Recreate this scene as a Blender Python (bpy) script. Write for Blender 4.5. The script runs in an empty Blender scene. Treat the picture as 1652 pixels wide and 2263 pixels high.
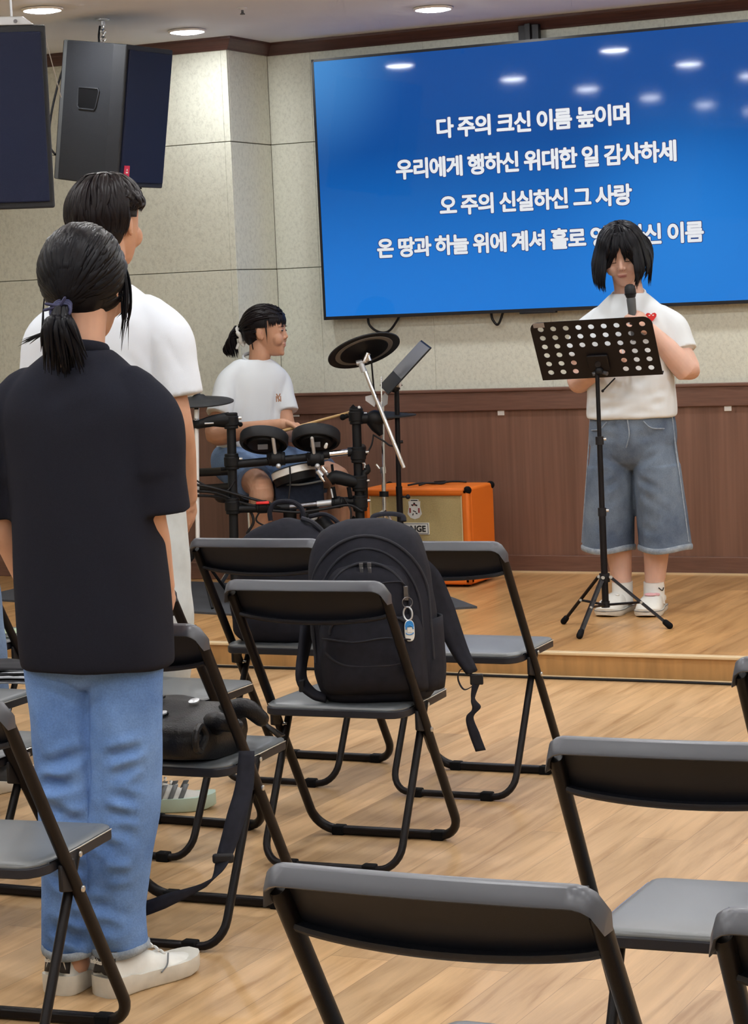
import bpy, bmesh, math, random
import numpy as np
from mathutils import Vector, Matrix, noise

random.seed(7)
S = bpy.context.scene
COL = S.collection

# ------------------------------------------------------------------ camera
FPX = 5087.4                      # focal length in pixels of the 1652 x 2263 frame
CAM_C = np.array([0.0, 0.0, 1.411])
CAM_R = np.array([0.9024, 0.4287, -0.0429])
CAM_F = np.array([-0.4308, 0.8978, -0.0912])
CAM_F = CAM_F / np.linalg.norm(CAM_F)
CAM_R = CAM_R - CAM_F * (CAM_R @ CAM_F)
CAM_R = CAM_R / np.linalg.norm(CAM_R)
CAM_U = np.cross(CAM_R, CAM_F)
cam_data = bpy.data.cameras.new('camera')
cam = bpy.data.objects.new('camera', cam_data)
COL.objects.link(cam)
cam.matrix_world = Matrix(((CAM_R[0], CAM_U[0], -CAM_F[0], CAM_C[0]),
                           (CAM_R[1], CAM_U[1], -CAM_F[1], CAM_C[1]),
                           (CAM_R[2], CAM_U[2], -CAM_F[2], CAM_C[2]),
                           (0, 0, 0, 1)))
cam_data.sensor_fit = 'VERTICAL'
cam_data.sensor_height = 24.0
cam_data.lens = FPX / 2263.0 * 24.0
cam_data.clip_start = 0.05
cam_data.clip_end = 60
S.camera = cam

# ------------------------------------------------------------------ world, exposure, sampling
world = bpy.data.worlds.new('world')
S.world = world
world.use_nodes = True
world.node_tree.nodes['Background'].inputs[0].default_value = (0.8, 0.86, 1.0, 1)
world.node_tree.nodes['Background'].inputs[1].default_value = 0.05
S.view_settings.view_transform = 'Standard'
S.view_settings.look = 'None'
S.view_settings.gamma = 1.0
S.view_settings.use_curve_mapping = False
S.view_settings.exposure = 0.0
S.cycles.use_denoising = True
S.cycles.use_adaptive_sampling = True
S.cycles.adaptive_threshold = 0.07
S.cycles.adaptive_min_samples = 12
S.cycles.max_bounces = 5
S.cycles.diffuse_bounces = 3
S.cycles.glossy_bounces = 2
S.cycles.transmission_bounces = 3
S.cycles.caustics_reflective = False
S.cycles.caustics_refractive = False
S.cycles.sample_clamp_indirect = 6.0
LAMP_POWER = 13.0                 # watts of each ceiling downlight
LAMP_TINT = (0.965, 0.985, 1.0)

# ------------------------------------------------------------------ room measures (metres)
CEIL = 2.684
WALL = 10.13                      # back wall behind the stage
PIER = 9.72                       # the part of the wall that steps forward
PIER_X = -5.335
STAGE_Y = 7.845                   # front edge of the stage
STG = 0.096                       # stage height
X0, X1, Y0 = -7.6, 4.2, -2.2      # room extents


def ray(u, v):
    return CAM_F + CAM_R * ((u - 826.0) / FPX) - CAM_U * ((v - 1131.5) / FPX)


def P(u, v, d):
    """world point seen at photo pixel (u, v), d metres along the view axis"""
    return CAM_C + ray(u, v) * d


def PY(u, v, y):
    d = ray(u, v)
    return CAM_C + d * (y / d[1])


def PZ(u, v, z):
    d = ray(u, v)
    return CAM_C + d * ((z - CAM_C[2]) / d[2])


# ------------------------------------------------------------------ materials
def mat(name, color, rough=0.6, metal=0.0, spec=0.5, bump=0.0, bscale=200.0, var=0.0, vscale=8.0,
        coat=0.0, sheen=0.0, emit=None, estr=0.0, stretch=None, sss=0.0, detail=3.0):
    m = bpy.data.materials.new(name)
    m.use_nodes = True
    nt = m.node_tree
    b = nt.nodes['Principled BSDF']
    b.inputs['Base Color'].default_value = (*color, 1)
    b.inputs['Roughness'].default_value = rough
    b.inputs['Metallic'].default_value = metal
    b.inputs['Specular IOR Level'].default_value = spec
    b.inputs['Coat Weight'].default_value = coat
    b.inputs['Coat Roughness'].default_value = 0.32
    b.inputs['Sheen Weight'].default_value = sheen
    if sss:
        b.inputs['Subsurface Weight'].default_value = sss
        b.inputs['Subsurface Radius'].default_value = (0.012, 0.005, 0.003)
        b.inputs['Subsurface Scale'].default_value = 1.0
    if emit:
        b.inputs['Emission Color'].default_value = (*emit, 1)
        b.inputs['Emission Strength'].default_value = estr
    tc = nt.nodes.new('ShaderNodeTexCoord')
    src = tc.outputs['Object']
    if stretch:
        mp = nt.nodes.new('ShaderNodeMapping')
        mp.inputs['Scale'].default_value = stretch
        nt.links.new(src, mp.inputs['Vector'])
        src = mp.outputs['Vector']
    if var:
        n = nt.nodes.new('ShaderNodeTexNoise')
        n.inputs['Scale'].default_value = vscale
        n.inputs['Detail'].default_value = detail
        nt.links.new(src, n.inputs['Vector'])
        r = nt.nodes.new('ShaderNodeValToRGB')
        r.color_ramp.elements[0].position = 0.3
        r.color_ramp.elements[1].position = 0.7
        r.color_ramp.elements[0].color = (*[max(0, c * (1 - var)) for c in color], 1)
        r.color_ramp.elements[1].color = (*[min(1, c * (1 + var)) for c in color], 1)
        nt.links.new(n.outputs['Fac'], r.inputs['Fac'])
        nt.links.new(r.outputs['Color'], b.inputs['Base Color'])
    if bump:
        n2 = nt.nodes.new('ShaderNodeTexNoise')
        n2.inputs['Scale'].default_value = bscale
        n2.inputs['Detail'].default_value = 3
        nt.links.new(src, n2.inputs['Vector'])
        bp = nt.nodes.new('ShaderNodeBump')
        bp.inputs['Strength'].default_value = bump
        bp.inputs['Distance'].default_value = 0.002
        nt.links.new(n2.outputs['Fac'], bp.inputs['Height'])
        nt.links.new(bp.outputs['Normal'], b.inputs['Normal'])
    return m


M = {}
M['ceiling'] = mat('ceiling_paint', (0.76, 0.81, 0.89), 0.8, var=0.02, vscale=3)
M['crown'] = mat('crown_wood', (0.075, 0.032, 0.027), 0.42, var=0.25, vscale=6, stretch=(1, 6, 30))
M['black_metal'] = mat('black_metal', (0.0075, 0.006, 0.007), 0.36, spec=0.18, bump=0.08, bscale=600)
M['black_plastic'] = mat('black_plastic', (0.010, 0.010, 0.013), 0.5, spec=0.3, bump=0.15, bscale=900)
M['back_plastic'] = mat('chair_plastic', (0.017, 0.018, 0.025), 0.42, spec=0.28, bump=0.2, bscale=1100)
M['roll_plastic_lit'] = mat('chair_plastic_lit', (0.056, 0.061, 0.078), 0.34, spec=0.7)  # same plastic as the backrest, ceiling light on the roll put into its colour
M['seat_vinyl'] = mat('seat_vinyl', (0.105, 0.116, 0.126), 0.42, spec=0.9, bump=0.10, bscale=700, coat=0.3)
M['bolt'] = mat('bolt_steel', (0.62, 0.62, 0.62), 0.3, metal=1.0)
M['chrome'] = mat('chrome', (0.78, 0.78, 0.80), 0.16, metal=1.0)
M['rubber'] = mat('rubber', (0.005, 0.005, 0.006), 0.75, spec=0.12)
M['cable'] = mat('cable_black', (0.006, 0.006, 0.008), 0.5, spec=0.3)
M['white_plastic'] = mat('white_plastic', (0.78, 0.78, 0.76), 0.45)
M['speaker_body'] = mat('speaker_body', (0.022, 0.024, 0.029), 0.5, spec=0.3, bump=0.4, bscale=500)
M['grille'] = mat('speaker_grille', (0.010, 0.015, 0.042), 0.5, spec=0.2, bump=0.5, bscale=700)
M['grey_paint'] = mat('grey_paint', (0.075, 0.08, 0.085), 0.55, bump=0.2, bscale=500)
M['light_metal'] = mat('light_metal', (0.55, 0.57, 0.60), 0.4, metal=0.6)
M['red_label'] = mat('red_label', (0.62, 0.03, 0.07), 0.5)
M['orange'] = mat('orange_vinyl', (0.80, 0.175, 0.010), 0.55, bump=0.3, bscale=500)
M['grille_cloth'] = mat('grille_cloth', (0.50, 0.40, 0.19), 0.85, var=0.12, vscale=300, bump=0.4, bscale=900)
M['gold_trim'] = mat('gold_trim', (0.72, 0.62, 0.36), 0.5)
M['rug'] = mat('rug_fabric', (0.060, 0.064, 0.075), 0.95, var=0.25, vscale=220, bump=0.6, bscale=500)
M['nylon'] = mat('bag_nylon', (0.0165, 0.017, 0.0245), 0.75, spec=0.14, var=0.15, vscale=60, bump=0.5, bscale=1500)
M['nylon_trim'] = mat('bag_piping', (0.022, 0.023, 0.031), 0.6, spec=0.2, bump=0.4, bscale=1500)
M['leather'] = mat('black_leather', (0.006, 0.006, 0.008), 0.36, spec=0.28, bump=0.5, bscale=260)
M['gunmetal'] = mat('gunmetal', (0.20, 0.20, 0.22), 0.3, metal=1.0)
M['skin'] = mat('skin', (0.62, 0.36, 0.255), 0.5, spec=0.35, var=0.05, vscale=25, sss=0.15)
M['skin_warm'] = mat('skin_warm', (0.56, 0.30, 0.19), 0.5, spec=0.35, var=0.05, vscale=25, sss=0.15)
M['skin_pale'] = mat('skin_pale', (0.68, 0.43, 0.34), 0.5, spec=0.35, var=0.05, vscale=25, sss=0.15)
M['lip'] = mat('lip', (0.52, 0.22, 0.18), 0.45)
M['hair_black'] = mat('hair_black', (0.0035, 0.0035, 0.006), 0.42, spec=0.16)
M['hair_dark'] = mat('hair_dark_brown', (0.0065, 0.0042, 0.0055), 0.44, spec=0.18)
M['tee_black'] = mat('tee_black', (0.0145, 0.0158, 0.025), 0.9, spec=0.12, var=0.12, vscale=500, bump=0.3, bscale=1200)
M['tee_white'] = mat('tee_white', (0.70, 0.735, 0.765), 0.9, spec=0.2, bump=0.25, bscale=900)
M['tee_cool'] = mat('tee_cool_white', (0.70, 0.745, 0.82), 0.9, spec=0.2, bump=0.25, bscale=900)
M['pants_pale'] = mat('pants_pale', (0.60, 0.63, 0.63), 0.9, spec=0.2, var=0.05, vscale=30, bump=0.3, bscale=900)
M['sock'] = mat('sock_white', (0.78, 0.78, 0.76), 0.9, bump=0.4, bscale=700)
M['shoe_white'] = mat('shoe_white', (0.74, 0.73, 0.69), 0.55, var=0.04, vscale=40)
M['shoe_sole'] = mat('shoe_sole', (0.66, 0.64, 0.58), 0.6, var=0.08, vscale=30)
M['shoe_black'] = mat('shoe_black', (0.015, 0.015, 0.018), 0.6)
M['mint'] = mat('mint_foam', (0.55, 0.72, 0.64), 0.6)
M['stripe_grey'] = mat('stripe_grey', (0.16, 0.17, 0.18), 0.6)
M['pink'] = mat('pink_charm', (0.75, 0.42, 0.45), 0.5)
M['red_heart'] = mat('red_heart', (0.60, 0.02, 0.02), 0.7)
M['tan_thread'] = mat('tan_thread', (0.40, 0.22, 0.14), 0.8)
M['navy_tie'] = mat('navy_hair_tie', (0.022, 0.024, 0.075), 0.7)
M['scrunchie'] = mat('scrunchie_white', (0.72, 0.71, 0.67), 0.8)
M['stick_wood'] = mat('stick_wood', (0.55, 0.34, 0.14), 0.5, var=0.1, vscale=30)
M['tag_blue'] = mat('tag_blue', (0.03, 0.24, 0.62), 0.35)
M['red_tape'] = mat('red_tape', (0.75, 0.03, 0.03), 0.5)
M['paper'] = mat('paper_white', (0.75, 0.75, 0.72), 0.8)
M['book_green'] = mat('book_green', (0.42, 0.52, 0.36), 0.6)
M['mesh_pad'] = mat('mesh_pad', (0.016, 0.017, 0.020), 0.55, spec=0.3, bump=0.3, bscale=900)
M['pad_rim'] = mat('pad_rim', (0.005, 0.0055, 0.007), 0.5, spec=0.25)
M['pad_under'] = mat('pad_under', (0.17, 0.165, 0.165), 0.55, spec=0.5)
M['white_pole'] = mat('white_pole', (0.75, 0.75, 0.74), 0.35)
M['sheet_text'] = mat('ink_black', (0.01, 0.01, 0.01), 0.7)
M['crest_red'] = mat('crest_red', (0.30, 0.05, 0.05), 0.7)
M['bracket_grey'] = mat('bracket_grey', (0.10, 0.10, 0.11), 0.4)


def denim(name, dark, light, scale=5.0, fade_z=None):
    """washed denim: worn light patches over a darker blue, fine diagonal twill"""
    m = mat(name, light, 0.85, spec=0.2)
    nt = m.node_tree
    b = nt.nodes['Principled BSDF']
    tc = nt.nodes.new('ShaderNodeTexCoord')
    n = nt.nodes.new('ShaderNodeTexNoise')
    n.inputs['Scale'].default_value = scale
    n.inputs['Detail'].default_value = 6
    n.inputs['Roughness'].default_value = 0.6
    nt.links.new(tc.outputs['Object'], n.inputs['Vector'])
    r = nt.nodes.new('ShaderNodeValToRGB')
    r.color_ramp.elements[0].position = 0.35
    r.color_ramp.elements[1].position = 0.68
    r.color_ramp.elements[0].color = (*dark, 1)
    r.color_ramp.elements[1].color = (*light, 1)
    nt.links.new(n.outputs['Fac'], r.inputs['Fac'])
    n2 = nt.nodes.new('ShaderNodeTexNoise')
    n2.inputs['Scale'].default_value = 260
    n2.inputs['Detail'].default_value = 2
    nt.links.new(tc.outputs['Object'], n2.inputs['Vector'])
    mx = nt.nodes.new('ShaderNodeMix')
    mx.data_type = 'RGBA'
    mx.blend_type = 'OVERLAY'
    mx.inputs['Factor'].default_value = 0.25
    nt.links.new(r.outputs['Color'], mx.inputs['A'])
    nt.links.new(n2.outputs['Fac'], mx.inputs['B'])
    nt.links.new(mx.outputs['Result'], b.inputs['Base Color'])
    bp = nt.nodes.new('ShaderNodeBump')
    bp.inputs['Strength'].default_value = 0.3
    bp.inputs['Distance'].default_value = 0.002
    nt.links.new(n2.outputs['Fac'], bp.inputs['Height'])
    nt.links.new(bp.outputs['Normal'], b.inputs['Normal'])
    return m


M['denim_light'] = denim('denim_light', (0.085, 0.175, 0.42), (0.185, 0.325, 0.64), 5.0)
M['denim_mid'] = denim('denim_washed', (0.075, 0.105, 0.165), (0.20, 0.255, 0.33), 4.5)
M['denim_sky'] = denim('denim_sky', (0.13, 0.21, 0.38), (0.24, 0.35, 0.55), 5.0)
M['denim_hem'] = denim('denim_hem', (0.20, 0.25, 0.32), (0.36, 0.41, 0.47), 30.0)


def floor_mat(name, base, plank_w=0.14, plank_l=1.2, rough=0.33, tone=1.0):
    """wood laminate boards running towards the stage: grain along Y, thin joints between boards"""
    m = mat(name, base, rough, spec=0.5)
    nt = m.node_tree
    L = nt.links
    b = nt.nodes['Principled BSDF']
    tc = nt.nodes.new('ShaderNodeTexCoord')
    sep = nt.nodes.new('ShaderNodeSeparateXYZ')
    L.new(tc.outputs['Object'], sep.inputs[0])
    comb = nt.nodes.new('ShaderNodeCombineXYZ')
    L.new(sep.outputs['Y'], comb.inputs['X'])
    L.new(sep.outputs['X'], comb.inputs['Y'])
    br = nt.nodes.new('ShaderNodeTexBrick')
    br.offset = 0.37
    br.inputs['Scale'].default_value = 1.0
    br.inputs['Brick Width'].default_value = plank_l
    br.inputs['Row Height'].default_value = plank_w
    br.inputs['Mortar Size'].default_value = 0.0012
    br.inputs['Mortar Smooth'].default_value = 0.6
    br.inputs['Bias'].default_value = 0.0
    br.inputs['Color1'].default_value = (0.82, 0.82, 0.82, 1)
    br.inputs['Color2'].default_value = (1.12, 1.10, 1.07, 1)
    br.inputs['Mortar'].default_value = (0.55, 0.52, 0.5, 1)
    L.new(comb.outputs[0], br.inputs['Vector'])
    mp = nt.nodes.new('ShaderNodeMapping')
    mp.inputs['Scale'].default_value = (26, 1.8, 1)
    L.new(tc.outputs['Object'], mp.inputs['Vector'])
    g = nt.nodes.new('ShaderNodeTexNoise')
    g.inputs['Scale'].default_value = 1.0
    g.inputs['Detail'].default_value = 8
    g.inputs['Roughness'].default_value = 0.62
    g.inputs['Distortion'].default_value = 0.6
    L.new(mp.outputs[0], g.inputs['Vector'])
    r = nt.nodes.new('ShaderNodeValToRGB')
    e = r.color_ramp.elements
    e[0].position, e[1].position = 0.30, 0.72
    e[0].color = (base[0] * 0.70, base[1] * 0.62, base[2] * 0.52, 1)
    e[1].color = (base[0] * 1.22, base[1] * 1.22, base[2] * 1.25, 1)
    mid = e.new(0.5)
    mid.color = (*base, 1)
    L.new(g.outputs['Fac'], r.inputs['Fac'])
    mp2 = nt.nodes.new('ShaderNodeMapping')
    mp2.inputs['Scale'].default_value = (3.2, 0.9, 1)
    L.new(tc.outputs['Object'], mp2.inputs['Vector'])
    g2 = nt.nodes.new('ShaderNodeTexNoise')
    g2.inputs['Scale'].default_value = 1.3
    g2.inputs['Detail'].default_value = 4
    L.new(mp2.outputs[0], g2.inputs['Vector'])
    r2 = nt.nodes.new('ShaderNodeValToRGB')
    r2.color_ramp.elements[0].position = 0.3
    r2.color_ramp.elements[1].position = 0.7
    r2.color_ramp.elements[0].color = (0.86, 0.83, 0.78, 1)
    r2.color_ramp.elements[1].color = (1.12, 1.12, 1.14, 1)
    L.new(g2.outputs['Fac'], r2.inputs['Fac'])
    m1 = nt.nodes.new('ShaderNodeMix')
    m1.data_type = 'RGBA'
    m1.blend_type = 'MULTIPLY'
    m1.inputs['Factor'].default_value = 1.0
    L.new(r.outputs['Color'], m1.inputs['A'])
    L.new(br.outputs['Color'], m1.inputs['B'])
    m2 = nt.nodes.new('ShaderNodeMix')
    m2.data_type = 'RGBA'
    m2.blend_type = 'MULTIPLY'
    m2.inputs['Factor'].default_value = 0.9
    L.new(m1.outputs['Result'], m2.inputs['A'])
    L.new(r2.outputs['Color'], m2.inputs['B'])
    L.new(m2.outputs['Result'], b.inputs['Base Color'])
    bp = nt.nodes.new('ShaderNodeBump')
    bp.inputs['Strength'].default_value = 0.12
    bp.inputs['Distance'].default_value = 0.002
    L.new(g.outputs['Fac'], bp.inputs['Height'])
    L.new(bp.outputs['Normal'], b.inputs['Normal'])
    return m


M['floor'] = floor_mat('floor_laminate', (0.53, 0.345, 0.18))
M['stage'] = floor_mat('stage_laminate', (0.50, 0.285, 0.115), rough=0.3)
M['riser'] = mat('riser_wood', (0.42, 0.23, 0.085), 0.45, var=0.16, vscale=5, stretch=(6, 6, 0.8))
M['nosing'] = mat('nosing_pale', (0.66, 0.50, 0.30), 0.4)


def wainscot_mat(name, base, strip=0.075):
    """brown wood panelling with vertical grain and strip-to-strip tone changes"""
    m = mat(name, base, 0.42, spec=0.45)
    nt = m.node_tree
    L = nt.links
    b = nt.nodes['Principled BSDF']
    tc = nt.nodes.new('ShaderNodeTexCoord')
    mp = nt.nodes.new('ShaderNodeMapping')
    mp.inputs['Scale'].default_value = (60, 60, 1.6)
    L.new(tc.outputs['Object'], mp.inputs['Vector'])
    g = nt.nodes.new('ShaderNodeTexNoise')
    g.inputs['Scale'].default_value = 1
    g.inputs['Detail'].default_value = 6
    L.new(mp.outputs[0], g.inputs['Vector'])
    mp2 = nt.nodes.new('ShaderNodeMapping')
    mp2.inputs['Scale'].default_value = (9, 9, 0.05)
    L.new(tc.outputs['Object'], mp2.inputs['Vector'])
    g2 = nt.nodes.new('ShaderNodeTexNoise')
    g2.inputs['Scale'].default_value = 1
    g2.inputs['Detail'].default_value = 2
    L.new(mp2.outputs[0], g2.inputs['Vector'])
    add = nt.nodes.new('ShaderNodeMath')
    add.operation = 'ADD'
    L.new(g.outputs['Fac'], add.inputs[0])
    L.new(g2.outputs['Fac'], add.inputs[1])
    r = nt.nodes.new('ShaderNodeValToRGB')
    r.color_ramp.elements[0].position = 0.35
    r.color_ramp.elements[1].position = 0.65
    r.color_ramp.elements[0].color = (*[c * 0.80 for c in base], 1)
    r.color_ramp.elements[1].color = (*[c * 1.22 for c in base], 1)
    hv = nt.nodes.new('ShaderNodeMath')
    hv.operation = 'MULTIPLY'
    hv.inputs[1].default_value = 0.5
    L.new(add.outputs[0], hv.inputs[0])
    L.new(hv.outputs[0], r.inputs['Fac'])
    L.new(r.outputs['Color'], b.inputs['Base Color'])
    return m


M['wainscot'] = wainscot_mat('wainscot_wood', (0.190, 0.098, 0.068))
M['wainscot_rail'] = mat('rail_wood', (0.155, 0.076, 0.053), 0.42, var=0.15, vscale=4, stretch=(2, 2, 30))


def plaster_mat(name, base, var=0.08):
    """textured beige acoustic board: fine grey-brown flecks"""
    m = mat(name, base, 0.92, spec=0.15)
    nt = m.node_tree
    L = nt.links
    b = nt.nodes['Principled BSDF']
    tc = nt.nodes.new('ShaderNodeTexCoord')
    mp = nt.nodes.new('ShaderNodeMapping')
    mp.inputs['Scale'].default_value = (1, 1, 0.8)
    mp.inputs['Rotation'].default_value = (0, 0.6, 0)
    L.new(tc.outputs['Object'], mp.inputs['Vector'])
    g = nt.nodes.new('ShaderNodeTexNoise')
    g.inputs['Scale'].default_value = 62
    g.inputs['Detail'].default_value = 7
    g.inputs['Roughness'].default_value = 0.75
    L.new(mp.outputs[0], g.inputs['Vector'])
    r = nt.nodes.new('ShaderNodeValToRGB')
    r.color_ramp.elements[0].position = 0.30
    r.color_ramp.elements[1].position = 0.52
    r.color_ramp.elements[0].color = (*[c * (1 - 3.6 * var) for c in base], 1)
    r.color_ramp.elements[1].color = (*base, 1)
    hi = r.color_ramp.elements.new(0.75)
    hi.color = (*[min(1, c * (1 + var)) for c in base], 1)
    L.new(g.outputs['Fac'], r.inputs['Fac'])
    L.new(r.outputs['Color'], b.inputs['Base Color'])
    bp = nt.nodes.new('ShaderNodeBump')
    bp.inputs['Strength'].default_value = 0.35
    bp.inputs['Distance'].default_value = 0.004
    L.new(g.outputs['Fac'], bp.inputs['Height'])
    L.new(bp.outputs['Normal'], b.inputs['Normal'])
    return m


M['wall'] = plaster_mat('wall_board', (0.655, 0.66, 0.565), 0.06)
M['joint'] = mat('wall_joint', (0.26, 0.245, 0.20), 0.9)


# ------------------------------------------------------------------ mesh builder
def rotz(a):
    c, s = math.cos(a), math.sin(a)
    return np.array([[c, -s, 0], [s, c, 0], [0, 0, 1.0]])


def frame_from(t, up=(0, 0, 1)):
    t = np.asarray(t, float)
    t = t / (np.linalg.norm(t) + 1e-12)
    up = np.asarray(up, float)
    if abs(t @ up) / np.linalg.norm(up) > 0.97:
        up = np.array([0, 1.0, 0]) if abs(t[1]) < 0.9 else np.array([1.0, 0, 0])
    a = np.cross(up, t)
    a /= np.linalg.norm(a)
    b = np.cross(t, a)
    return a, b, t


def smooth_path(pts, n):
    """Catmull-Rom through pts, n samples per span"""
    p = np.asarray(pts, float)
    if len(p) < 3:
        return np.array([p[0] + (p[-1] - p[0]) * t for t in np.linspace(0, 1, n + 1)])
    q = np.vstack([2 * p[0] - p[1], p, 2 * p[-1] - p[-2]])
    out = []
    for i in range(1, len(q) - 2):
        for k in range(n):
            t = k / n
            out.append(0.5 * ((2 * q[i]) + (-q[i - 1] + q[i + 1]) * t
                              + (2 * q[i - 1] - 5 * q[i] + 4 * q[i + 1] - q[i + 2]) * t * t
                              + (-q[i - 1] + 3 * q[i] - 3 * q[i + 1] + q[i + 2]) * t ** 3))
    out.append(p[-1])
    return np.array(out)


class MB:
    def __init__(self):
        self.v, self.f, self.n = [], [], 0

    def add(self, verts, faces):
        verts = np.asarray(verts, float).reshape(-1, 3)
        self.v.append(verts)
        self.f += [tuple(i + self.n for i in f) for f in faces]
        self.n += len(verts)
        return self

    def box(self, c, s, R=None):
        c, s = np.asarray(c, float), np.asarray(s, float) / 2
        v = np.array([[x, y, z] for x in (-1, 1) for y in (-1, 1) for z in (-1, 1)]) * s
        if R is not None:
            v = v @ np.asarray(R).T
        return self.add(v + c, [(0, 1, 3, 2), (4, 6, 7, 5), (0, 4, 5, 1), (2, 3, 7, 6), (0, 2, 6, 4), (1, 5, 7, 3)])

    def boxlh(self, lo, hi):
        lo, hi = np.asarray(lo, float), np.asarray(hi, float)
        return self.box((lo + hi) / 2, hi - lo)

    def rings(self, rings, closed=False, cap=True):
        n = len(rings[0])
        v = np.vstack(rings)
        m = len(rings)
        f = []
        for i in range(m if closed else m - 1):
            a, b = i * n, ((i + 1) % m) * n
            for k in range(n):
                k2 = (k + 1) % n
                f.append((a + k, a + k2, b + k2, b + k))
        if cap and not closed:
            f.append(tuple(reversed(range(n))))
            f.append(tuple(range((m - 1) * n, m * n)))
        return self.add(v, f)

    def tube(self, pts, r, seg=10, smooth=0, flat=None, up=(0, 0, 1), closed=False, cap=True):
        """round (or, with flat=(a,b), elliptical) tube along pts; r scalar or one radius per point"""
        pts = np.asarray(pts, float)
        rr = np.asarray(r, float) * np.ones(len(pts))
        if smooth:
            old = np.linspace(0, 1, len(pts))
            pts2 = smooth_path(pts, smooth)
            rr = np.interp(np.linspace(0, 1, len(pts2)), old, rr)
            pts = pts2
        th = np.linspace(0, 2 * np.pi, seg, endpoint=False)
        fa, fb = flat if flat else (1, 1)
        rings = []
        prev = None
        m = len(pts)
        for i in range(m):
            if closed:
                t = pts[(i + 1) % m] - pts[i - 1]
            else:
                t = pts[min(i + 1, m - 1)] - pts[max(i - 1, 0)]
            t = t / (np.linalg.norm(t) + 1e-12)
            if prev is None:
                a, b, _ = frame_from(t, up)
            else:
                a = prev - t * (prev @ t)
                a /= np.linalg.norm(a) + 1e-12
                b = np.cross(t, a)
            prev = a
            rings.append(pts[i] + rr[i] * (np.outer(np.cos(th), a) * fa + np.outer(np.sin(th), b) * fb))
        return self.rings(rings, closed, cap)

    def rod(self, a, b, r, seg=12, r2=None):
        return self.tube([a, b], [r, r if r2 is None else r2], seg)

    def capsule(self, a, b, r1, r2, seg=14, n=4):
        a, b = np.asarray(a, float), np.asarray(b, float)
        t = (b - a) / (np.linalg.norm(b - a) + 1e-9)
        pts, rr = [], []
        for k in range(n):
            w = math.pi / 2 * (1 - k / n)
            pts.append(a - t * r1 * math.sin(w)); rr.append(max(1e-4, r1 * math.cos(w)))
        pts.append(a); rr.append(r1)
        pts.append(b); rr.append(r2)
        for k in range(1, n + 1):
            w = math.pi / 2 * k / n
            pts.append(b + t * r2 * math.sin(w)); rr.append(max(1e-4, r2 * math.cos(w)))
        return self.tube(pts, rr, seg)

    def limb(self, pts, radii, seg=18, smooth=5, flat=None, up=(0, 0, 1)):
        """tapered limb with rounded ends"""
        pts = np.asarray(pts, float)
        p = smooth_path(pts, smooth)
        s = np.linspace(0, 1, len(p))
        r = np.interp(s, np.linspace(0, 1, len(pts)), radii)
        # smooth the radii a little
        k = np.array([.25, .5, .25])
        rp = np.concatenate([[r[0]], r, [r[-1]]])
        r = np.convolve(rp, k, 'valid')
        t0 = (p[0] - p[1]) / np.linalg.norm(p[0] - p[1])
        t1 = (p[-1] - p[-2]) / np.linalg.norm(p[-1] - p[-2])
        pa, ra, pb, rb = [], [], [], []
        for w in (1.5, 1.1, 0.6):
            pa.append(p[0] + t0 * r[0] * 0.9 * math.sin(w)); ra.append(max(2e-4, r[0] * math.cos(w)))
        for w in (0.6, 1.1, 1.5):
            pb.append(p[-1] + t1 * r[-1] * 0.9 * math.sin(w)); rb.append(max(2e-4, r[-1] * math.cos(w)))
        return self.tube(np.vstack([pa, p, pb]), np.concatenate([ra, r, rb]), seg, flat=flat, up=up)

    def ball(self, c, r, seg=18, R=None):
        r = np.ones(3) * np.asarray(r, float)
        c = np.asarray(c, float)
        nv = max(6, seg // 2)
        rings = []
        for i in range(nv + 1):
            ph = math.pi * i / nv
            sr = max(1e-4, math.sin(ph))
            th = np.linspace(0, 2 * np.pi, seg, endpoint=False)
            v = np.stack([np.cos(th) * sr, np.sin(th) * sr, np.full(seg, -math.cos(ph))], -1) * r
            if R is not None:
                v = v @ np.asarray(R).T
            rings.append(v + c)
        return self.rings(rings)

    def lathe(self, prof, o=(0, 0, 0), axis=(0, 0, 1), seg=32):
        """prof: (radius, height) list turned about axis from point o"""
        a, b, t = frame_from(axis, (0, 1, 0) if abs(axis[2]) > 0.9 else (0, 0, 1))
        th = np.linspace(0, 2 * np.pi, seg, endpoint=False)
        o = np.asarray(o, float)
        return self.rings([o + t * h + max(r, 1e-4) * (np.outer(np.cos(th), a) + np.outer(np.sin(th), b)) for r, h in prof])

    def prism(self, outline, o, ex, ey, ez, d):
        """2-D outline (counter-clockwise) in the plane (ex, ey) at o, extruded d along ez"""
        o, ex, ey, ez = [np.asarray(k, float) for k in (o, ex, ey, ez)]
        a = np.array([o + ex * x + ey * y for x, y in outline])
        n = len(a)
        f = [tuple(reversed(range(n))), tuple(range(n, 2 * n))]
        f += [(k, (k + 1) % n, n + (k + 1) % n, n + k) for k in range(n)]
        return self.add(np.vstack([a, a + ez * d]), f)

    def sheet(self, grid, thick, normal=None):
        """closed slab from a grid of points (m x n x 3), thickened by `thick` along its normals"""
        g = np.asarray(grid, float)
        m, n = g.shape[:2]
        du = np.gradient(g, axis=0)
        dv = np.gradient(g, axis=1)
        nn = np.cross(du, dv)
        nn /= np.linalg.norm(nn, axis=2, keepdims=True) + 1e-12
        a = (g + nn * thick / 2).reshape(-1, 3)
        b = (g - nn * thick / 2).reshape(-1, 3)
        f = []
        N = m * n
        for i in range(m - 1):
            for j in range(n - 1):
                q = [i * n + j, (i + 1) * n + j, (i + 1) * n + j + 1, i * n + j + 1]
                f.append(tuple(q))
                f.append(tuple(N + k for k in reversed(q)))
        edge = [(i, 0) for i in range(m)] + [(m - 1, j) for j in range(1, n)] + [(i, n - 1) for i in range(m - 2, -1, -1)] + [(0, j) for j in range(n - 2, 0, -1)]
        ids = [i * n + j for i, j in edge]
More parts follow.
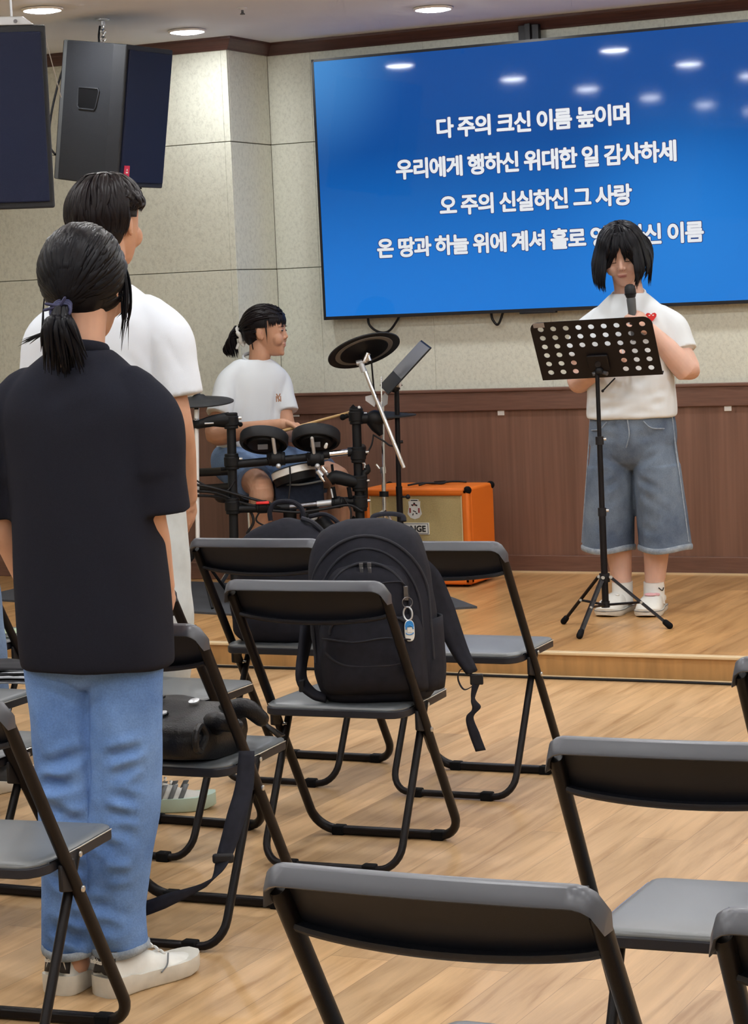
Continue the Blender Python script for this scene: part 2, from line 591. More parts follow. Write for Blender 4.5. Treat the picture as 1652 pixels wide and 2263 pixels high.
        for k in range(len(ids)):
            p, q = ids[k], ids[(k + 1) % len(ids)]
            f.append((p, N + p, N + q, q))
        return self.add(np.vstack([a, b]), f)

    def xform(self, R=None, t=None):
        self.v = [(v @ np.asarray(R).T if R is not None else v) + (0 if t is None else np.asarray(t)) for v in self.v]
        return self

    def mesh(self, name):
        me = bpy.data.meshes.new(name)
        v = np.vstack(self.v)
        me.from_pydata(v.tolist(), [], self.f)
        bm = bmesh.new()
        bm.from_mesh(me)
        bmesh.ops.recalc_face_normals(bm, faces=bm.faces)
        bm.to_mesh(me)
        bm.free()
        return me

    def build(self, name, m, parent=None, smooth=True, bevel=0.0, bseg=2, angle=40, local=False):
        """link as one object; vertices are world coordinates unless local=True"""
        me = self.mesh(name)
        return link(name, me, m, parent, smooth, bevel, bseg, angle, local)


def link(name, me, m, parent=None, smooth=True, bevel=0.0, bseg=2, angle=40, local=False):
    o = bpy.data.objects.new(name, me)
    COL.objects.link(o)
    if parent is not None:
        if not local:
            top, chain = parent, Matrix.Identity(4)
            while top is not None:
                chain = Matrix.LocRotScale(top.location, top.rotation_euler, None) @ chain
                top = top.parent
            me.transform(chain.inverted())
        o.parent = parent
    for k in (m if isinstance(m, (list, tuple)) else [m]):
        me.materials.append(k)
    if smooth:
        me.polygons.foreach_set('use_smooth', [True] * len(me.polygons))
        if angle < 180:
            me.set_sharp_from_angle(angle=math.radians(angle))
    if bevel:
        bv = o.modifiers.new('bevel', 'BEVEL')
        bv.width, bv.segments, bv.limit_method, bv.angle_limit = bevel, bseg, 'ANGLE', math.radians(35)
        bv.harden_normals = False
    return o


def thing(name, label, cat, loc=(0, 0, 0), rz=0.0, group=None):
    o = bpy.data.objects.new(name, None)
    o.empty_display_size = 0.1
    COL.objects.link(o)
    o.location = loc
    o.rotation_euler = (0, 0, rz)
    return tag(o, label, cat, group)


def tag(o, label=None, cat=None, group=None, kind=None):
    for k, val in (('label', label), ('category', cat), ('group', group), ('kind', kind)):
        if val:
            o[k] = val
    return o


def struct(o):
    o['kind'] = 'structure'
    return o


def fuse(mb, voxel, smooth=6, name='fused', factor=0.5, post=None):
    """one continuous surface from overlapping closed pieces (voxel union, then relaxed); returns a mesh"""
    me = mb.mesh(name)
    o = bpy.data.objects.new('tmp', me)
    COL.objects.link(o)
    r = o.modifiers.new('r', 'REMESH')
    r.mode, r.voxel_size, r.adaptivity = 'VOXEL', voxel, 0.0
    if smooth:
        sm = o.modifiers.new('s', 'SMOOTH')
        sm.factor, sm.iterations = factor, smooth
    dg = bpy.context.evaluated_depsgraph_get()
    dg.update()
    out = bpy.data.meshes.new_from_object(o.evaluated_get(dg))
    bpy.data.objects.remove(o)
    bpy.data.meshes.remove(me)
    if post:
        n = len(out.vertices)
        co = np.empty(n * 3); out.vertices.foreach_get('co', co); co = co.reshape(-1, 3)
        no = np.empty(n * 3); out.vertex_normals.foreach_get('vector', no); no = no.reshape(-1, 3)
        co = post(co, no)
        out.vertices.foreach_set('co', co.ravel())
        out.update()
    return out


def vnoise(p, sc, seed=0.0):
    """cheap smooth 3-D noise on an array of points, about -1..1 (sum of turned sines)"""
    q = p * np.asarray(sc) + seed
    x, y, z = q[:, 0], q[:, 1], q[:, 2]
    return (np.sin(x * 1.7 + 1.3 * np.sin(y * 1.1 + seed) + 0.7 * z) * 0.5
            + np.sin(y * 2.3 + 1.1 * np.sin(z * 1.4 + 1.9) - 0.9 * x) * 0.3
            + np.sin(z * 2.9 + 1.2 * np.sin(x * 1.6 + 0.4) + 1.3 * y) * 0.3)


def text_mesh(body, size, weight=0.0, spacing=1.0, word=1.0):
    """flat lettering in the default font as a mesh in its XY plane, centred"""
    cu = bpy.data.curves.new('txt', 'FONT')
    cu.body = body
    cu.size = size
    cu.offset = weight
    cu.space_character = spacing
    cu.space_word = word
    cu.align_x = 'CENTER'
    cu.align_y = 'CENTER'
    cu.extrude = 0.0
    cu.resolution_u = 4
    o = bpy.data.objects.new('tmp', cu)
    COL.objects.link(o)
    dg = bpy.context.evaluated_depsgraph_get()
    me = bpy.data.meshes.new_from_object(o.evaluated_get(dg))
    bpy.data.objects.remove(o)
    return me


def lettering(name, body, size, o, ex, ey, m, parent, weight=0.0, width=None, height=None, spacing=1.0, word=1.0, local=False, thick=0.0006):
    """lettering laid on a plane at o with axes ex, ey, scaled to width x height; weight thickens every stroke (metres)"""
    me = text_mesh(body, size, 0.0, spacing, word)
    n = len(me.vertices)
    co = np.empty(n * 3); me.vertices.foreach_get('co', co); co = co.reshape(-1, 3)
    faces = [tuple(p.vertices) for p in me.polygons]
    bpy.data.meshes.remove(me)
    lo, hi = co.min(0), co.max(0)
    co -= (lo + hi) / 2
    sx = (width - 2 * weight) / (hi[0] - lo[0]) if width else 1
    sy = (height - 2 * weight) / (hi[1] - lo[1]) if height else (sx if width else 1)
    ex, ey = np.asarray(ex, float), np.asarray(ey, float)
    ez = np.cross(ex, ey)
    mb = MB()
    k = 10 if weight else 1
    for i in range(k):
        dx, dy = weight * math.cos(2 * math.pi * i / k), weight * math.sin(2 * math.pi * i / k)
        w = np.asarray(o, float) + np.outer(co[:, 0] * sx + dx, ex) + np.outer(co[:, 1] * sy + dy, ey)
        mb.add(w + ez * (thick * (1 + i / k)), faces)
    me = bpy.data.meshes.new(name)
    me.from_pydata(np.vstack(mb.v).tolist(), [], mb.f)
    return link(name, me, m, parent, smooth=False, local=local)
# ================================================================== the room
fl = struct(MB().boxlh((X0, Y0, -0.06), (X1, STAGE_Y + 0.3, 0.0)).build('floor', M['floor'], smooth=False))
ce = struct(MB().boxlh((X0, Y0, CEIL), (X1, WALL + 0.1, CEIL + 0.06)).build('ceiling', M['ceiling'], smooth=False))

# back wall: backing in the joint colour, textured boards in front of it
def boards(mb, lo, hi, z_rows, x_cuts, y, gap=0.0035, t=0.012):
    zs = z_rows
    for i in range(len(zs) - 1):
        xs = [lo] + [c for c in x_cuts if lo < c < hi] + [hi]
        for j in range(len(xs) - 1):
            mb.boxlh((xs[j] + 0.0004, y - t, zs[i] + gap / 2), (xs[j + 1] - 0.0004, y, zs[i + 1] - gap / 2))
    return mb

ROWS = [0.90, 1.588, 2.196, CEIL]
wb = struct(MB().boxlh((PIER_X - 0.02, WALL + 0.012, 0), (X1, WALL + 0.12, CEIL)).build('wall_back', M['joint'], smooth=False))
boards(MB(), PIER_X, X1, ROWS, [-5.10, -4.50, -3.9, -3.3, -2.7, -2.1, -1.5, -.9, -.3, .3, .9, 1.5, 2.1, 2.7, 3.3, 3.9], WALL + 0.012).build('wall_board', M['wall'], wb, smooth=False, bevel=0.0015)
wp = struct(MB().boxlh((X0, PIER + 0.012, 0), (PIER_X - 0.012, WALL + 0.12, CEIL)).build('wall_pier', M['joint'], smooth=False))
boards(MB(), X0, PIER_X, ROWS, [-7.3, -6.7, -6.1, -5.368], PIER + 0.012).build('wall_board', M['wall'], wp, smooth=False, bevel=0.0015)
sb = MB()
for i in range(3):
    sb.boxlh((PIER_X - 0.012, PIER + 0.014, ROWS[i] + 0.002), (PIER_X, WALL + 0.0, ROWS[i + 1] - 0.002))
sb.build('wall_board', M['wall'], wp, smooth=False, bevel=0.003)
struct(MB().boxlh((X0 - 0.1, Y0, -0.06), (X0, WALL + 0.1, CEIL)).build('wall_left', M['wall'], smooth=False))
struct(MB().boxlh((X1, Y0, -0.06), (X1 + 0.1, WALL + 0.1, CEIL)).build('wall_right', M['wall'], smooth=False))
struct(MB().boxlh((X0 - 0.1, Y0 - 0.1, -0.06), (X1 + 0.1, Y0, CEIL)).build('wall_rear', M['wall'], smooth=False))

# wainscot, cap rail, baseboard of the back wall
def wain(x0, x1, y, n, side=False):
    w = struct(MB().boxlh((x0, y - 0.012, STG), (x1, y + 0.012, 0.90)).build('trim_%d' % n, M['wainscot'], smooth=False))
    r = MB()
    r.boxlh((x0, y - 0.026, 0.868), (x1, y, 0.962))
    r.boxlh((x0, y - 0.034, 0.958), (x1, y, 0.974))
    r.build('cap_rail', M['wainscot_rail'], w, smooth=False, bevel=0.004)
    MB().boxlh((x0, y - 0.024, STG), (x1, y, 0.178)).build('base_rail', M['wainscot_rail'], w, smooth=False, bevel=0.003)
    return w

wain(PIER_X, X1, WALL, 1)
wain(X0, PIER_X, PIER, 2)
ws = struct(MB().boxlh((PIER_X - 0.01, PIER - 0.01, STG), (PIER_X + 0.012, WALL, 0.90)).build('trim_3', M['wainscot'], smooth=False))
MB().boxlh((PIER_X - 0.01, PIER - 0.034, 0.868), (PIER_X + 0.03, WALL, 0.974)).build('cap_rail', M['wainscot_rail'], ws, smooth=False, bevel=0.004)
MB().boxlh((PIER_X, WALL - 0.034, STG), (X1, WALL - 0.024, STG + 0.008)).build('trim_4', M['nosing'], smooth=False)['kind'] = 'structure'

# crown moulding following the wall and the pier
CR = [(0.0, 0.0), (0.0, -0.058), (0.012, -0.058), (0.016, -0.050), (0.030, -0.034), (0.044, -0.020), (0.050, -0.012), (0.050, 0.0)]
def crown(n, a, b, nrm, m0=0.0, m1=0.0):
    a, b, nrm = [np.array([*k, 0.0]) for k in (a, b, nrm)]
    d = (b - a) / np.linalg.norm(b - a)
    rr = []
    for p, s in ((a, m0), (b, m1)):
        rr.append(np.array([p + nrm * q - d * q * s + np.array([0, 0, CEIL + z]) for q, z in CR]))
    return struct(MB().rings(rr).build('trim_%d' % n, M['crown'], smooth=False))

crown(5, (PIER_X, WALL), (X1, WALL), (0, -1), -1, 0)
crown(6, (X0, PIER), (PIER_X, PIER), (0, -1), 0, -1)
crown(7, (PIER_X, PIER), (PIER_X, WALL), (1, 0), 1, 1)

# stage
st = struct(MB().boxlh((X0, STAGE_Y + 0.012, 0.0), (X1, WALL + 0.05, STG)).build('floor_stage', M['stage'], smooth=False))
MB().boxlh((X0, STAGE_Y, 0.0), (X1, STAGE_Y + 0.012, STG - 0.010)).build('stage_riser', M['riser'], st, smooth=False)
MB().boxlh((X0, STAGE_Y - 0.010, STG - 0.010), (X1, STAGE_Y + 0.03, STG + 0.0015)).build('stage_nosing', M['nosing'], st, smooth=False, bevel=0.003)
MB().boxlh((X0, STAGE_Y - 0.012, 0.0), (X1, STAGE_Y, 0.010)).build('base_strip', M['nosing'], st, smooth=False, bevel=0.003)

# cable along the foot of the stage
pts = [(x, STAGE_Y - 0.028 - 0.012 * math.sin(x * 1.9) - 0.006 * math.sin(x * 5.3), 0.006) for x in np.arange(-7.0, 3.0, 0.16)]
tag(MB().tube(pts, 0.005, 8).build('cable', M['cable']), 'thin black cable lying along the foot of the wooden stage step', 'cable')

# ------------------------------------------------------------------ ceiling lights
M['lamp'] = mat('lamp_lens', (0.9, 0.9, 0.9), 0.5, emit=LAMP_TINT, estr=140.0)
M['lamp_ring'] = mat('lamp_ring', (0.85, 0.83, 0.80), 0.5)
LR = 0.076
lamp0 = None
def lamp(x, y, label):
    global lamp0
    if lamp0 is None:
        lamp0 = thing('ceiling_light', label, 'ceiling light', (x, y, CEIL), group='round ceiling downlights')
        MB().lathe([(LR + 0.004, 0.0), (LR + 0.012, -0.003), (LR + 0.010, -0.010), (LR + 0.002, -0.012), (LR, -0.006)], seg=40).build('rim', M['lamp_ring'], lamp0, local=True)
        MB().lathe([(LR, -0.003), (LR - 0.001, -0.012), (LR * 0.7, -0.017), (LR * 0.3, -0.019), (0.001, -0.0195)], seg=40).build('diffuser', M['lamp'], lamp0, local=True)
        return lamp0
    o = lamp0.copy()
    COL.objects.link(o)
    o.location = (x, y, CEIL)
    o['label'] = label
    for ch in list(lamp0.children):
        c = ch.copy()
        COL.objects.link(c)
        c.parent = o
    return o

lamp(-5.38, 8.23, 'round lit ceiling downlight above the big hanging loudspeaker, farthest from the screen')
lamp(-5.32, 9.33, 'round lit ceiling downlight close to the crown trim near the wall pier')
lamp(-4.126, 9.417, 'round lit ceiling downlight nearest above the blue lyrics screen')
for x in (-5.33, -4.2, -3.0, -1.9, -0.8, 0.3, 1.4, 2.6):
    for y in (9.4, 8.0, 6.6, 5.2, 3.8, 2.4, 1.0, -0.4):
        if (x < -4 and y > 9) or (x < -5 and y > 7.5):
            continue
        lamp(x, y, 'round lit ceiling downlight of the ceiling grid over the seats and stage')

# sprinkler head
sx, sy, _ = PZ(535, 17, CEIL)
t = thing('sprinkler_head', 'small dark sprinkler head on the bare ceiling between two downlights', 'sprinkler', (sx, sy, CEIL))
MB().lathe([(0.020, 0), (0.021, -0.003), (0.010, -0.006), (0.006, -0.010)], seg=20).build('escutcheon', M['ceiling'], t, local=True)
MB().lathe([(0.005, -0.008), (0.006, -0.022), (0.011, -0.026), (0.011, -0.029), (0.001, -0.030)], seg=16).build('deflector', M['bracket_grey'], t, local=True)

# ------------------------------------------------------------------ screen on the back wall
TVX0, TVX1, TVZ0, TVZ1 = -5.050, -2.828, 1.3285, 2.5795
TVC = np.array([(TVX0 + TVX1) / 2, 10.062, (TVZ0 + TVZ1) / 2])
TW, TH = TVX1 - TVX0, TVZ1 - TVZ0
tv = thing('television', 'huge wall mounted television showing four white lyric lines on blue', 'television', tuple(TVC))
tv.rotation_euler = (math.radians(0.6), 0, math.radians(0.45))
TVROT = tv.rotation_euler.to_matrix()

sm = bpy.data.materials.new('screen_image')
sm.use_nodes = True
nt = sm.node_tree
b = nt.nodes['Principled BSDF']
b.inputs['Base Color'].default_value = (0.002, 0.002, 0.003, 1)
b.inputs['Roughness'].default_value = 0.05
b.inputs['Specular IOR Level'].default_value = 0.22
tc = nt.nodes.new('ShaderNodeTexCoord')
sp = nt.nodes.new('ShaderNodeSeparateXYZ')
nt.links.new(tc.outputs['Object'], sp.inputs[0])
def mr(sock, a, bb, c=0.0, d=1.0):
    n = nt.nodes.new('ShaderNodeMapRange')
    n.interpolation_type = 'SMOOTHSTEP'
    n.inputs['From Min'].default_value, n.inputs['From Max'].default_value = a, bb
    n.inputs['To Min'].default_value, n.inputs['To Max'].default_value = c, d
    nt.links.new(sock, n.inputs['Value'])
    return n.outputs['Result']
rv = nt.nodes.new('ShaderNodeValToRGB')      # bottom to top colours of the slide
nt.links.new(mr(sp.outputs['Z'], -TH / 2, TH / 2), rv.inputs['Fac'])
e = rv.color_ramp.elements
e[0].position, e[0].color = 0.0, (0.016, 0.215, 0.75, 1)
e[1].position, e[1].color = 1.0, (0.010, 0.085, 0.36, 1)
k = e.new(0.35); k.color = (0.008, 0.150, 0.56, 1)
k = e.new(0.70); k.color = (0.006, 0.088, 0.37, 1)
vd = nt.nodes.new('ShaderNodeVectorMath')
vd.operation = 'DISTANCE'
vd.inputs[1].default_value = (-TW / 2 - 0.05, 0, TH / 2 + 0.02)
nt.links.new(tc.outputs['Object'], vd.inputs[0])
mx = nt.nodes.new('ShaderNodeMix')
mx.data_type = 'RGBA'
nt.links.new(mr(vd.outputs['Value'], 0.0, 0.62, 0.9, 0.0), mx.inputs['Factor'])
nt.links.new(rv.outputs['Color'], mx.inputs['A'])
mx.inputs['B'].default_value = (0.085, 0.34, 0.78, 1)
vd2 = nt.nodes.new('ShaderNodeVectorMath')
vd2.operation = 'DISTANCE'
vd2.inputs[1].default_value = (0.72, 0, -0.32)
nt.links.new(tc.outputs['Object'], vd2.inputs[0])
mx2 = nt.nodes.new('ShaderNodeMix')
mx2.data_type = 'RGBA'
nt.links.new(mr(vd2.outputs['Value'], 0.0, 0.75, 0.75, 0.0), mx2.inputs['Factor'])
nt.links.new(mx.outputs['Result'], mx2.inputs['A'])
mx2.inputs['B'].default_value = (0.028, 0.26, 0.80, 1)
nt.links.new(mx2.outputs['Result'], b.inputs['Emission Color'])
b.inputs['Emission Strength'].default_value = 0.86
M['screen'] = sm
M['lyric'] = mat('lyric_white', (0.1, 0.1, 0.1), 0.3, emit=(0.86, 0.89, 0.94), estr=0.78)
M['lyric_edge'] = mat('lyric_outline', (0.0, 0.0, 0.0), 0.3, emit=(0.012, 0.035, 0.17), estr=1.0)
M['tv_bezel'] = mat('tv_bezel', (0.006, 0.006, 0.010), 0.35)

bz = MB()
bw = 0.012
bz.boxlh((-TW / 2, 0.0, -TH / 2), (TW / 2, 0.035, TH / 2))
for lo, hi in (((-TW / 2, -0.006, -TH / 2), (-TW / 2 + bw, 0.0, TH / 2)), ((TW / 2 - bw, -0.006, -TH / 2), (TW / 2, 0.0, TH / 2)),
               ((-TW / 2, -0.006, TH / 2 - bw), (TW / 2, 0.0, TH / 2)), ((-TW / 2, -0.006, -TH / 2), (TW / 2, 0.0, -TH / 2 + 0.016))):
    bz.boxlh(lo, hi)
bz.build('bezel', M['tv_bezel'], tv, smooth=False, local=True)
MB().boxlh((-TW / 2 + bw, -0.003, -TH / 2 + 0.016), (TW / 2 - bw, 0.001, TH / 2 - bw)).build('screen', M['screen'], tv, smooth=False, local=True)
MB().boxlh((-0.09, -0.009, -TH / 2 - 0.008), (0.09, 0.02, -TH / 2 + 0.002)).build('sensor_bar', M['tv_bezel'], tv, smooth=False, local=True, bevel=0.002)
MB().boxlh((-0.014, 0.005, TH / 2 - 0.02), (0.014, 0.02, TH / 2 + 0.075)).boxlh((-0.05, 0.02, TH / 2 - 0.3), (0.05, 0.05, TH / 2 + 0.07)).build('mount_strap', M['black_metal'], tv, smooth=False, local=True, bevel=0.002)

LINES = [('다 주의 크신 이름 높이며', (966, 280), (1391, 255)), ('우리에게 행하신 위대한 일 감사하세', (876, 370), (1494, 338)),
         ('오 주의 신실하신 그 사랑', (972, 452), (1396, 432)), ('온 땅과 하늘 위에 계셔 홀로 영존하신 이름', (834, 545), (1554, 515))]
for s, a, c in LINES:
    pa, pc = PY(*a, TVC[1]), PY(*c, TVC[1])
    wdt = pc[0] - pa[0]
    o = (pa + pc) / 2 - TVC
    lettering('lyric_lettering', s, 0.1, (o[0], -0.0042, o[2]), (1, 0, 0), (0, 0, 1), M['lyric'], tv, weight=0.0038, width=wdt, height=0.098, spacing=0.9, word=1.0, local=True, thick=0.0002)
    lettering('lyric_outline', s, 0.1, (o[0], -0.0038, o[2]), (1, 0, 0), (0, 0, 1), M['lyric_edge'], tv, weight=0.0070, width=wdt + 0.008, height=0.105, spacing=0.9, word=1.0, local=True, thick=0.0002)

# cables hanging below the screen
def hang(name, a, m_, c, label, y=10.095, r=0.006):
    pts = [PY(*q, y) for q in (a, *m_, c)]
    return tag(MB().tube(smooth_path(pts, 8), r, 8).build(name, M['cable']), label, 'cable')
hang('hanging_cable', (812, 690), [(816, 718), (838, 734), (862, 729)], (888, 690), 'black cable loop hanging from the screen above the tilted cymbal pad')
hang('hanging_cable', (1084, 688), [(1088, 706), (1100, 717)], (1112, 688), 'short black cable loop below the middle of the blue screen')

# small white outlet plates on the wainscot
for (u, v), lab in (((1107, 912), 'small white plate on the brown wainscot between amplifier and singer'),
                    ((1608, 902), 'small white plate on the brown wainscot beyond the singer at the picture edge'),
                    ((655, 915), 'small white plate on the brown wainscot beside the drummer sleeve')):
    x, y, z = PY(u, v, WALL - 0.012)
    o = thing('wall_plate', lab, 'wall plate', (x, WALL - 0.012, z), group='small white wainscot plates')
    MB().boxlh((-0.017, -0.006, -0.013), (0.017, 0.0, 0.013)).build('plate', M['white_plastic'], o, smooth=False, bevel=0.002, local=True)
    MB().boxlh((-0.008, -0.008, -0.006), (0.008, -0.005, 0.006)).build('insert', M['paper'], o, smooth=False, bevel=0.001, local=True)
# ================================================================== folding chairs
CW, CH = 0.436, 0.743             # outer width and height of a chair


def post_pt(s, z):
    """centre of the long side tube at height z (the tube runs straight from the backrest to the front foot)"""
    return np.array([s * (CW / 2 - 0.012), (CH - z) * 0.631, z])


def make_chair(label):
    t = thing('folding_chair', label, 'chair', group='black folding chairs facing the stage')
    # long frame: side tubes and the flat bar on the floor in front
    R = 0.0115
    f = MB()
    bend = 0.062
    yb = (CH - 0.012) * 0.631
    L = [post_pt(-1, CH - 0.036), post_pt(-1, CH - 0.12), post_pt(-1, 0.30), post_pt(-1, bend * 1.15)]
    for w in np.linspace(0.15, 1.0, 7):
        a = w * math.pi / 2
        base = post_pt(-1, bend * (1 - math.sin(a)) * 1.0 + 0.012)
        L.append(np.array([base[0] + bend * (1 - math.cos(a)), base[1], base[2]]))
    Rr = [np.array([-p[0], p[1], p[2]]) for p in reversed(L)]
    f.tube(L + Rr, R, 12, flat=(1.0, 1.22), up=(0, 0.85, 0.53))
    f.build('side_frame', M['black_metal'], t, local=True)
    fb = MB().box((0, yb, 0.013), (2 * (CW / 2 - 0.012 - bend) - 0.02, 0.026, 0.020)).build('front_bar', M['black_metal'], t, local=True, bevel=0.004)
    for s in (-1, 1):
        MB().box((s * 0.142, yb, 0.012), (0.034, 0.032, 0.026)).build('foot_cap', M['rubber'], t, local=True, bevel=0.004)
    # rear leg frame: a narrower U that pivots under the seat
    hw, br = 0.186, 0.055
    top = np.array([0, 0.300, 0.398])
    bot = np.array([0, 0.085, 0.012])
    d = (top - bot)
    L = []
    for k in (1.0, 0.7, 0.4, br / d[2] * 1.02):
        q = bot + d * k
        L.append(np.array([-hw, q[1], q[2]]))
    for w in np.linspace(0.15, 1.0, 7):
        a = w * math.pi / 2
        q = bot + d * (br / d[2]) * (1 - math.sin(a))
        L.append(np.array([-hw + br * (1 - math.cos(a)), q[1], q[2]]))
    Rr = [np.array([-p[0], p[1], p[2]]) for p in reversed(L)]
    MB().tube(L + Rr, 0.0098, 12, up=(0, 1, 0)).build('rear_leg_frame', M['black_metal'], t, local=True)
    for s in (-1, 1):
        MB().box((s * 0.108, bot[1], 0.012), (0.036, 0.026, 0.026)).build('foot_cap', M['rubber'], t, local=True, bevel=0.004)
    # seat: padded board with cut rear corners, black edge band, polished edge line along the sides
    out = [(-0.155, 0.128), (0.155, 0.128), (0.172, 0.134), (0.187, 0.152), (0.194, 0.180), (0.191, 0.30), (0.184, 0.452), (0.178, 0.466), (0.164, 0.473),
           (-0.164, 0.473), (-0.178, 0.466), (-0.184, 0.452), (-0.191, 0.30), (-0.194, 0.180), (-0.187, 0.152), (-0.172, 0.134)]
    z0 = 0.381
    sb = MB()
    n = len(out)
    c = np.array([0, 0.30])
    prof = [(1.0, 0.0), (1.0, 0.020)]
    sb.rings([np.array([[*(c + (np.array(p) - c) * k), z0 + h] for p in out]) for k, h in prof])
    so = sb.build('seat', M['back_plastic'], t, local=True, bevel=0.003)
    pd = MB()
    prof = [(0.985, 0.019), (0.985, 0.023), (0.965, 0.0275), (0.90, 0.030), (0.5, 0.031), (0.02, 0.031)]
    pd.rings([np.array([[*(c + (np.array(p) - c) * k), z0 + h] for p in out]) for k, h in prof])
    pd.build('seat_pad', M['seat_vinyl'], so, local=True)
    for s in (-1, 1):
        pp = [np.array([s * x, y, z0 + 0.0212]) for x, y in ((0.1935, 0.175), (0.1925, 0.24), (0.1915, 0.30), (0.1878, 0.38), (0.1845, 0.452))]
        MB().tube(pp, 0.0016, 6).build('edge_strip', M['chrome'], so, local=True)
        # bracket, rivets, pivot plate
        br_ = MB()
        q = post_pt(s, 0.375)
        br_.prism([(-0.03, -0.034), (0.012, -0.044), (0.03, -0.005), (0.024, 0.018), (-0.03, 0.016)], (s * 0.196, q[1], q[2]), (0, 1, 0), (0, 0, 1), (s, 0, 0), 0.009)
        br_.build('seat_bracket', M['black_plastic'], t, local=True, bevel=0.003)
        q = post_pt(s, 0.334)
        MB().lathe([(0.0065, 0.0), (0.0062, 0.003), (0.003, 0.0048), (0.0002, 0.005)], (s * (CW / 2 - 0.001), q[1], q[2]), (s, 0, 0), 14).build('rivet', M['bolt'], t, local=True)
        MB().rod((s * 0.183, q[1], q[2]), (s * (CW / 2), q[1], q[2]), 0.005, 10).build('pivot_pin', M['bolt'], t, local=True)
        MB().lathe([(0.0058, 0.0), (0.0055, 0.002), (0.002, 0.0038), (0.0002, 0.004)], (s * (hw + 0.0095), 0.297, 0.390), (s, 0, 0), 14).build('rivet', M['bolt'], t, local=True)
    # backrest: curved plastic shell between the posts, rolled top, lip along the bowed lower edge
    N = 26
    us = np.linspace(-1, 1, N)
    hwb = CW / 2 - 0.0195
    def bp(u, v, off=0.0):
        """u across, v 0 top .. 1 bottom, off: towards the front"""
        zb = 0.652 - 0.020 * (1 - u * u) ** 0.8
        z = CH - 0.004 + (zb - CH + 0.004) * v
        bow = -0.010 * (1 - u * u)
        return np.array([u * hwb, (CH - z) * 0.631 + bow + off, z])
    g = np.array([[bp(u, v, 0.012) for u in us] for v in np.linspace(0.02, 1, 10)])
    shell = MB().sheet(g, 0.006)
    shell.build('backrest', M['back_plastic'], t, local=True)
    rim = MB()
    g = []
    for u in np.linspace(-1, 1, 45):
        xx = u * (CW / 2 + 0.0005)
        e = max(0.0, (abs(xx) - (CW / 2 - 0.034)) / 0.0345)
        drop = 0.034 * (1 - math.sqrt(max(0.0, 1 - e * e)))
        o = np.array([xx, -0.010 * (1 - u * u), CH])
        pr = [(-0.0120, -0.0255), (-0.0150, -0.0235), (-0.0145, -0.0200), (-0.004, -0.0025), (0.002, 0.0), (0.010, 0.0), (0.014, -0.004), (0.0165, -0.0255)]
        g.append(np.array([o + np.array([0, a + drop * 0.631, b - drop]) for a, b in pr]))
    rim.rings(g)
    rim.build('top_roll', M['roll_plastic_lit'], t, local=True, angle=35)
    lp = MB()
    g = []
    for u in us:
        o = bp(u, 1.0)
        pr = [(-0.012, 0.004), (-0.013, -0.002), (-0.008, -0.007), (0.012, -0.007), (0.018, -0.002), (0.018, 0.004)]
        g.append(np.array([o + np.array([0, a, b]) for a, b in pr]))
    lp.rings(g).build('lower_lip', M['back_plastic'], t, local=True, angle=55)
    return t


def copy_tree(o, parent=None):
    c = o.copy()
    COL.objects.link(c)
    if parent is not None:
        c.parent = parent
    for ch in list(o.children):
        copy_tree(ch, c)
    return c


R_ = math.radians
CHAIRS = {  # x, y, turn, label
    'A': (-1.1057, 2.3949, 0.0, 'empty black folding chair with its whole backrest nearest the camera, low in the picture'),
    'B': (-1.0574, 3.2286, 3.7, 'empty black folding chair directly ahead of the nearest full backrest, pale shine on its seat'),
    'C': (-2.5687, 4.9336, 2.2, 'black folding chair carrying the large upright black backpack with a key charm'),
    'D': (-2.6075, 5.7799, 0.7, 'front row black folding chair with empty seat behind the large backpack, facing the amplifier'),
    'D0': (-3.1842, 5.8215, 0.2, 'front row black folding chair holding a slumped black bag before the drum kit'),
    'E': (-0.5319, 2.3588, 2.2, 'black folding chair cut by the picture edge beside the nearest full backrest'),
    'F': (-2.6603, 4.2063, 2.0, 'black folding chair with a black leather tote on its seat and a strap dangling'),
    'G': (-3.1492, 4.9142, -1.0, 'empty black folding chair behind the person in pale trousers, ahead of the tote chair'),
    'I': (-2.5514, 3.3054, 5.6, 'black folding chair directly behind the person in the black T-shirt'),
    'J': (-3.672, 4.659, 0.0, 'black folding chair with a folded striped cloth lying on its seat'),
    'K': (-3.245, 4.1355, 0.0, 'black folding chair half hidden behind light blue jeans and the chair nearest them'),
    'L': (-4.30, 5.70, 0.0, 'front row black folding chair with a pale green booklet on its seat'),
    'N': (-0.9975, 3.995, 0.0, 'black folding chair at the picture edge in front of the stage step'),
}
chair0 = make_chair(CHAIRS['A'][3])
chair = {}
for k, (x, y, a, lab) in CHAIRS.items():
    o = chair0 if k == 'A' else copy_tree(chair0)
    o.location = (x, y, 0)
    o.rotation_euler = (0, 0, R_(a))
    o['label'] = lab
    chair[k] = o


def on_chair(k, p):
    """chair-local point to world"""
    x, y, a, _ = CHAIRS[k]
    return rotz(R_(a)) @ np.asarray(p, float) + np.array([x, y, 0])
# ================================================================== bags and things on the chairs
def ribbon(path, width, thick, side, n=6):
    """flat webbing along path; side: one across-vector per path point"""
    p = smooth_path(path, n)
    sd = np.asarray(side, float)
    idx = np.linspace(0, 1, len(p))
    s = np.stack([np.interp(idx, np.linspace(0, 1, len(sd)), sd[:, k]) for k in range(3)], -1)
    s /= np.linalg.norm(s, axis=1, keepdims=True)
    w = np.interp(idx, np.linspace(0, 1, len(np.atleast_1d(width))), np.atleast_1d(width)) if np.ndim(width) else np.full(len(p), width)
    g = np.array([[p[i] - s[i] * w[i] / 2, p[i] - s[i] * w[i] / 6, p[i] + s[i] * w[i] / 6, p[i] + s[i] * w[i] / 2] for i in range(len(p))])
    return MB().sheet(g, thick)


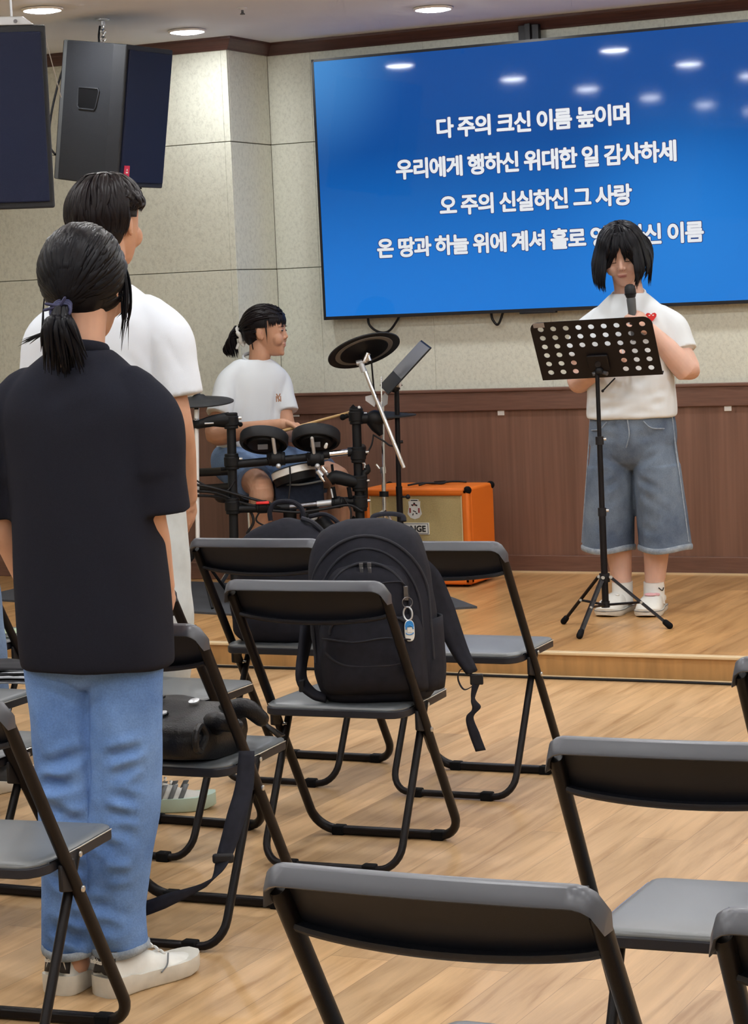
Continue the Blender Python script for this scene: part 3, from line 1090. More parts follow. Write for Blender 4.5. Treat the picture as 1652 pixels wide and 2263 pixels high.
def pack_shape(prof, lean=(0, 0), n=28, p=2.8, wob=0.006, seed=0.0):
    """upright bag: prof rows (z, half width, half depth); returns ring list and a front-surface function"""
    z, w, d = [np.array(k, float) for k in zip(*prof)]
    zz = np.linspace(z[0], z[-1], 34)
    ww, dd = np.interp(zz, z, w), np.interp(zz, z, d)
    k = np.array([.25, .5, .25])
    for _ in range(2):
        ww[1:-1] = np.convolve(ww, k, 'valid'); dd[1:-1] = np.convolve(dd, k, 'valid')
    rings = []
    for a, b, c in zip(zz, ww, dd):
        th = np.linspace(0, 2 * np.pi, n, endpoint=False)
        x = b * np.sign(np.cos(th)) * np.abs(np.cos(th)) ** (2 / p)
        y = c * np.sign(np.sin(th)) * np.abs(np.sin(th)) ** (2 / p)
        pt = np.stack([x + lean[0] * a, y + lean[1] * a, np.full(n, a)], -1)
        pt[:, :2] += wob * np.stack([vnoise(pt, 22, seed), vnoise(pt, 19, seed + 3)], -1)
        rings.append(pt)
    def front(x, zc, off=0.0):
        b, c = np.interp(zc, zz, ww), np.interp(zc, zz, dd)
        e = min(0.999, abs(x) / b)
        return np.array([x + lean[0] * zc, -(c * (1 - e ** p) ** (1 / p)) + lean[1] * zc - off, zc])
    return rings, front


# ---- the large backpack on chair C
o = on_chair('C', (0.078, 0.262, 0.4135))
yaw = R_(21)
bag = thing('backpack', 'large black backpack standing on a chair seat with key charm and zipped front pockets', 'backpack', tuple(o), yaw)
PR = [(0.0, 0.135, 0.085), (0.012, 0.150, 0.100), (0.06, 0.160, 0.112), (0.20, 0.162, 0.112), (0.32, 0.156, 0.104), (0.385, 0.142, 0.092), (0.420, 0.125, 0.076), (0.440, 0.100, 0.055), (0.449, 0.05, 0.03)]
LEAN = (-0.04, 0.06)
rings, front = pack_shape(PR, LEAN, wob=0.004)
MB().rings(rings).build('main_body', M['nylon'], bag, local=True, angle=180)
# piping arcs of the main compartment
for k, (hw_, zt, zb, r) in enumerate(((0.148, 0.415, 0.10, 0.0042), (0.128, 0.385, 0.13, 0.0034))):
    pts = []
    for a in np.linspace(-1, 1, 41):
        if abs(a) > 0.55:
            zc = zb + (zt - 0.16 - zb) * (1 - (abs(a) - 0.55) / 0.45)
            x = hw_ * np.sign(a)
        else:
            w = a / 0.55 * math.pi / 2
            zc = zt - 0.16 + 0.16 * math.cos(w)
            x = hw_ * math.sin(w)
        pts.append(front(x, zc, 0.001))
    MB().tube(pts, r, 8).build('zip_piping', M['nylon_trim'], bag, local=True)
# upper pocket with arched zip
def pouch(zt, zb, hw_, out, name, rad):
    """front pouch bulging out of the front face"""
    U, V = np.linspace(-1, 1, 22), np.linspace(0, 1, 16)
    g = []
    for v in V:
        row = []
        for u in U:
            zc = zb + (zt - zb) * v
            lim = 1.0 if v < 0.6 else math.sqrt(max(0.02, 1 - ((v - 0.6) / 0.42) ** 2)) * rad + (1 - rad)
            x = u * hw_ * lim
            bul = (1 - abs(u) ** 6) * (1 - abs(2 * v - 1) ** 6)
            row.append(front(x, zc, 0.002 + out * bul))
        g.append(row)
    g = np.array(g)
    g[:, :, 1] += 0.002 * vnoise(g.reshape(-1, 3), 30, 2.0).reshape(g.shape[:2])
    return MB().sheet(g, 0.01).build(name, M['nylon'], bag, local=True, angle=180)
pouch(0.345, 0.20, 0.100, 0.018, 'upper_pocket', 0.8)
pouch(0.225, 0.028, 0.128, 0.032, 'lower_pocket', 0.25)
def arc(hw_, zt, zb, off, r, name, m, a0=-1, a1=1):
    pts = []
    for a in np.linspace(a0, a1, 31):
        w = a * math.pi / 2
        pts.append(front(hw_ * math.sin(w), zb + (zt - zb) * max(0, math.cos(w)) ** 0.7, off))
    return MB().tube(pts, r, 8).build(name, m, bag, local=True)
arc(0.104, 0.352, 0.20, 0.016, 0.0042, 'zip_piping', M['nylon_trim'])
arc(0.100, 0.228, 0.175, 0.033, 0.0032, 'zip_piping', M['nylon_trim'], -0.98, 0.98)
# flap seam of the lower pocket
pts = [front(x, 0.135 - 0.035 * (1 - (x / 0.115) ** 4), 0.037) for x in np.linspace(-0.115, 0.07, 20)]
MB().tube(pts, 0.003, 8).build('flap_seam', M['nylon_trim'], bag, local=True)
pts = [front(x, 0.165 + 0.004 * math.sin(x * 40), 0.039) for x in np.linspace(-0.12, 0.10, 20)]
MB().tube(pts, 0.0026, 8).build('flap_seam', M['nylon_trim'], bag, local=True)
# zip pulls
for x in (-0.010, 0.010):
    q = front(x, 0.350, 0.022)
    zp = MB().box(q + [0, 0, -0.004], (0.010, 0.006, 0.014)).box(q + [0.001, -0.003, -0.022], (0.009, 0.003, 0.026)).build('zip_pull', M['gunmetal'], bag, local=True, bevel=0.001)
q = front(0.096, 0.290, 0.024)
pts = [front(-0.01, 0.290, 0.024), front(0.02, 0.300, 0.026), front(0.080, 0.304, 0.025), front(0.096, 0.294, 0.024)]
MB().tube(pts, 0.002, 8, smooth=4).build('zip_piping', M['nylon_trim'], bag, local=True)
MB().box(q + [0, -0.002, -0.016], (0.011, 0.004, 0.036)).build('zip_pull', M['gunmetal'], bag, local=True, bevel=0.001)
# side pocket on the wearer side
for s in (1,):
    g = []
    for v in np.linspace(0.02, 0.20, 8):
        row = []
        for a in np.linspace(-0.9, 0.9, 10):
            th = a
            b, c = np.interp(v, [r_[0] for r_ in PR], [r_[1] for r_ in PR]), np.interp(v, [r_[0] for r_ in PR], [r_[2] for r_ in PR])
            row.append(np.array([s * (b * math.cos(th) ** 0.7 + 0.012 - 0.05 * (v - 0.02) * 0.2) + LEAN[0] * v, c * math.sin(th) * 0.9 + LEAN[1] * v, v]))
        g.append(row)
    MB().sheet(g, 0.007).build('side_pocket', M['nylon'], bag, local=True, angle=180)
# carry loop on top, shoulder straps at the far side, loose webbing
MB().tube(smooth_path([(-0.005, 0.075, 0.440), (0.0, 0.082, 0.452), (0.035, 0.084, 0.456), (0.07, 0.082, 0.450), (0.075, 0.075, 0.436)], 5), 0.008, 8, flat=(1, 0.5)).build('carry_loop', M['nylon'], bag, local=True)
rs = ribbon([(0.07, 0.10, 0.36), (0.125, 0.125, 0.29), (0.160, 0.135, 0.20), (0.200, 0.125, 0.095), (0.232, 0.11, 0.035)], [0.05, 0.065, 0.065, 0.045, 0.028], 0.014, [(0.8, 0.5, 0.2)] * 5)
sp_ = rs.build('shoulder_strap', M['nylon'], bag, local=True, angle=180)
MB().box((0.243, 0.108, 0.018), (0.034, 0.012, 0.028)).build('buckle', M['black_plastic'], sp_, local=True, bevel=0.003)
ribbon([(0.243, 0.106, 0.015), (0.232, 0.100, -0.03), (0.240, 0.098, -0.055), (0.222, 0.094, -0.078), (0.232, 0.092, -0.12), (0.247, 0.088, -0.165)], [0.022, 0.014, 0.024, 0.020, 0.027, 0.027], 0.0022,
       [(1, 0.2, 0), (0.6, 0.8, 0), (1, 0.1, 0.2), (1, 0.4, 0), (1, 0.1, 0.12), (1, 0.1, 0.12)]).build('loose_webbing', M['nylon'], sp_, local=True, angle=180)
ribbon([(0.232, 0.112, 0.03), (0.205, 0.112, 0.045), (0.195, 0.112, 0.02), (0.21, 0.11, -0.008), (0.238, 0.108, 0.004)], 0.010, 0.002, [(0.2, 1, 0)] * 5).build('webbing_loop', M['nylon'], sp_, local=True, angle=180)
ls = ribbon([(-0.09, 0.10, 0.40), (-0.165, 0.09, 0.28), (-0.185, 0.04, 0.15), (-0.195, -0.02, 0.06), (-0.165, -0.045, 0.020), (-0.13, -0.06, 0.010)], [0.05, 0.06, 0.06, 0.045, 0.028, 0.026], 0.013, [(0.5, 0.8, 0.2), (0.4, 0.9, 0.1), (0.3, 0.9, 0), (0.3, 1, 0.2), (0.2, 1, 0.4), (0.1, 1, 0.4)])
lsp = ls.build('shoulder_strap', M['nylon'], bag, local=True, angle=180)
MB().box((-0.192, -0.035, 0.040), (0.014, 0.036, 0.030)).build('buckle', M['black_plastic'], lsp, local=True, bevel=0.003)
# key ring charm: hangs from the zip pull, a thing of its own
q = rotz(yaw) @ front(0.098, 0.252, 0.040) + o
ch = thing('key_charm', 'blue and white tag charm hanging by metal rings from the backpack pocket zip', 'key charm', tuple(q), yaw + R_(12))
def ring3(mb, c, r, t_, ax, ay):
    th = np.linspace(0, 2 * np.pi, 24, endpoint=False)
    return mb.tube(np.asarray(c) + r * (np.outer(np.cos(th), ax) + np.outer(np.sin(th), ay)), t_, 8, closed=True)
ring3(MB(), (0, -0.004, 0.002), 0.0125, 0.0013, (1, 0, 0), (0, 0.15, 1)).build('split_ring', M['gunmetal'], ch, local=True)
ring3(MB(), (0.0, -0.005, -0.026), 0.0165, 0.0022, (0.62, -0.3, 0), (0, 0.1, 1)).build('link_ring', M['light_metal'], ch, local=True)
outl = []
for a in np.linspace(0, 2 * np.pi, 32, endpoint=False):
    x, y = 0.0125 * np.sign(math.cos(a)) * abs(math.cos(a)) ** 0.75, 0.0265 * np.sign(math.sin(a)) * abs(math.sin(a)) ** 0.62
    outl.append((x, y))
MB().prism(outl, (0.002, -0.006, -0.068), (1, 0, 0), (0, 0, 1), (0, -1, 0), 0.004).build('tag_body', M['paper'], ch, local=True, bevel=0.001)
MB().prism([(x * 0.92, 0.003 + (y - 0.003) * 0.93) for x, y in outl if y > 0.001], (0.002, -0.0101, -0.068), (1, 0, 0), (0, 0, 1), (0, -1, 0), 0.0007).build('tag_panel', M['tag_blue'], ch, local=True)
th = np.linspace(-0.2, math.pi + 0.2, 14)
MB().tube([(0.002 + 0.0088 * math.cos(a), -0.0112, -0.0625 + 0.0085 * math.sin(a)) for a in th], 0.0016, 6).build('tag_ring', M['tag_blue'], ch, local=True)
MB().box((0.002, -0.0108, -0.066), (0.012, 0.0016, 0.012), rotz(0)).build('tag_patch', M['paper'], ch, local=True, bevel=0.0008)
MB().tube([(0.002 + 0.0095 * math.cos(a), -0.0106, -0.072 - 0.0055 * math.sin(a)) for a in np.linspace(0.1, math.pi - 0.1, 10)], 0.0012, 6).build('tag_ring', M['tag_blue'], ch, local=True)

# ---- slumped bag on chair D0
o = on_chair('D0', (-0.025, 0.265, 0.4135))
b2 = thing('soft_bag', 'slumped soft black bag with a top loop on the chair before the drum kit', 'bag', tuple(o), R_(14))
rings, front2 = pack_shape([(0.0, 0.15, 0.10), (0.02, 0.17, 0.12), (0.10, 0.18, 0.125), (0.22, 0.165, 0.11), (0.29, 0.140, 0.095), (0.335, 0.100, 0.07), (0.355, 0.05, 0.04), (0.360, 0.02, 0.02)], (0.0, 0.02), wob=0.010, seed=4.0)
MB().rings(rings).build('main_body', M['nylon'], b2, local=True, angle=180)
MB().tube(smooth_path([(-0.050, -0.005, 0.355), (-0.050, -0.005, 0.385), (-0.030, 0.0, 0.408), (0.020, 0.0, 0.408), (0.047, 0.0, 0.385), (0.05, 0.0, 0.352)], 5), 0.0075, 8).build('carry_loop', M['nylon'], b2, local=True)
MB().tube(smooth_path([(0.05, -0.02, 0.36), (0.09, -0.03, 0.345), (0.13, -0.03, 0.30), (0.165, -0.02, 0.22), (0.18, 0.0, 0.10)], 5), 0.008, 8).build('side_strap', M['nylon_trim'], b2, local=True)
MB().tube(smooth_path([(0.06, 0.03, 0.36), (0.11, 0.035, 0.365), (0.155, 0.03, 0.33), (0.185, 0.02, 0.24)], 5), 0.007, 8).build('side_strap', M['nylon'], b2, local=True)
MB().tube([front2(x, 0.30 - 0.6 * x * x, 0.001) for x in np.linspace(-0.12, 0.12, 18)], 0.0035, 8).build('zip_piping', M['nylon_trim'], b2, local=True)
# ---- leather tote lying on chair F
o = on_chair('F', (-0.03, 0.235, 0.4135))
tb = thing('tote_bag', 'black leather tote lying on a chair seat, its strap dangling to the floor', 'bag', tuple(o), R_(-6))
U = np.linspace(0, 2 * np.pi, 40, endpoint=False)
rings = []
for k, x in enumerate(np.linspace(-0.27, 0.185, 22)):
    e = (k / 21)
    hy = 0.135 * (1 - max(0, (e - 0.86) / 0.14) ** 2 * 0.35) * (1 - max(0, (0.12 - e) / 0.12) ** 2 * 0.5)
    hz = 0.046 * (1 - max(0, (e - 0.80) / 0.2) ** 2 * 0.30) * (1 - max(0, (0.12 - e) / 0.12) ** 2 * 0.6)
    y = hy * np.sign(np.cos(U)) * np.abs(np.cos(U)) ** 0.55
    z = hz * np.sign(np.sin(U)) * np.abs(np.sin(U)) ** 0.75
    tilt = 0.10 * y                                   # higher at the far side
    pt = np.stack([np.full(40, x), y, hz + z + np.clip(tilt + 0.012, 0, 1) * (z > -hz * 0.6)], -1)
    up = (z > 0)
    pt[:, 2] += up * 0.009 * vnoise(pt, (16, 24, 10), 1.0)
    pt[:, 1] += 0.005 * vnoise(pt, 25, 5.0)
    rings.append(pt)
bodyo = MB().rings(rings).build('main_body', M['leather'], tb, local=True, angle=180)
MB().tube([(-0.26, -0.05, 0.094), (-0.1, -0.045, 0.102), (0.02, -0.05, 0.102), (0.07, -0.055, 0.098)], 0.005, 8, smooth=4).build('top_seam', M['leather'], tb, local=True)
bx_ = np.array([1, 0, 0])
MB().box((-0.135, 0.018, 0.114), (0.23, 0.036, 0.006), np.array([[1, 0, 0], [0, .97, -.24], [0, .24, .97]])).build('name_plate', M['gunmetal'], tb, local=True, bevel=0.001)
MB().box((-0.135, 0.018, 0.112), (0.26, 0.052, 0.006), np.array([[1, 0, 0], [0, .97, -.24], [0, .24, .97]])).build('plate_frame', M['leather'], tb, local=True, bevel=0.002)
MB().lathe([(0.013, 0.0), (0.013, 0.003), (0.008, 0.005), (0.0005, 0.0055)], (0.085, 0.028, 0.113), (0, -0.3, 1), 20).build('snap_button', M['light_metal'], tb, local=True)
MB().lathe([(0.009, 0.0), (0.009, 0.003), (0.0005, 0.004)], (0.062, -0.058, 0.100), (0, -0.3, 1), 20).build('snap_button', M['light_metal'], tb, local=True)
# gathered mouth of the bag with a dark opening, drawn towards the chair post
MB().tube(smooth_path([(0.188, -0.10, 0.03), (0.200, -0.13, 0.045), (0.198, -0.125, 0.075), (0.186, -0.09, 0.085), (0.188, -0.075, 0.06), (0.188, -0.10, 0.03)], 5), 0.008, 8).build('mouth_edge', M['leather'], tb, local=True)
MB().limb([(0.17, -0.02, 0.075), (0.205, -0.04, 0.085), (0.235, -0.02, 0.075)], [0.028, 0.022, 0.016], 12).limb([(0.16, 0.05, 0.09), (0.205, 0.06, 0.10), (0.225, 0.09, 0.07)], [0.025, 0.022, 0.018], 12).build('gathered_corner', M['leather'], tb, local=True)
MB().sheet([[(0.16, 0.10, 0.11), (0.16, 0.13, 0.09)], [(0.20, 0.115, 0.06), (0.19, 0.15, 0.05)], [(0.24, 0.13, 0.022), (0.225, 0.18, 0.016)]], 0.004).build('flap_corner', M['leather'], tb, local=True, angle=180)
w = lambda u, v, d: P(u, v, d)
dF = 5.02
path = [w(545, 1660, dF - 0.02), w(540, 1735, dF - 0.06), w(523, 1800, dF - 0.10), w(498, 1885, dF - 0.14), w(478, 1935, dF - 0.17), w(440, 1962, dF - 0.18), w(370, 1990, dF - 0.18), w(300, 2015, dF - 0.16), w(262, 2025, dF - 0.12)]
rr_ = CAM_R
uu_ = np.array([0, 0, 1.0])
sides = [rr_, rr_, rr_, rr_ + 0.3 * uu_, 0.8 * rr_ + 0.6 * uu_, 0.5 * rr_ + uu_, 0.25 * rr_ + uu_, 0.2 * rr_ + uu_, 0.2 * rr_ + uu_]
so = ribbon(path, [0.034, 0.040, 0.042, 0.040, 0.026, 0.018, 0.034, 0.036, 0.034], 0.003, sides).build('shoulder_strap', M['nylon'], tb, angle=180)
q = w(493, 1897, dF - 0.15)
MB().box((0, 0, 0), (0.046, 0.012, 0.022), rotz(R_(25))).xform(t=q).build('strap_slider', M['black_plastic'], so, bevel=0.006)
# ---- folded striped cloth on chair J, booklet on chair L
o = PZ(16, 1503, 0.4125)
cl = thing('folded_cloth', 'folded black and white striped cloth lying on the chair seat beside the light blue jeans', 'cloth', tuple(o), R_(8))
M['stripes'] = mat('striped_cloth', (0.03, 0.03, 0.035), 0.9)
_nt = M['stripes'].node_tree
_w = _nt.nodes.new('ShaderNodeTexWave'); _w.inputs['Scale'].default_value = 22; _w.inputs['Distortion'].default_value = 1.5
_w.bands_direction = 'Z'
_r = _nt.nodes.new('ShaderNodeValToRGB'); _r.color_ramp.elements[0].position = 0.55; _r.color_ramp.elements[1].position = 0.7
_r.color_ramp.elements[0].color = (0.02, 0.02, 0.025, 1); _r.color_ramp.elements[1].color = (0.42, 0.44, 0.48, 1)
_t = _nt.nodes.new('ShaderNodeTexCoord')
_nt.links.new(_t.outputs['Object'], _w.inputs['Vector']); _nt.links.new(_w.outputs['Fac'], _r.inputs['Fac'])
_nt.links.new(_r.outputs['Color'], _nt.nodes['Principled BSDF'].inputs['Base Color'])
mb = MB()
for k in range(4):
    gx, gy = np.meshgrid(np.linspace(-0.12 + 0.012 * k, 0.10 + 0.004 * k, 14), np.linspace(-0.09 + 0.01 * k, 0.09, 12), indexing='ij')
    gg = np.stack([gx, gy, np.full_like(gx, 0.006 + 0.0105 * k)], -1)
    gg[:, :, 2] += 0.0025 * (1 + vnoise(gg.reshape(-1, 3), 26, k * 2.0).reshape(gx.shape))
    mb.sheet(gg, 0.007)
mb.build('folded_layers', M['stripes'], cl, local=True, angle=180)
o = PZ(10, 1404, 0.4125)
bk = thing('booklet', 'pale green booklet lying on the front row seat beside the person in jeans', 'booklet', tuple(o), R_(20))
MB().boxlh((-0.08, -0.055, 0.002), (0.08, 0.055, 0.012)).build('pages', M['paper'], bk, local=True, smooth=False)
MB().boxlh((-0.082, -0.057, 0.012), (0.082, 0.057, 0.014)).boxlh((-0.082, -0.057, 0.0), (0.082, 0.057, 0.002)).build('cover', M['book_green'], bk, local=True, smooth=False)

# ================================================================== hanging loudspeakers
def speaker(o, rz, pitch, w_, h_, d_, rear, label, handle=True, logo=True, drop=0.2):
    """trapezoid cabinet, grille on local -Y; o: cabinet centre"""
    t = thing('hanging_loudspeaker', label, 'loudspeaker', tuple(o), rz)
    t.rotation_euler = (pitch, 0, rz)
    hw, hr = w_ / 2, rear / 2
    pl = [(-hw, -d_ / 2), (hw, -d_ / 2), (hw, -d_ / 2 + 0.07), (hr, d_ / 2 - 0.03), (hr - 0.02, d_ / 2), (-hr + 0.02, d_ / 2), (-hr, d_ / 2 - 0.03), (-hw, -d_ / 2 + 0.07)]
    MB().prism(pl, (0, 0, -h_ / 2), (1, 0, 0), (0, 1, 0), (0, 0, 1), h_).build('cabinet', M['speaker_body'], t, local=True, bevel=0.006, smooth=False)
    MB().boxlh((-hw + 0.014, -d_ / 2 - 0.010, -h_ / 2 + 0.02), (hw - 0.014, -d_ / 2 + 0.002, h_ / 2 - 0.02)).build('grille', M['grille'], t, local=True, bevel=0.004, smooth=False)
    return t, hw, hr, d_, h_

CT = PZ(226, 42, CEIL)
dsp = (CT - CAM_C) @ CAM_F
c2 = P(238, 252, dsp)
head = np.arctan2(-1, 0)
vr = CAM_R * np.array([1, 1, 0]); vr /= np.linalg.norm(vr)
vc = -CAM_F * np.array([1, 1, 0]); vc /= np.linalg.norm(vc)
fd = math.sin(R_(60)) * vr + math.cos(R_(60)) * vc           # where the grille looks
rz2 = math.atan2(fd[1], fd[0]) + math.pi / 2
t, hw, hr, d_, h_ = speaker(c2, rz2, R_(9), 0.34, 0.60, 0.40, 0.22, 'black loudspeaker hanging from a ceiling chain, handle recess and small red badge showing')
# handle recess on the side that shows: dark pocket with a rim, set in the slanted side
sa = np.array([-hw, -d_ / 2 + 0.07]); sb_ = np.array([-hr, d_ / 2 - 0.03])
ed = (sb_ - sa); ln = np.linalg.norm(ed); ed /= ln
nx = np.array([-ed[1], ed[0]])
if nx[0] > 0: nx = -nx
ex3, nz3 = np.array([*(-ed), 0]), np.array([*nx, 0])
hc = np.array([*(sa + ed * 0.135), 0.055])
hl = [(-0.062, 0.036), (-0.058, 0.046), (0.056, 0.046), (0.064, 0.036), (0.050, -0.030), (0.040, -0.040), (-0.050, -0.040), (-0.060, -0.030)]
MB().prism(hl, hc - nz3 * 0.006, ex3, (0, 0, 1), nz3, 0.008).build('handle_recess', M['rubber'], t, local=True, smooth=False, bevel=0.001)
MB().tube([hc + ex3 * x * 1.06 + np.array([0, 0, z * 1.06]) + nz3 * 0.002 for x, z in hl], 0.004, 8, closed=True).build('handle_rim', M['speaker_body'], t, local=True)
MB().boxlh((-hw + 0.03, -d_ / 2 - 0.0125, -h_ / 2 + 0.045), (-hw + 0.068, -d_ / 2 - 0.009, -h_ / 2 + 0.092)).build('badge', M['red_label'], t, local=True, smooth=False)
MB().boxlh((-hw + 0.042, -d_ / 2 - 0.0135, -h_ / 2 + 0.06), (-hw + 0.056, -d_ / 2 - 0.0120, -h_ / 2 + 0.066)).boxlh((-hw + 0.046, -d_ / 2 - 0.0135, -h_ / 2 + 0.07), (-hw + 0.052, -d_ / 2 - 0.0120, -h_ / 2 + 0.078)).build('badge_mark', M['paper'], t, local=True, smooth=False)
MB().boxlh((-hr - 0.002, d_ / 2 - 0.10, -h_ / 2 + 0.001), (-hr + 0.012, d_ / 2 - 0.02, h_ / 2 - 0.001)).build('rear_edge', M['grey_paint'], t, local=True, smooth=False, bevel=0.003)
for x in (-0.1, 0.1):
    MB().lathe([(0.014, 0), (0.016, -0.01), (0.002, -0.012)], (x, -d_ / 2 + 0.08, -h_ / 2), (0, 0, 1), 14).build('foot_cap', M['rubber'], t, local=True)
# chain and eye hooks
top = P(228, 98, dsp - 0.02)
cb = thing('ceiling_chain', 'short steel chain and hook holding the badge loudspeaker to the ceiling', 'chain', (CT[0], CT[1], CEIL))
hb = MB().lathe([(0.030, 0.0), (0.030, -0.006), (0.010, -0.010), (0.010, -0.03), (0.001, -0.031)], (CT[0], CT[1], CEIL), (0, 0, 1), 18).build('ceiling_anchor', M['light_metal'], cb)
a = np.array([CT[0], CT[1], CEIL - 0.03])
n = 5
for k in range(n):
    c = a + (top - a) * ((k + 0.5) / n)
    L_ = np.linalg.norm(top - a) / n * 0.68
    ax = vr if k % 2 else vc
    th = np.linspace(0, 2 * np.pi, 16, endpoint=False)
    MB().tube(c + np.outer(np.cos(th) * 0.010, ax) + np.outer(np.sin(th) * L_, [0, 0, 1]), 0.0032, 6, closed=True).build('chain_link', M['chrome'], cb)
MB().tube(smooth_path([a + vr * -0.012, (a + top) / 2 + vr * -0.018, top + vr * -0.02, top + vr * -0.045 + [0, 0, -0.01]], 6), 0.005, 8).build('safety_wire', M['cable'], cb)
tag(MB().tube(smooth_path([P(152, 118, dsp + 0.03), P(130, 180, dsp + 0.06), P(112, 260, dsp + 0.08), P(110, 320, dsp + 0.08), P(122, 342, dsp + 0.04)], 8), 0.005, 8).build('speaker_cable', M['cable']),
    'thin black cable bowing along the rear edge of the badge loudspeaker', 'cable')
# the big loudspeaker cut by the picture edge
d1 = 7.15
c1 = P(2, 263, d1)
rz1 = math.atan2(vc[1], vc[0]) + math.pi / 2 + R_(8)
t, hw, hr, d_, h_ = speaker(c1, rz1, R_(4), 0.30, 0.55, 0.34, 0.2, 'large dark loudspeaker with plain grille, cut off by the picture edge near the ceiling')
MB().prism([(-0.15, 0.0), (0.118, 0.0), (0.085, 0.026), (-0.15, 0.030)], (0, -0.17, h_ / 2), (1, 0, 0), (0, 0, 1), (0, 1, 0), 0.30).build('top_plate', M['light_metal'], t, local=True, smooth=False, bevel=0.003)
MB().rod((0.112 - 0.05, -0.17, h_ / 2 + 0.012), (0.112 - 0.05, -0.176, h_ / 2 + 0.012), 0.006, 10).build('plate_screw', M['gunmetal'], t, local=True)
for x in (-0.09, 0.05):
    a = np.array([*(c1 + rotz(rz1) @ np.array([x, 0.0, 0]))[:2], CEIL])
    MB().rod(a, (a[0], a[1], c1[2] + h_ / 2 + 0.01), 0.004, 8).build('suspension_wire', M['light_metal'], t)
MB().rod(P(97, 72, d1 + 0.2), P(135, 215, d1 + 0.4), 0.0016, 6).build('guy_wire', M['light_metal'], t)
# ================================================================== things on the stage
# rug
def poly_on(pix, z, t):
    pts = [PZ(u, v, z) for u, v in pix]
    return pts
A = PZ(1054, 1344.5, STG); Bq = PZ(972, 1314, STG); Cq = PZ(960, 1350, STG)
e1 = (Cq - A) / np.linalg.norm(Cq - A); e2 = (Bq - A) / np.linalg.norm(Bq - A)
out = [A, A + e2 * 0.74, np.array([-5.25, 9.50, STG]), np.array([-6.35, 9.66, STG]), np.array([-6.35, 8.86, STG]), A + e1 * 0.8]
mb = MB()
n = len(out)
v = [np.array([p[0], p[1], STG]) for p in out] + [np.array([p[0], p[1], STG + 0.009]) for p in out]
mb.add(v, [tuple(range(n)), tuple(range(2 * n - 1, n - 1, -1))] + [(k, (k + 1) % n, n + (k + 1) % n, n + k) for k in range(n)])
tag(mb.build('rug', M['rug'], smooth=False), 'dark grey felt rug under the drum kit on the wooden stage', 'rug')

# ---- amplifier against the wall
AX0, AX1, AY0, AY1, AZ = -4.640, -4.104, 9.555, 9.845, STG
AH = PY(1032, 1078, AY0)[2] - STG
amp = thing('guitar_amplifier', 'bright orange guitar amplifier with cream grille cloth against the brown wainscot', 'amplifier', ((AX0 + AX1) / 2, (AY0 + AY1) / 2, STG))
w2, d2 = (AX1 - AX0) / 2, (AY1 - AY0) / 2
fr = 0.036
cab = MB()
cab.boxlh((-w2, -d2 + 0.02, 0.012), (w2, d2, AH))
for lo, hi in (((-w2, -d2 - 0.012, 0.012), (w2, -d2 + 0.03, 0.012 + fr)), ((-w2, -d2 - 0.012, AH - fr), (w2, -d2 + 0.03, AH)),
               ((-w2, -d2 - 0.012, 0.012), (-w2 + fr, -d2 + 0.03, AH)), ((w2 - fr, -d2 - 0.012, 0.012), (w2, -d2 + 0.03, AH))):
    cab.boxlh(lo, hi)
cab.build('cabinet', M['orange'], amp, local=True, smooth=True, bevel=0.012, bseg=3, angle=30)
MB().boxlh((-w2 + fr - 0.004, -d2 + 0.004, 0.03), (w2 - fr + 0.004, -d2 + 0.022, AH - fr + 0.004)).build('grille_cloth', M['grille_cloth'], amp, local=True, smooth=False)
for s in (-1, 1):
    MB().box((s * (w2 - fr - 0.002), -d2 + 0.0, AH / 2), (0.005, 0.008, AH - 2 * fr)).build('trim_strip', M['gold_trim'], amp, local=True, smooth=False)
    for yy in (-d2 + 0.006, d2 - 0.012):
        MB().ball((s * (w2 - 0.010), yy, AH - 0.012), (0.019, 0.021, 0.019), 14).build('corner_cap', M['rubber'], amp, local=True)
    for yy in (-d2 + 0.05, d2 - 0.05):
        MB().lathe([(0.016, 0), (0.018, 0.012), (0.002, 0.013)], (s * (w2 - 0.05), yy, 0), (0, 0, 1), 14).build('foot', M['rubber'], amp, local=True)
def on_amp(u, v):
    return PY(u, v, AY0 + 0.004) - np.array(amp.location)
# lettered plate: only its end shows beside the backpack
q = on_amp(950, 1167); q0 = on_amp(860, 1167)
pc = on_amp(907, 1168)
MB().box((pc[0], -d2 + 0.001, pc[2]), (0.190, 0.006, 0.054)).build('name_plate', M['paper'], amp, local=True, smooth=False, bevel=0.001)
MB().box((pc[0], -d2 - 0.0012, pc[2]), (0.182, 0.003, 0.047)).build('plate_edge', M['sheet_text'], amp, local=True, smooth=False)
MB().box((pc[0], -d2 - 0.002, pc[2]), (0.177, 0.003, 0.043)).build('plate_face', M['paper'], amp, local=True, smooth=False)
lettering('plate_lettering', 'ORANGE', 0.03, (pc[0], -d2 - 0.0036, pc[2]), (1, 0, 0), (0, 0, 1), M['sheet_text'], amp, weight=0.0016, width=0.160, height=0.030, local=True, thick=0.0003)
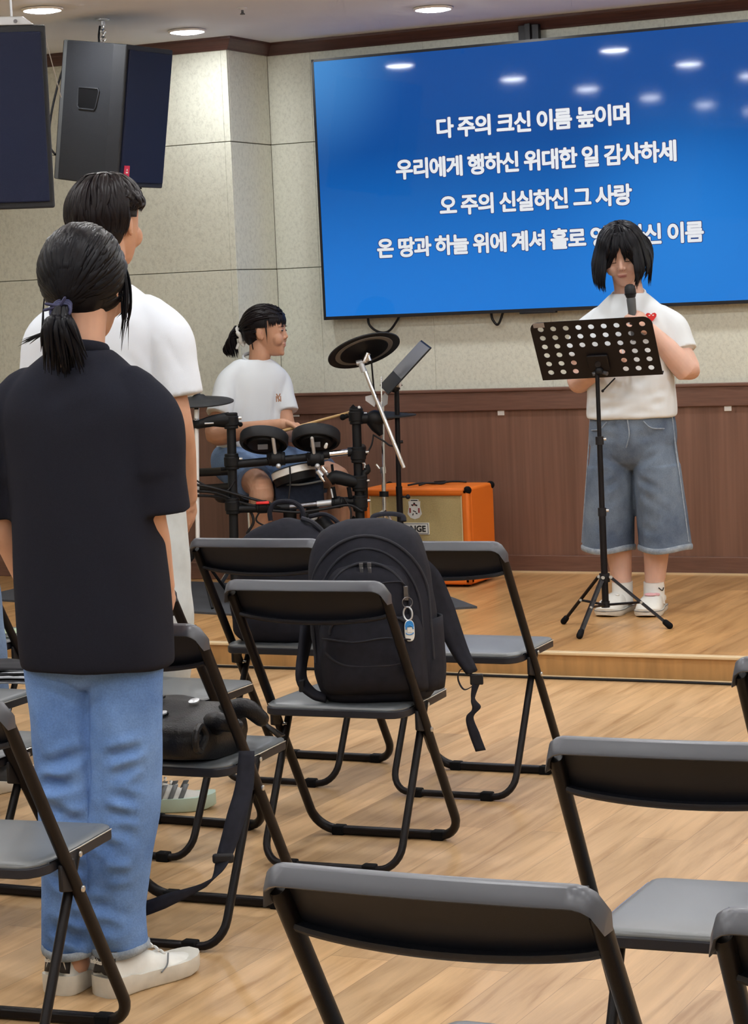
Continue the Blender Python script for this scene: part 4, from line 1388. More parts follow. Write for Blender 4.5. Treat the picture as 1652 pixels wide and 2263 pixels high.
# crest sticker
sc_ = on_amp(916, 1125)
cy_ = -d2 + 0.003
out = [(-0.022, 0.045), (0.022, 0.045), (0.022, 0.036), (0.030, 0.036), (0.028, 0.012), (0.036, -0.022), (0.022, -0.040), (0, -0.047), (-0.022, -0.040), (-0.036, -0.022), (-0.028, 0.012), (-0.030, 0.036), (-0.022, 0.036)]
MB().prism([(-x, y) for x, y in out], (sc_[0], cy_, sc_[2]), (-1, 0, 0), (0, 0, 1), (0, -1, 0), 0.002).build('crest', M['paper'], amp, local=True, smooth=False)
cm = MB()
cm.box((sc_[0], cy_ - 0.003, sc_[2] + 0.040), (0.034, 0.001, 0.004))
for x, z, a, b in ((-0.010, 0.018, 0.010, 0.006), (0.010, 0.018, 0.010, 0.006), (0, -0.010, 0.016, 0.004), (-0.008, -0.024, 0.005, 0.010), (0.010, -0.020, 0.009, 0.005), (0, 0.026, 0.008, 0.008)):
    cm.box((sc_[0] + x, cy_ - 0.003, sc_[2] + z), (a, 0.001, b), np.array([[.94, 0, .34], [0, 1, 0], [-.34, 0, .94]]))
cm.build('crest_marking', M['sheet_text'], amp, local=True, smooth=False)
cm = MB()
for x, z, a, b in ((-0.022, -0.006, 0.008, 0.022), (0.022, -0.006, 0.008, 0.022), (0, 0.020, 0.018, 0.005)):
    cm.box((sc_[0] + x, cy_ - 0.0026, sc_[2] + z), (a, 0.001, b))
cm.build('crest_marking', M['crest_red'], amp, local=True, smooth=False)
at = STG + AH
for pp, lab in (([(900, 1063), (930, 1058), (960, 1066), (1000, 1058), (1030, 1063)], 'tangled thin black cable lying on top of the orange amplifier'),
                ([(925, 1066), (945, 1056), (975, 1056), (985, 1064), (960, 1067)], 'short black cable curl on top of the orange amplifier')):
    pts = []
    for i, (u, v_) in enumerate(pp):
        y = AY0 + 0.08 + 0.04 * i
        p = PY(u, v_, y)
        pts.append((p[0], y, at + 0.006 + 0.006 * (i % 2)))
    tag(MB().tube(pts, 0.0045, 8, smooth=5).build('amplifier_cable', M['cable']), lab, 'cable')
for u, yy in ((1040, AY0 + 0.06), (1048, AY0 + 0.12)):
    pass

# ---- singer's music stand
SP0 = PZ(1339, 1384, STG)
ms = thing('music_stand', 'black folding music stand with round holes in its desk before the singer', 'music stand', tuple(SP0))
dS = (SP0 - CAM_C) @ CAM_F
Dt = P(1318, 800, dS)
def col(z):
    return SP0 + (Dt - SP0) * ((z - STG) / (Dt[2] - STG))
zt = Dt[2]
zz = lambda v: P(1330, v, dS)[2]
MB().rod(col(zz(1390)) * [1, 1, 0] + [0, 0, STG + 0.075], col(zz(1128)), 0.0135, 14).build('lower_tube', M['black_metal'], ms)
MB().rod(col(zz(1130)), col(zz(970)), 0.0110, 14).build('middle_tube', M['black_metal'], ms)
MB().rod(col(zz(972)), col(zz(790)), 0.0085, 14).build('upper_tube', M['black_metal'], ms)
for v_ in (1128, 970):
    c = col(zz(v_))
    k = MB().rod(c - [0, 0, 0.022], c + [0, 0, 0.010], 0.0165, 14).build('clamp_collar', M['black_plastic'], ms)
    MB().rod(c + CAM_R * 0.014, c + CAM_R * 0.026, 0.006, 10).build('clamp_screw', M['bolt'], ms)
hubz = zz(1275)
c = col(hubz)
MB().rod(c - [0, 0, 0.02], c + [0, 0, 0.014], 0.021, 14).build('leg_hub', M['black_plastic'], ms)
for (u, v_) in ((1245, 1373), (1280, 1405), (1479, 1383)):
    f = PZ(u, v_, STG + 0.012)
    hub = c + (f - c) * [1, 1, 0] / np.linalg.norm((f - c)[:2]) * 0.026
    lg = MB().box((0, 0, 0), (1, 1, 1))
    lg = MB().tube([hub, f], 0.0085, 4, flat=(1.3, 0.8))
    lo = lg.build('leg', M['black_metal'], ms)
    MB().capsule(f + (hub - f) * 0.07, f, 0.012, 0.013, 12).build('rubber_foot', M['rubber'], lo)
    mid = hub + (f - hub) * 0.52
    low = SP0 * [1, 1, 0] + [0, 0, STG + 0.085]
    MB().rod(mid, low, 0.005, 8).build('brace', M['black_metal'], lo)
    MB().rod(mid - CAM_F * 0.012, mid + CAM_F * 0.012, 0.0055, 8).build('leg_rivet', M['bolt'], lo)
    MB().rod(hub - CAM_F * 0.02, hub + CAM_F * 0.0, 0.007, 8).build('leg_rivet', M['bolt'], lo)
MB().rod(SP0 * [1, 1, 0] + [0, 0, STG + 0.075], SP0 * [1, 1, 0] + [0, 0, STG + 0.10], 0.017, 12).build('brace_collar', M['black_plastic'], ms)
# desk: plate with round holes, leaning towards the seats, seen from behind
vr_ = CAM_R * [1, 1, 0]; vr_ = vr_ / np.linalg.norm(vr_)
vf_ = CAM_F * [1, 1, 0]; vf_ = vf_ / np.linalg.norm(vf_)
TLp, TRp, BRp, BLp = P(1161, 716, dS - 0.05), P(1428, 697, dS - 0.215), P(1474, 828, dS - 0.055), P(1206, 838, dS + 0.11)
def desk(s, t_):
    return (TLp * (1 - s) + TRp * s) * (1 - t_) + (BLp * (1 - s) + BRp * s) * t_
ex_ = desk(1, .5) - desk(0, .5); DW = np.linalg.norm(ex_); ex_ /= DW
ey_ = desk(.5, 0) - desk(.5, 1); ey_ -= ex_ * (ex_ @ ey_); DH = np.linalg.norm(ey_); ey_ /= DH
en_ = np.cross(ex_, ey_)
if en_ @ CAM_F > 0: en_ = -en_
dc = desk(.5, .5)
HOLES = []
for j in range(6):
    for i in range(9):
        if j >= 3 and 3 <= i <= 5:
            continue
        HOLES.append((-DW / 2 + DW * (0.085 + 0.104 * i), DH / 2 - DH * (0.12 + 0.15 * j)))
HR = 0.0118
def holed_plate(W, H, holes, r, rc=0.03):
    """plate outline with real round holes: grid of cells, each holed cell bridged to its circle"""
    xs = sorted({round(x, 6) for x, _ in holes}); ys = sorted({round(y, 6) for _, y in holes})
    def cuts(c, lo, hi):
        m = [(a + b) / 2 for a, b in zip(c, c[1:])]
        return [lo] + m + [hi]
    cx, cy = cuts(xs, -W / 2, W / 2), cuts(ys, -H / 2, H / 2)
    hs = {(round(x, 6), round(y, 6)) for x, y in holes}
    V, F = [], []
    def vid(p):
        V.append(p); return len(V) - 1
    for i, x in enumerate(xs):
        for j, y in enumerate(ys):
            x0, x1, y0, y1 = cx[i], cx[i + 1], cy[j], cy[j + 1]
            if (x, y) in hs:
                n = 24
                ang = np.linspace(0, 2 * np.pi, n, endpoint=False)
                ci = [vid((x + r * math.cos(a), y + r * math.sin(a))) for a in ang]
                so = []
                for a in ang:
                    dx, dy = math.cos(a), math.sin(a)
                    t = min(((x1 - x) / dx) if dx > 1e-9 else ((x0 - x) / dx) if dx < -1e-9 else 9, ((y1 - y) / dy) if dy > 1e-9 else ((y0 - y) / dy) if dy < -1e-9 else 9)
                    so.append(vid((x + dx * t, y + dy * t)))
                for k in range(n):
                    k2 = (k + 1) % n
                    F.append((ci[k], so[k], so[k2], ci[k2]))
                # corners of the cell
                for qx, qy in ((x1, y1), (x0, y1), (x0, y0), (x1, y0)):
                    a = math.atan2(qy - y, qx - x) % (2 * math.pi)
                    k = int(a / (2 * math.pi) * n) % n
                    F.append((so[k], vid((qx, qy)), so[(k + 1) % n]))
            else:
                F.append((vid((x0, y0)), vid((x1, y0)), vid((x1, y1)), vid((x0, y1))))
    return np.array(V), F
V2, F2 = holed_plate(DW, DH, HOLES, HR)
# round the two upper corners: pull the outline in
rc = 0.035
for k in range(len(V2)):
    x, y = V2[k]
    for s in (-1, 1):
        cx_, cyy = s * (DW / 2 - rc), DH / 2 - rc
        if s * x > s * cx_ and y > cyy:
            d = math.hypot(x - cx_, y - cyy)
            if d > rc:
                V2[k] = (cx_ + (x - cx_) / d * rc, cyy + (y - cyy) / d * rc)
mb = MB()
fr_ = dc + np.outer(V2[:, 0], ex_) + np.outer(V2[:, 1], ey_)
me = bpy.data.meshes.new('desk')
me.from_pydata(fr_.tolist(), [], F2)
bm = bmesh.new(); bm.from_mesh(me)
bmesh.ops.remove_doubles(bm, verts=bm.verts, dist=2e-5)
g = bmesh.ops.extrude_face_region(bm, geom=bm.faces[:])
bmesh.ops.translate(bm, vec=Vector(en_ * 0.0025), verts=[q_ for q_ in g['geom'] if isinstance(q_, bmesh.types.BMVert)])
bmesh.ops.recalc_face_normals(bm, faces=bm.faces)
bm.to_mesh(me); bm.free()
M['desk'] = mat('desk_black', (0.0075, 0.006, 0.0075), 0.5, spec=0.25, bump=0.1, bscale=500)
link('desk', me, M['desk'], ms, smooth=False)
MB().sheet([[dc + ex_ * (x * DW / 2) - ey_ * DH / 2 - en_ * (0.02 * t_) for t_ in (0, 1)] for x in (-1, 1)], 0.003).build('desk_ledge', M['desk'], ms, smooth=False)
hb = dc - ey_ * DH * 0.22 + en_ * 0.010
MB().box((0, 0, 0), (0.085, 0.075, 0.012), np.stack([ex_, ey_, en_], 1)).xform(t=hb).build('desk_bracket', M['desk'], ms, bevel=0.004)
MB().rod(col(zz(800)), hb + en_ * 0.012, 0.012, 12).ball(hb + en_ * 0.012 - ey_ * 0.03, 0.016, 14).build('tilt_joint', M['black_plastic'], ms)
for s in (-1, 1):
    MB().rod(hb + ex_ * 0.012 * s - ey_ * 0.045 + en_ * 0.005, hb + ex_ * 0.030 * s - ey_ * 0.045 + en_ * 0.014, 0.008, 12).build('tilt_knob', M['bracket_grey'], ms)
MB().rod(P(1358, 836, dS + 0.03), P(1333, 862, dS - 0.01), 0.003, 8).ball(P(1331, 864, dS - 0.01), 0.006, 10).build('page_clip', M['black_metal'], ms)
tp = dc - ex_ * (DW / 2 - 0.038) + ey_ * (DH / 2 - 0.012) + en_ * 0.0035
MB().box((0, 0, 0), (0.045, 0.022, 0.001), np.stack([ex_, ey_, en_], 1)).xform(t=tp).build('tape_label', mat('tape', (0.28, 0.26, 0.26), 0.5), ms, smooth=False)

# ---- drummer's music stand
dD = 10.35
dD = 10.28
dm = np.array([*P(884, 1150, dD)[:2], STG])
m2 = thing('music_stand', 'black music stand tilted edge-on beside the drum kit, above the amplifier', 'music stand', tuple(dm))
p0, p1 = dm + np.array([0, 0, 0.06]), P(876, 862, dD)
MB().rod(p0, P(881, 1075, dD), 0.0145, 12).build('lower_tube', M['black_metal'], m2)
MB().rod(P(881, 1078, dD), p1, 0.0115, 12).build('upper_tube', M['black_metal'], m2)
q = P(890, 1098, dD)
MB().rod(P(880, 1098, dD), P(900, 1098, dD - 0.02), 0.004, 8).ball(P(901, 1098, dD - 0.02), 0.011, 12).build('clamp_knob', M['black_plastic'], m2)
MB().rod(P(878, 978, dD), P(890, 976, dD), 0.007, 8).build('clamp_knob', M['black_plastic'], m2)
MB().tube([p1, P(874, 852, dD), P(884, 845, dD)], 0.018, 12).ball(P(872, 856, dD), 0.024, 14).build('tilt_joint', M['black_plastic'], m2)
MB().rod(P(876, 850, dD - 0.02), P(884, 851, dD - 0.03), 0.011, 12).build('tilt_screw', M['white_plastic'], m2)
aa, bb = P(848, 862, dD), P(942, 760, dD)          # desk seen edge-on from below
dl = bb - aa
nrm_ = np.cross(dl, CAM_F); nrm_ /= np.linalg.norm(nrm_)
wv = ray(895, 810) * 0.40 + nrm_ * 0.055
g = np.array([[aa + dl * t_ + wv * (s - 0.5) for s in (0, 0.5, 1)] for t_ in (0, 0.5, 1)])
MB().sheet(g, 0.004).build('desk', M['desk'], m2, smooth=False)
g = np.array([[aa + dl * t_ + wv * (s - 0.5) + nrm_ * 0.004 for s in (0.02, 0.5, 0.98)] for t_ in (0.32, 0.6, 0.97)])
MB().sheet(g, 0.002).build('desk_panel', M['pad_under'], m2, smooth=False)
for k in range(3):
    a = R_(100 + 120 * k)
    f = dm + np.array([math.cos(a), math.sin(a), 0]) * 0.26 + [0, 0, 0.008]
    MB().rod(dm + np.array([0, 0, 0.20]), f + [0, 0, 0.004], 0.008, 8).build('leg', M['black_metal'], m2)

# ================================================================== electronic drum kit
KD = 10.18                                         # depth of the front of the rack
kit0 = PZ(650, 1268, STG)
kit = thing('electronic_drum_kit', 'black electronic drum kit rack with rubber pads in front of the seated drummer', 'drum kit', tuple(P(650, 1010, KD) * [1, 1, 0] + [0, 0, STG]))
RB = M['pad_rim']
def K(u, v, dd=0.0):
    return P(u, v, KD + dd)
floorpt = lambda p: np.array([p[0], p[1], STG + 0.0125])
L0, L1 = K(510, 918), floorpt(K(514, 1200))
R0, R1 = K(786, 905), floorpt(K(797, 1200))
MB().tube([L0, L1], 0.0205, 16).build('rack_post', RB, kit)
MB().tube([R0, R1], 0.0205, 16).build('rack_post', RB, kit)
for p in (L1, R1):
    MB().rod(p - [0, 0, 0.003], p + [0, 0, 0.05], 0.026, 14, 0.023).build('rubber_foot', M['rubber'], kit)
def clamp(p, ax, l=0.07, r=0.031):
    ax = np.asarray(ax) / np.linalg.norm(ax)
    m = MB().rod(p - ax * l / 2, p + ax * l / 2, r, 16).rod(p - ax * l * 0.30, p + ax * l * 0.30, r * 1.12, 16)
    c = m.build('clamp', M['pad_rim'], kit, bevel=0.003)
    MB().rod(p + vr_ * r * 0.8 + ax * 0.01, p + vr_ * (r + 0.016) + ax * 0.01, 0.007, 10).build('clamp_screw', M['bolt'], c)
    return c
zup = np.array([0, 0, 1.0])
for p in (K(510, 930), K(512, 1020), K(514, 1118), K(787, 920), K(791, 1005), K(795, 1112), K(793, 1068)):
    clamp(p, zup)
for p in (L0, R0):
    MB().rod(p, p + [0, 0, 0.012], 0.026, 16).build('post_cap', M['pad_rim'], kit)
# upper and lower bars
def bar(pts, r, m, name='rack_bar'):
    return MB().tube(pts, r, 14).build(name, m, kit)
bar([K(512, 1027), K(660, 1013), K(728, 1004)], 0.0185, RB)
bar([K(728, 1004), K(772, 999)], 0.0150, M['chrome'])
bar([K(768, 999), K(792, 998)], 0.021, RB)
bar([K(514, 1125), K(640, 1121)], 0.0185, RB)
bar([K(630, 1122), K(745, 1109)], 0.0135, M['gunmetal'])
bar([K(700, 1114), K(746, 1109)], 0.0140, M['light_metal'])
bar([K(742, 1109), K(796, 1107)], 0.020, RB)
clamp(K(745, 1110), vr_, 0.05, 0.024)
clamp(K(581, 1120), vr_, 0.06, 0.026)
MB().box(K(580, 1111, -0.03), (0.058, 0.03, 0.012), rotz(R_(25))).build('tape_band', M['red_tape'], kit, bevel=0.004)
# side arms running back
bar([K(506, 935), K(470, 930), K(440, 938), K(410, 938, 0.1)], 0.0195, RB)
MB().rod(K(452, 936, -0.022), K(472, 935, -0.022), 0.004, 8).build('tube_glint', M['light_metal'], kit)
MB().tube([K(506, 928), K(470, 930), K(442, 937)], [0.036, 0.026, 0.02], 14).build('arm_clamp', RB, kit)
MB().rod(K(518, 930), K(530, 938), 0.008, 10).ball(K(531, 938), 0.011, 10).build('wing_bolt', M['rubber'], kit)
MB().rod(K(500, 1036), K(488, 1037), 0.007, 10).build('wing_bolt', M['rubber'], kit)
bar([K(514, 1040, 0.0), K(470, 1043, 0.2), K(415, 1045, 0.42)], 0.019, RB)
bar([K(514, 1075, 0.02), K(470, 1078, 0.2), K(415, 1080, 0.42)], 0.017, RB)
bar([K(793, 1000), K(800, 990, 0.35)], 0.019, RB)
# boom arm block and silver boom with crash pad
bar([K(790, 925), K(846, 924)], 0.024, RB)
MB().ball(K(828, 926), (0.045, 0.04, 0.040), 16).build('boom_clamp', RB, kit)
MB().tube([K(826, 930), K(833, 945), K(842, 962)], [0.036, 0.028, 0.010], 12).build('boom_clamp', RB, kit)
MB().rod(K(769, 918), K(756, 924), 0.010, 10).ball(K(757, 922), 0.014, 12).build('wing_bolt', M['rubber'], kit)
MB().rod(K(784, 905), K(776, 898), 0.012, 10).build('wing_bolt', M['rubber'], kit)
MB().ball(K(793, 901, -0.02), 0.008, 10).build('bolt_head', M['white_plastic'], kit)
b0, b1 = K(800, 806, -0.06), K(892, 1034, -0.06)
MB().tube([b0, b1], 0.0098, 12).build('boom_rod', M['chrome'], kit)
MB().rod(K(797, 803, -0.06), K(804, 822, -0.06), 0.0135, 12).build('boom_tip', M['light_metal'], kit)
MB().tube([K(787, 803, -0.06), K(800, 800, -0.06), K(812, 793, -0.06)], 0.012, 12).build('tilter', M['light_metal'], kit)
MB().rod(K(804, 800, -0.06), K(812, 780, -0.06), 0.015, 12).build('tilter', M['chrome'], kit)
MB().rod(K(817, 797, -0.065), K(812, 782, -0.065), 0.008, 10).build('tilter_screw', M['chrome'], kit)
MB().prism([(-0.05, -0.012), (-0.012, -0.042), (0.004, 0.0), (-0.02, 0.012), (-0.05, 0.006)], K(832, 878, -0.04), vr_, (0, 0, 1), -vf_, 0.006).build('wing_nut', M['light_metal'], kit)
MB().tube([K(820, 795, -0.05), K(823, 830, -0.03), K(826, 862, 0.0)], 0.004, 8, smooth=6).build('pad_cable', M['cable'], kit)
def cymbal(c, e1, e2, r, name, under=True, zone=True):
    """shallow dished rubber cymbal pad; e1, e2 in-plane axes, e1 x e2 is its upper side"""
    n_ = np.cross(e1, e2)
    prof = [(0.0005, 0.030), (0.022, 0.028), (0.036, 0.016), (r * 0.55, 0.011), (r * 0.93, 0.001), (r, -0.004), (r * 0.995, -0.009), (r * 0.9, -0.007), (r * 0.55, 0.0), (0.03, 0.004), (0.0005, 0.005)]
    o_ = MB().lathe(prof, c, n_, 56).build(name, M['mesh_pad'], kit, angle=50)
    if zone:
        MB().lathe([(r * 0.28, -0.001), (r * 0.80, -0.0075), (r * 0.79, -0.0100), (r * 0.28, -0.006)], c, n_, 48).build('underside_panel', M['pad_under'], o_, angle=50)
        MB().lathe([(0.028, 0.004), (r * 0.68, -0.0075), (r * 0.66, -0.0115), (0.03, -0.012)], c, n_, 48).build('underside_shell', M['pad_rim'], o_, angle=50)
    return o_
# crash pad: tilted, seen from below
cc = K(803, 772, -0.06)
a1 = K(882, 748, -0.06) - K(724, 797, -0.06)
rc_ = np.linalg.norm(a1) / 2
a1 /= np.linalg.norm(a1)
an = zup * 0.92 + vf_ * 0.40
an -= a1 * (an @ a1); an /= np.linalg.norm(an)
a2 = np.cross(an, a1)
cymbal(cc, a1, a2, rc_, 'cymbal_pad')
MB().tube([cc + np.cross(a1, a2) * 0.02, cc + np.cross(a1, a2) * 0.06], [0.016, 0.013], 12).build('cymbal_nut', M['light_metal'], kit)
# pad behind the standing man's arm, flat
cymbal(K(440, 886, 0.12), vr_, vf_ * 0.985 + zup * 0.10 - vr_ * 0.06, 0.155, 'cymbal_pad', zone=False)
MB().tube([K(433, 872, 0.12), K(432, 856, 0.12)], [0.02, 0.018], 12).build('cymbal_nut', M['bracket_grey'], kit)
MB().rod(K(434, 905, 0.02), K(437, 1225, 0.02), 0.0095, 12).build('stand_tube', M['white_pole'], kit)
for k in range(3):
    a = R_(75 + 120 * k)
    q = floorpt(K(437, 1225, 0.02)) + np.array([math.cos(a), math.sin(a), 0]) * 0.20
    MB().rod(K(437, 1218, 0.02), q, 0.007, 8).build('stand_leg', M['pad_rim'], kit)
MB().rod(K(434, 890, 0.06), K(434, 930, 0.02), 0.012, 12).build('stand_tilter', M['chrome'], kit)
# toms: rubber drum pads seen from below and behind, with bracket, jack box and rod
def tom(u, v, rr, up_):
    c = K(u, v, 0.03)
    n_ = np.asarray(up_); n_ = n_ / np.linalg.norm(n_)
    o_ = MB().lathe([(0.001, 0.022), (rr * 0.86, 0.022), (rr * 0.90, 0.027), (rr * 0.97, 0.026), (rr, 0.020), (rr, -0.016), (rr * 0.96, -0.024), (rr * 0.86, -0.024), (rr * 0.82, -0.010), (0.001, -0.010)], c, n_, 48).build('tom_pad', M['mesh_pad'], kit, angle=40)
    MB().lathe([(0.001, -0.011), (rr * 0.70, -0.011), (rr * 0.66, -0.028), (0.001, -0.034)], c, n_, 40).build('pad_shell', M['pad_rim'], o_, angle=40)
    dn = -n_
    MB().box(c + dn * 0.030 - vf_ * 0.028 - vr_ * 0.002, (0.045, 0.018, 0.024), rotz(math.atan2(vr_[1], vr_[0]))).build('jack_box', M['bracket_grey'], o_, bevel=0.002)
    return o_, c
up_t = zup * 0.86 + vf_ * 0.45
o1, c1_ = tom(583, 973, 0.108, up_t + vr_ * 0.08)
o2, c2_ = tom(698, 968, 0.108, up_t + vr_ * 0.04)
for o_, c_, u in ((o1, c1_, 607), (o2, c2_, 693)):
    q0, q1 = K(u - 4, 968, -0.05), K(u + 2, 1012, -0.01)
    MB().tube([q0, q1], 0.0085, 10).build('l_rod', M['light_metal'], o_)
    MB().capsule(q0, q0 + (q1 - q0) * 0.22, 0.007, 0.008, 10).build('rod_tip', M['white_plastic'], o_)
    clamp(K(u + 4, 1014), vr_, 0.075, 0.030)
    MB().box(K(u - 12, 1009, -0.02), (0.02, 0.02, 0.03)).build('clamp_lever', M['rubber'], o_, bevel=0.003)
    MB().ball(K(u + 8, 1030, -0.03), 0.012, 10).build('clamp_nut', M['light_metal'], o_)
MB().box(K(731, 958, -0.03), (0.022, 0.016, 0.022)).build('jack_box', M['bracket_grey'], o2, bevel=0.003)
MB().capsule(K(719, 988, -0.045), K(721, 982, -0.05), 0.008, 0.007, 10).build('jack_plug', M['white_plastic'], o2)
# snare pad: white shell rim low between the knees
sc0 = K(648, 1043, 0.10)
sn = (zup * 0.95 - vr_ * 0.22 + vf_ * 0.18); sn /= np.linalg.norm(sn)
o_ = MB().lathe([(0.001, 0.016), (0.094, 0.016), (0.100, 0.012), (0.100, -0.016), (0.094, -0.018), (0.001, -0.018)], sc0, sn, 48).build('snare_pad', M['white_plastic'], kit, angle=40)
MB().lathe([(0.001, -0.018), (0.098, -0.018), (0.092, -0.050), (0.001, -0.055)], sc0, sn, 44).build('pad_shell', M['pad_rim'], o_, angle=40)
MB().lathe([(0.001, 0.020), (0.090, 0.020), (0.098, 0.015)], sc0, sn, 44).build('pad_head', M['mesh_pad'], o_, angle=40)
for u, v_, m_, r in ((700, 1030, 'chrome', .013), (706, 1046, 'light_metal', .016), (716, 1038, 'chrome', .011), (712, 1058, 'chrome', .010), (724, 1050, 'gunmetal', .012)):
    MB().rod(K(u - 5, v_ - 6, 0.0), K(u + 5, v_ + 6, 0.0), r * 0.75, 10).build('pad_clamp', M[m_], o_)
MB().rod(K(733, 1026, 0.0), K(736, 1052, 0.0), 0.006, 10).build('clamp_lever', M['rubber'], kit)
MB().rod(K(735, 1044, -0.005), K(737, 1056, -0.005), 0.005, 10).build('lever_tip', M['white_plastic'], kit)
# kick pad: dark block between the shins with its fabric head
kc = K(662, 1092, 0.14)
o_ = MB().tube([K(608, 1062, 0.13), K(716, 1056, 0.13)], 0.02, 10).box(kc - zup * 0.0, (0.215, 0.09, 0.105), rotz(math.atan2(vr_[1], vr_[0]))).build('kick_pad', mat('kick_cover', (0.018, 0.024, 0.042), 0.8, spec=0.2, var=0.2, vscale=60), kit, bevel=0.012)
MB().tube([K(610, 1068, 0.07), K(660, 1071, 0.06), K(714, 1062, 0.07)], 0.005, 8, smooth=5).build('cover_seam', M['stripe_grey'], o_)
MB().rod(K(640, 1120, 0.15), floorpt(K(640, 1200, 0.15)), 0.03, 10).rod(K(690, 1120, 0.15), floorpt(K(690, 1200, 0.15)), 0.03, 10).build('kick_stand', RB, kit)
MB().ball(K(672, 1140, 0.0), 0.022, 14).build('kick_beater', M['pad_rim'], kit)
MB().capsule(K(686, 1148, -0.02), K(695, 1143, -0.02), 0.013, 0.013, 10).build('beater_tip', M['light_metal'], kit)
MB().tube([K(712, 1150, 0.05), K(735, 1172, 0.02), K(770, 1165, 0.05), K(790, 1150, 0.05)], 0.03, 10, smooth=4).build('hose', RB, kit)
# sound module bracket on the lower right, loops of cable
MB().tube([K(728, 1062, -0.02), K(742, 1055, -0.02), K(770, 1062, -0.02), K(790, 1068, -0.01)], [0.024, 0.032, 0.028, 0.022], 12, smooth=4).build('module_arm', RB, kit)
for u in (735, 770):
    MB().rod(K(u, 1076, -0.02), K(u + 4, 1100, -0.02), 0.010, 10).build('module_post', M['rubber'], kit)
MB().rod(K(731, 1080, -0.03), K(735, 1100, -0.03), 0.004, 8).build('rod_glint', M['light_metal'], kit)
MB().tube([K(808, 1028, 0.0), K(812, 1040, 0.0), K(804, 1046, 0.0), K(805, 1062, 0.0), K(806, 1100, 0.02)], 0.014, 10, smooth=4).build('cable_bundle', RB, kit)
MB().tube([K(800, 1022, -0.01), K(806, 1026, -0.01), K(805, 1034, -0.01)], 0.004, 8, smooth=4).build('cable_tie', M['light_metal'], kit)
cabs = [[(415, 1068), (470, 1078), (520, 1092), (570, 1106), (620, 1120)], [(430, 1085), (480, 1090), (530, 1110), (590, 1124)], [(420, 1095), (480, 1098), (540, 1118), (560, 1150), (545, 1180)],
        [(600, 1128), (660, 1132), (720, 1124), (770, 1116), (800, 1130)], [(640, 1030), (641, 1065), (637, 1110)], [(575, 1128), (566, 1150), (590, 1165)], [(760, 1100), (775, 1130), (770, 1160), (745, 1178)],
        [(520, 1060), (500, 1085), (460, 1075), (430, 1060)], [(805, 1010), (820, 985), (825, 960)], [(826, 962), (848, 975), (862, 985), (880, 985)]]
for k, c_ in enumerate(cabs):
    MB().tube([K(u, v_, -0.03 + 0.02 * (k % 3)) for u, v_ in c_], 0.0062 if k < 4 else 0.004, 8, smooth=6).build('cable', M['cable'], kit)
# ---- hi-hat stand with its pad, to the side of the rack
hd = KD + 0.18
def H(u, v, dd=0.0):
    return P(u, v, hd + dd)
hf = PZ(850, 1262, STG)
hf = np.array([*H(850, 1150)[:2], STG])
hh = thing('hi_hat_stand', 'chrome hi-hat stand with thin dark pad beside the right rack post', 'cymbal stand', tuple(hf))
MB().rod(H(842, 832), H(843, 890), 0.0035, 8).build('top_rod', M['chrome'], hh)
MB().rod(H(843, 888), H(845, 925), 0.012, 12).build('clutch', M['chrome'], hh)
MB().prism([(0.0, -0.02), (0.022, -0.006), (0.026, 0.03), (0.012, 0.045), (0.0, 0.03)], H(845, 890, -0.02), vr_, (0, 0, 1), -vf_, 0.006).build('wing_nut', M['light_metal'], hh)
n_ = zup * 0.99 + vr_ * -0.02
hp = H(850, 919)
rr = np.linalg.norm(H(919, 917) - H(850, 919))
MB().lathe([(0.0005, 0.022), (0.03, 0.018), (rr * 0.6, 0.008), (rr, 0.0), (rr, -0.006), (rr * 0.6, -0.008), (0.03, -0.02), (0.0005, -0.02)], hp, n_, 48).build('cymbal_pad', M['mesh_pad'], hh)
MB().rod(H(846, 930), H(848, 1040), 0.0085, 12).build('upper_tube', M['chrome'], hh)
MB().rod(H(846, 1032), H(847, 1046), 0.017, 12).rod(H(838, 1036), H(830, 1026), 0.006, 8).build('tube_clamp', M['chrome'], hh)
MB().rod(H(847, 1046), H(849, 1130), 0.0105, 12).build('lower_tube', M['chrome'], hh)
MB().rod(H(848, 1086), H(848, 1098), 0.021, 12).build('collar', M['pad_rim'], hh)
top_ = H(849, 1128)
for k in range(3):
    a = R_(-150 + 120 * k)
    f = hf + np.array([math.cos(a), math.sin(a), 0]) * 0.23 + [0, 0, 0.025]
    lo = MB().tube([top_, top_ + (f - top_) * 0.25 + [0, 0, 0.03], f], 0.008, 8, smooth=5).build('leg', M['chrome'], hh)
    MB().capsule(f, f + (top_ - f) * 0.06, 0.013, 0.012, 10).build('rubber_foot', M['rubber'], lo)
MB().rod(top_, hf + [0, 0, 0.03], 0.009, 10).build('pull_tube', M['chrome'], hh)
# ================================================================== people
ZUP = np.array([0, 0, 1.0])


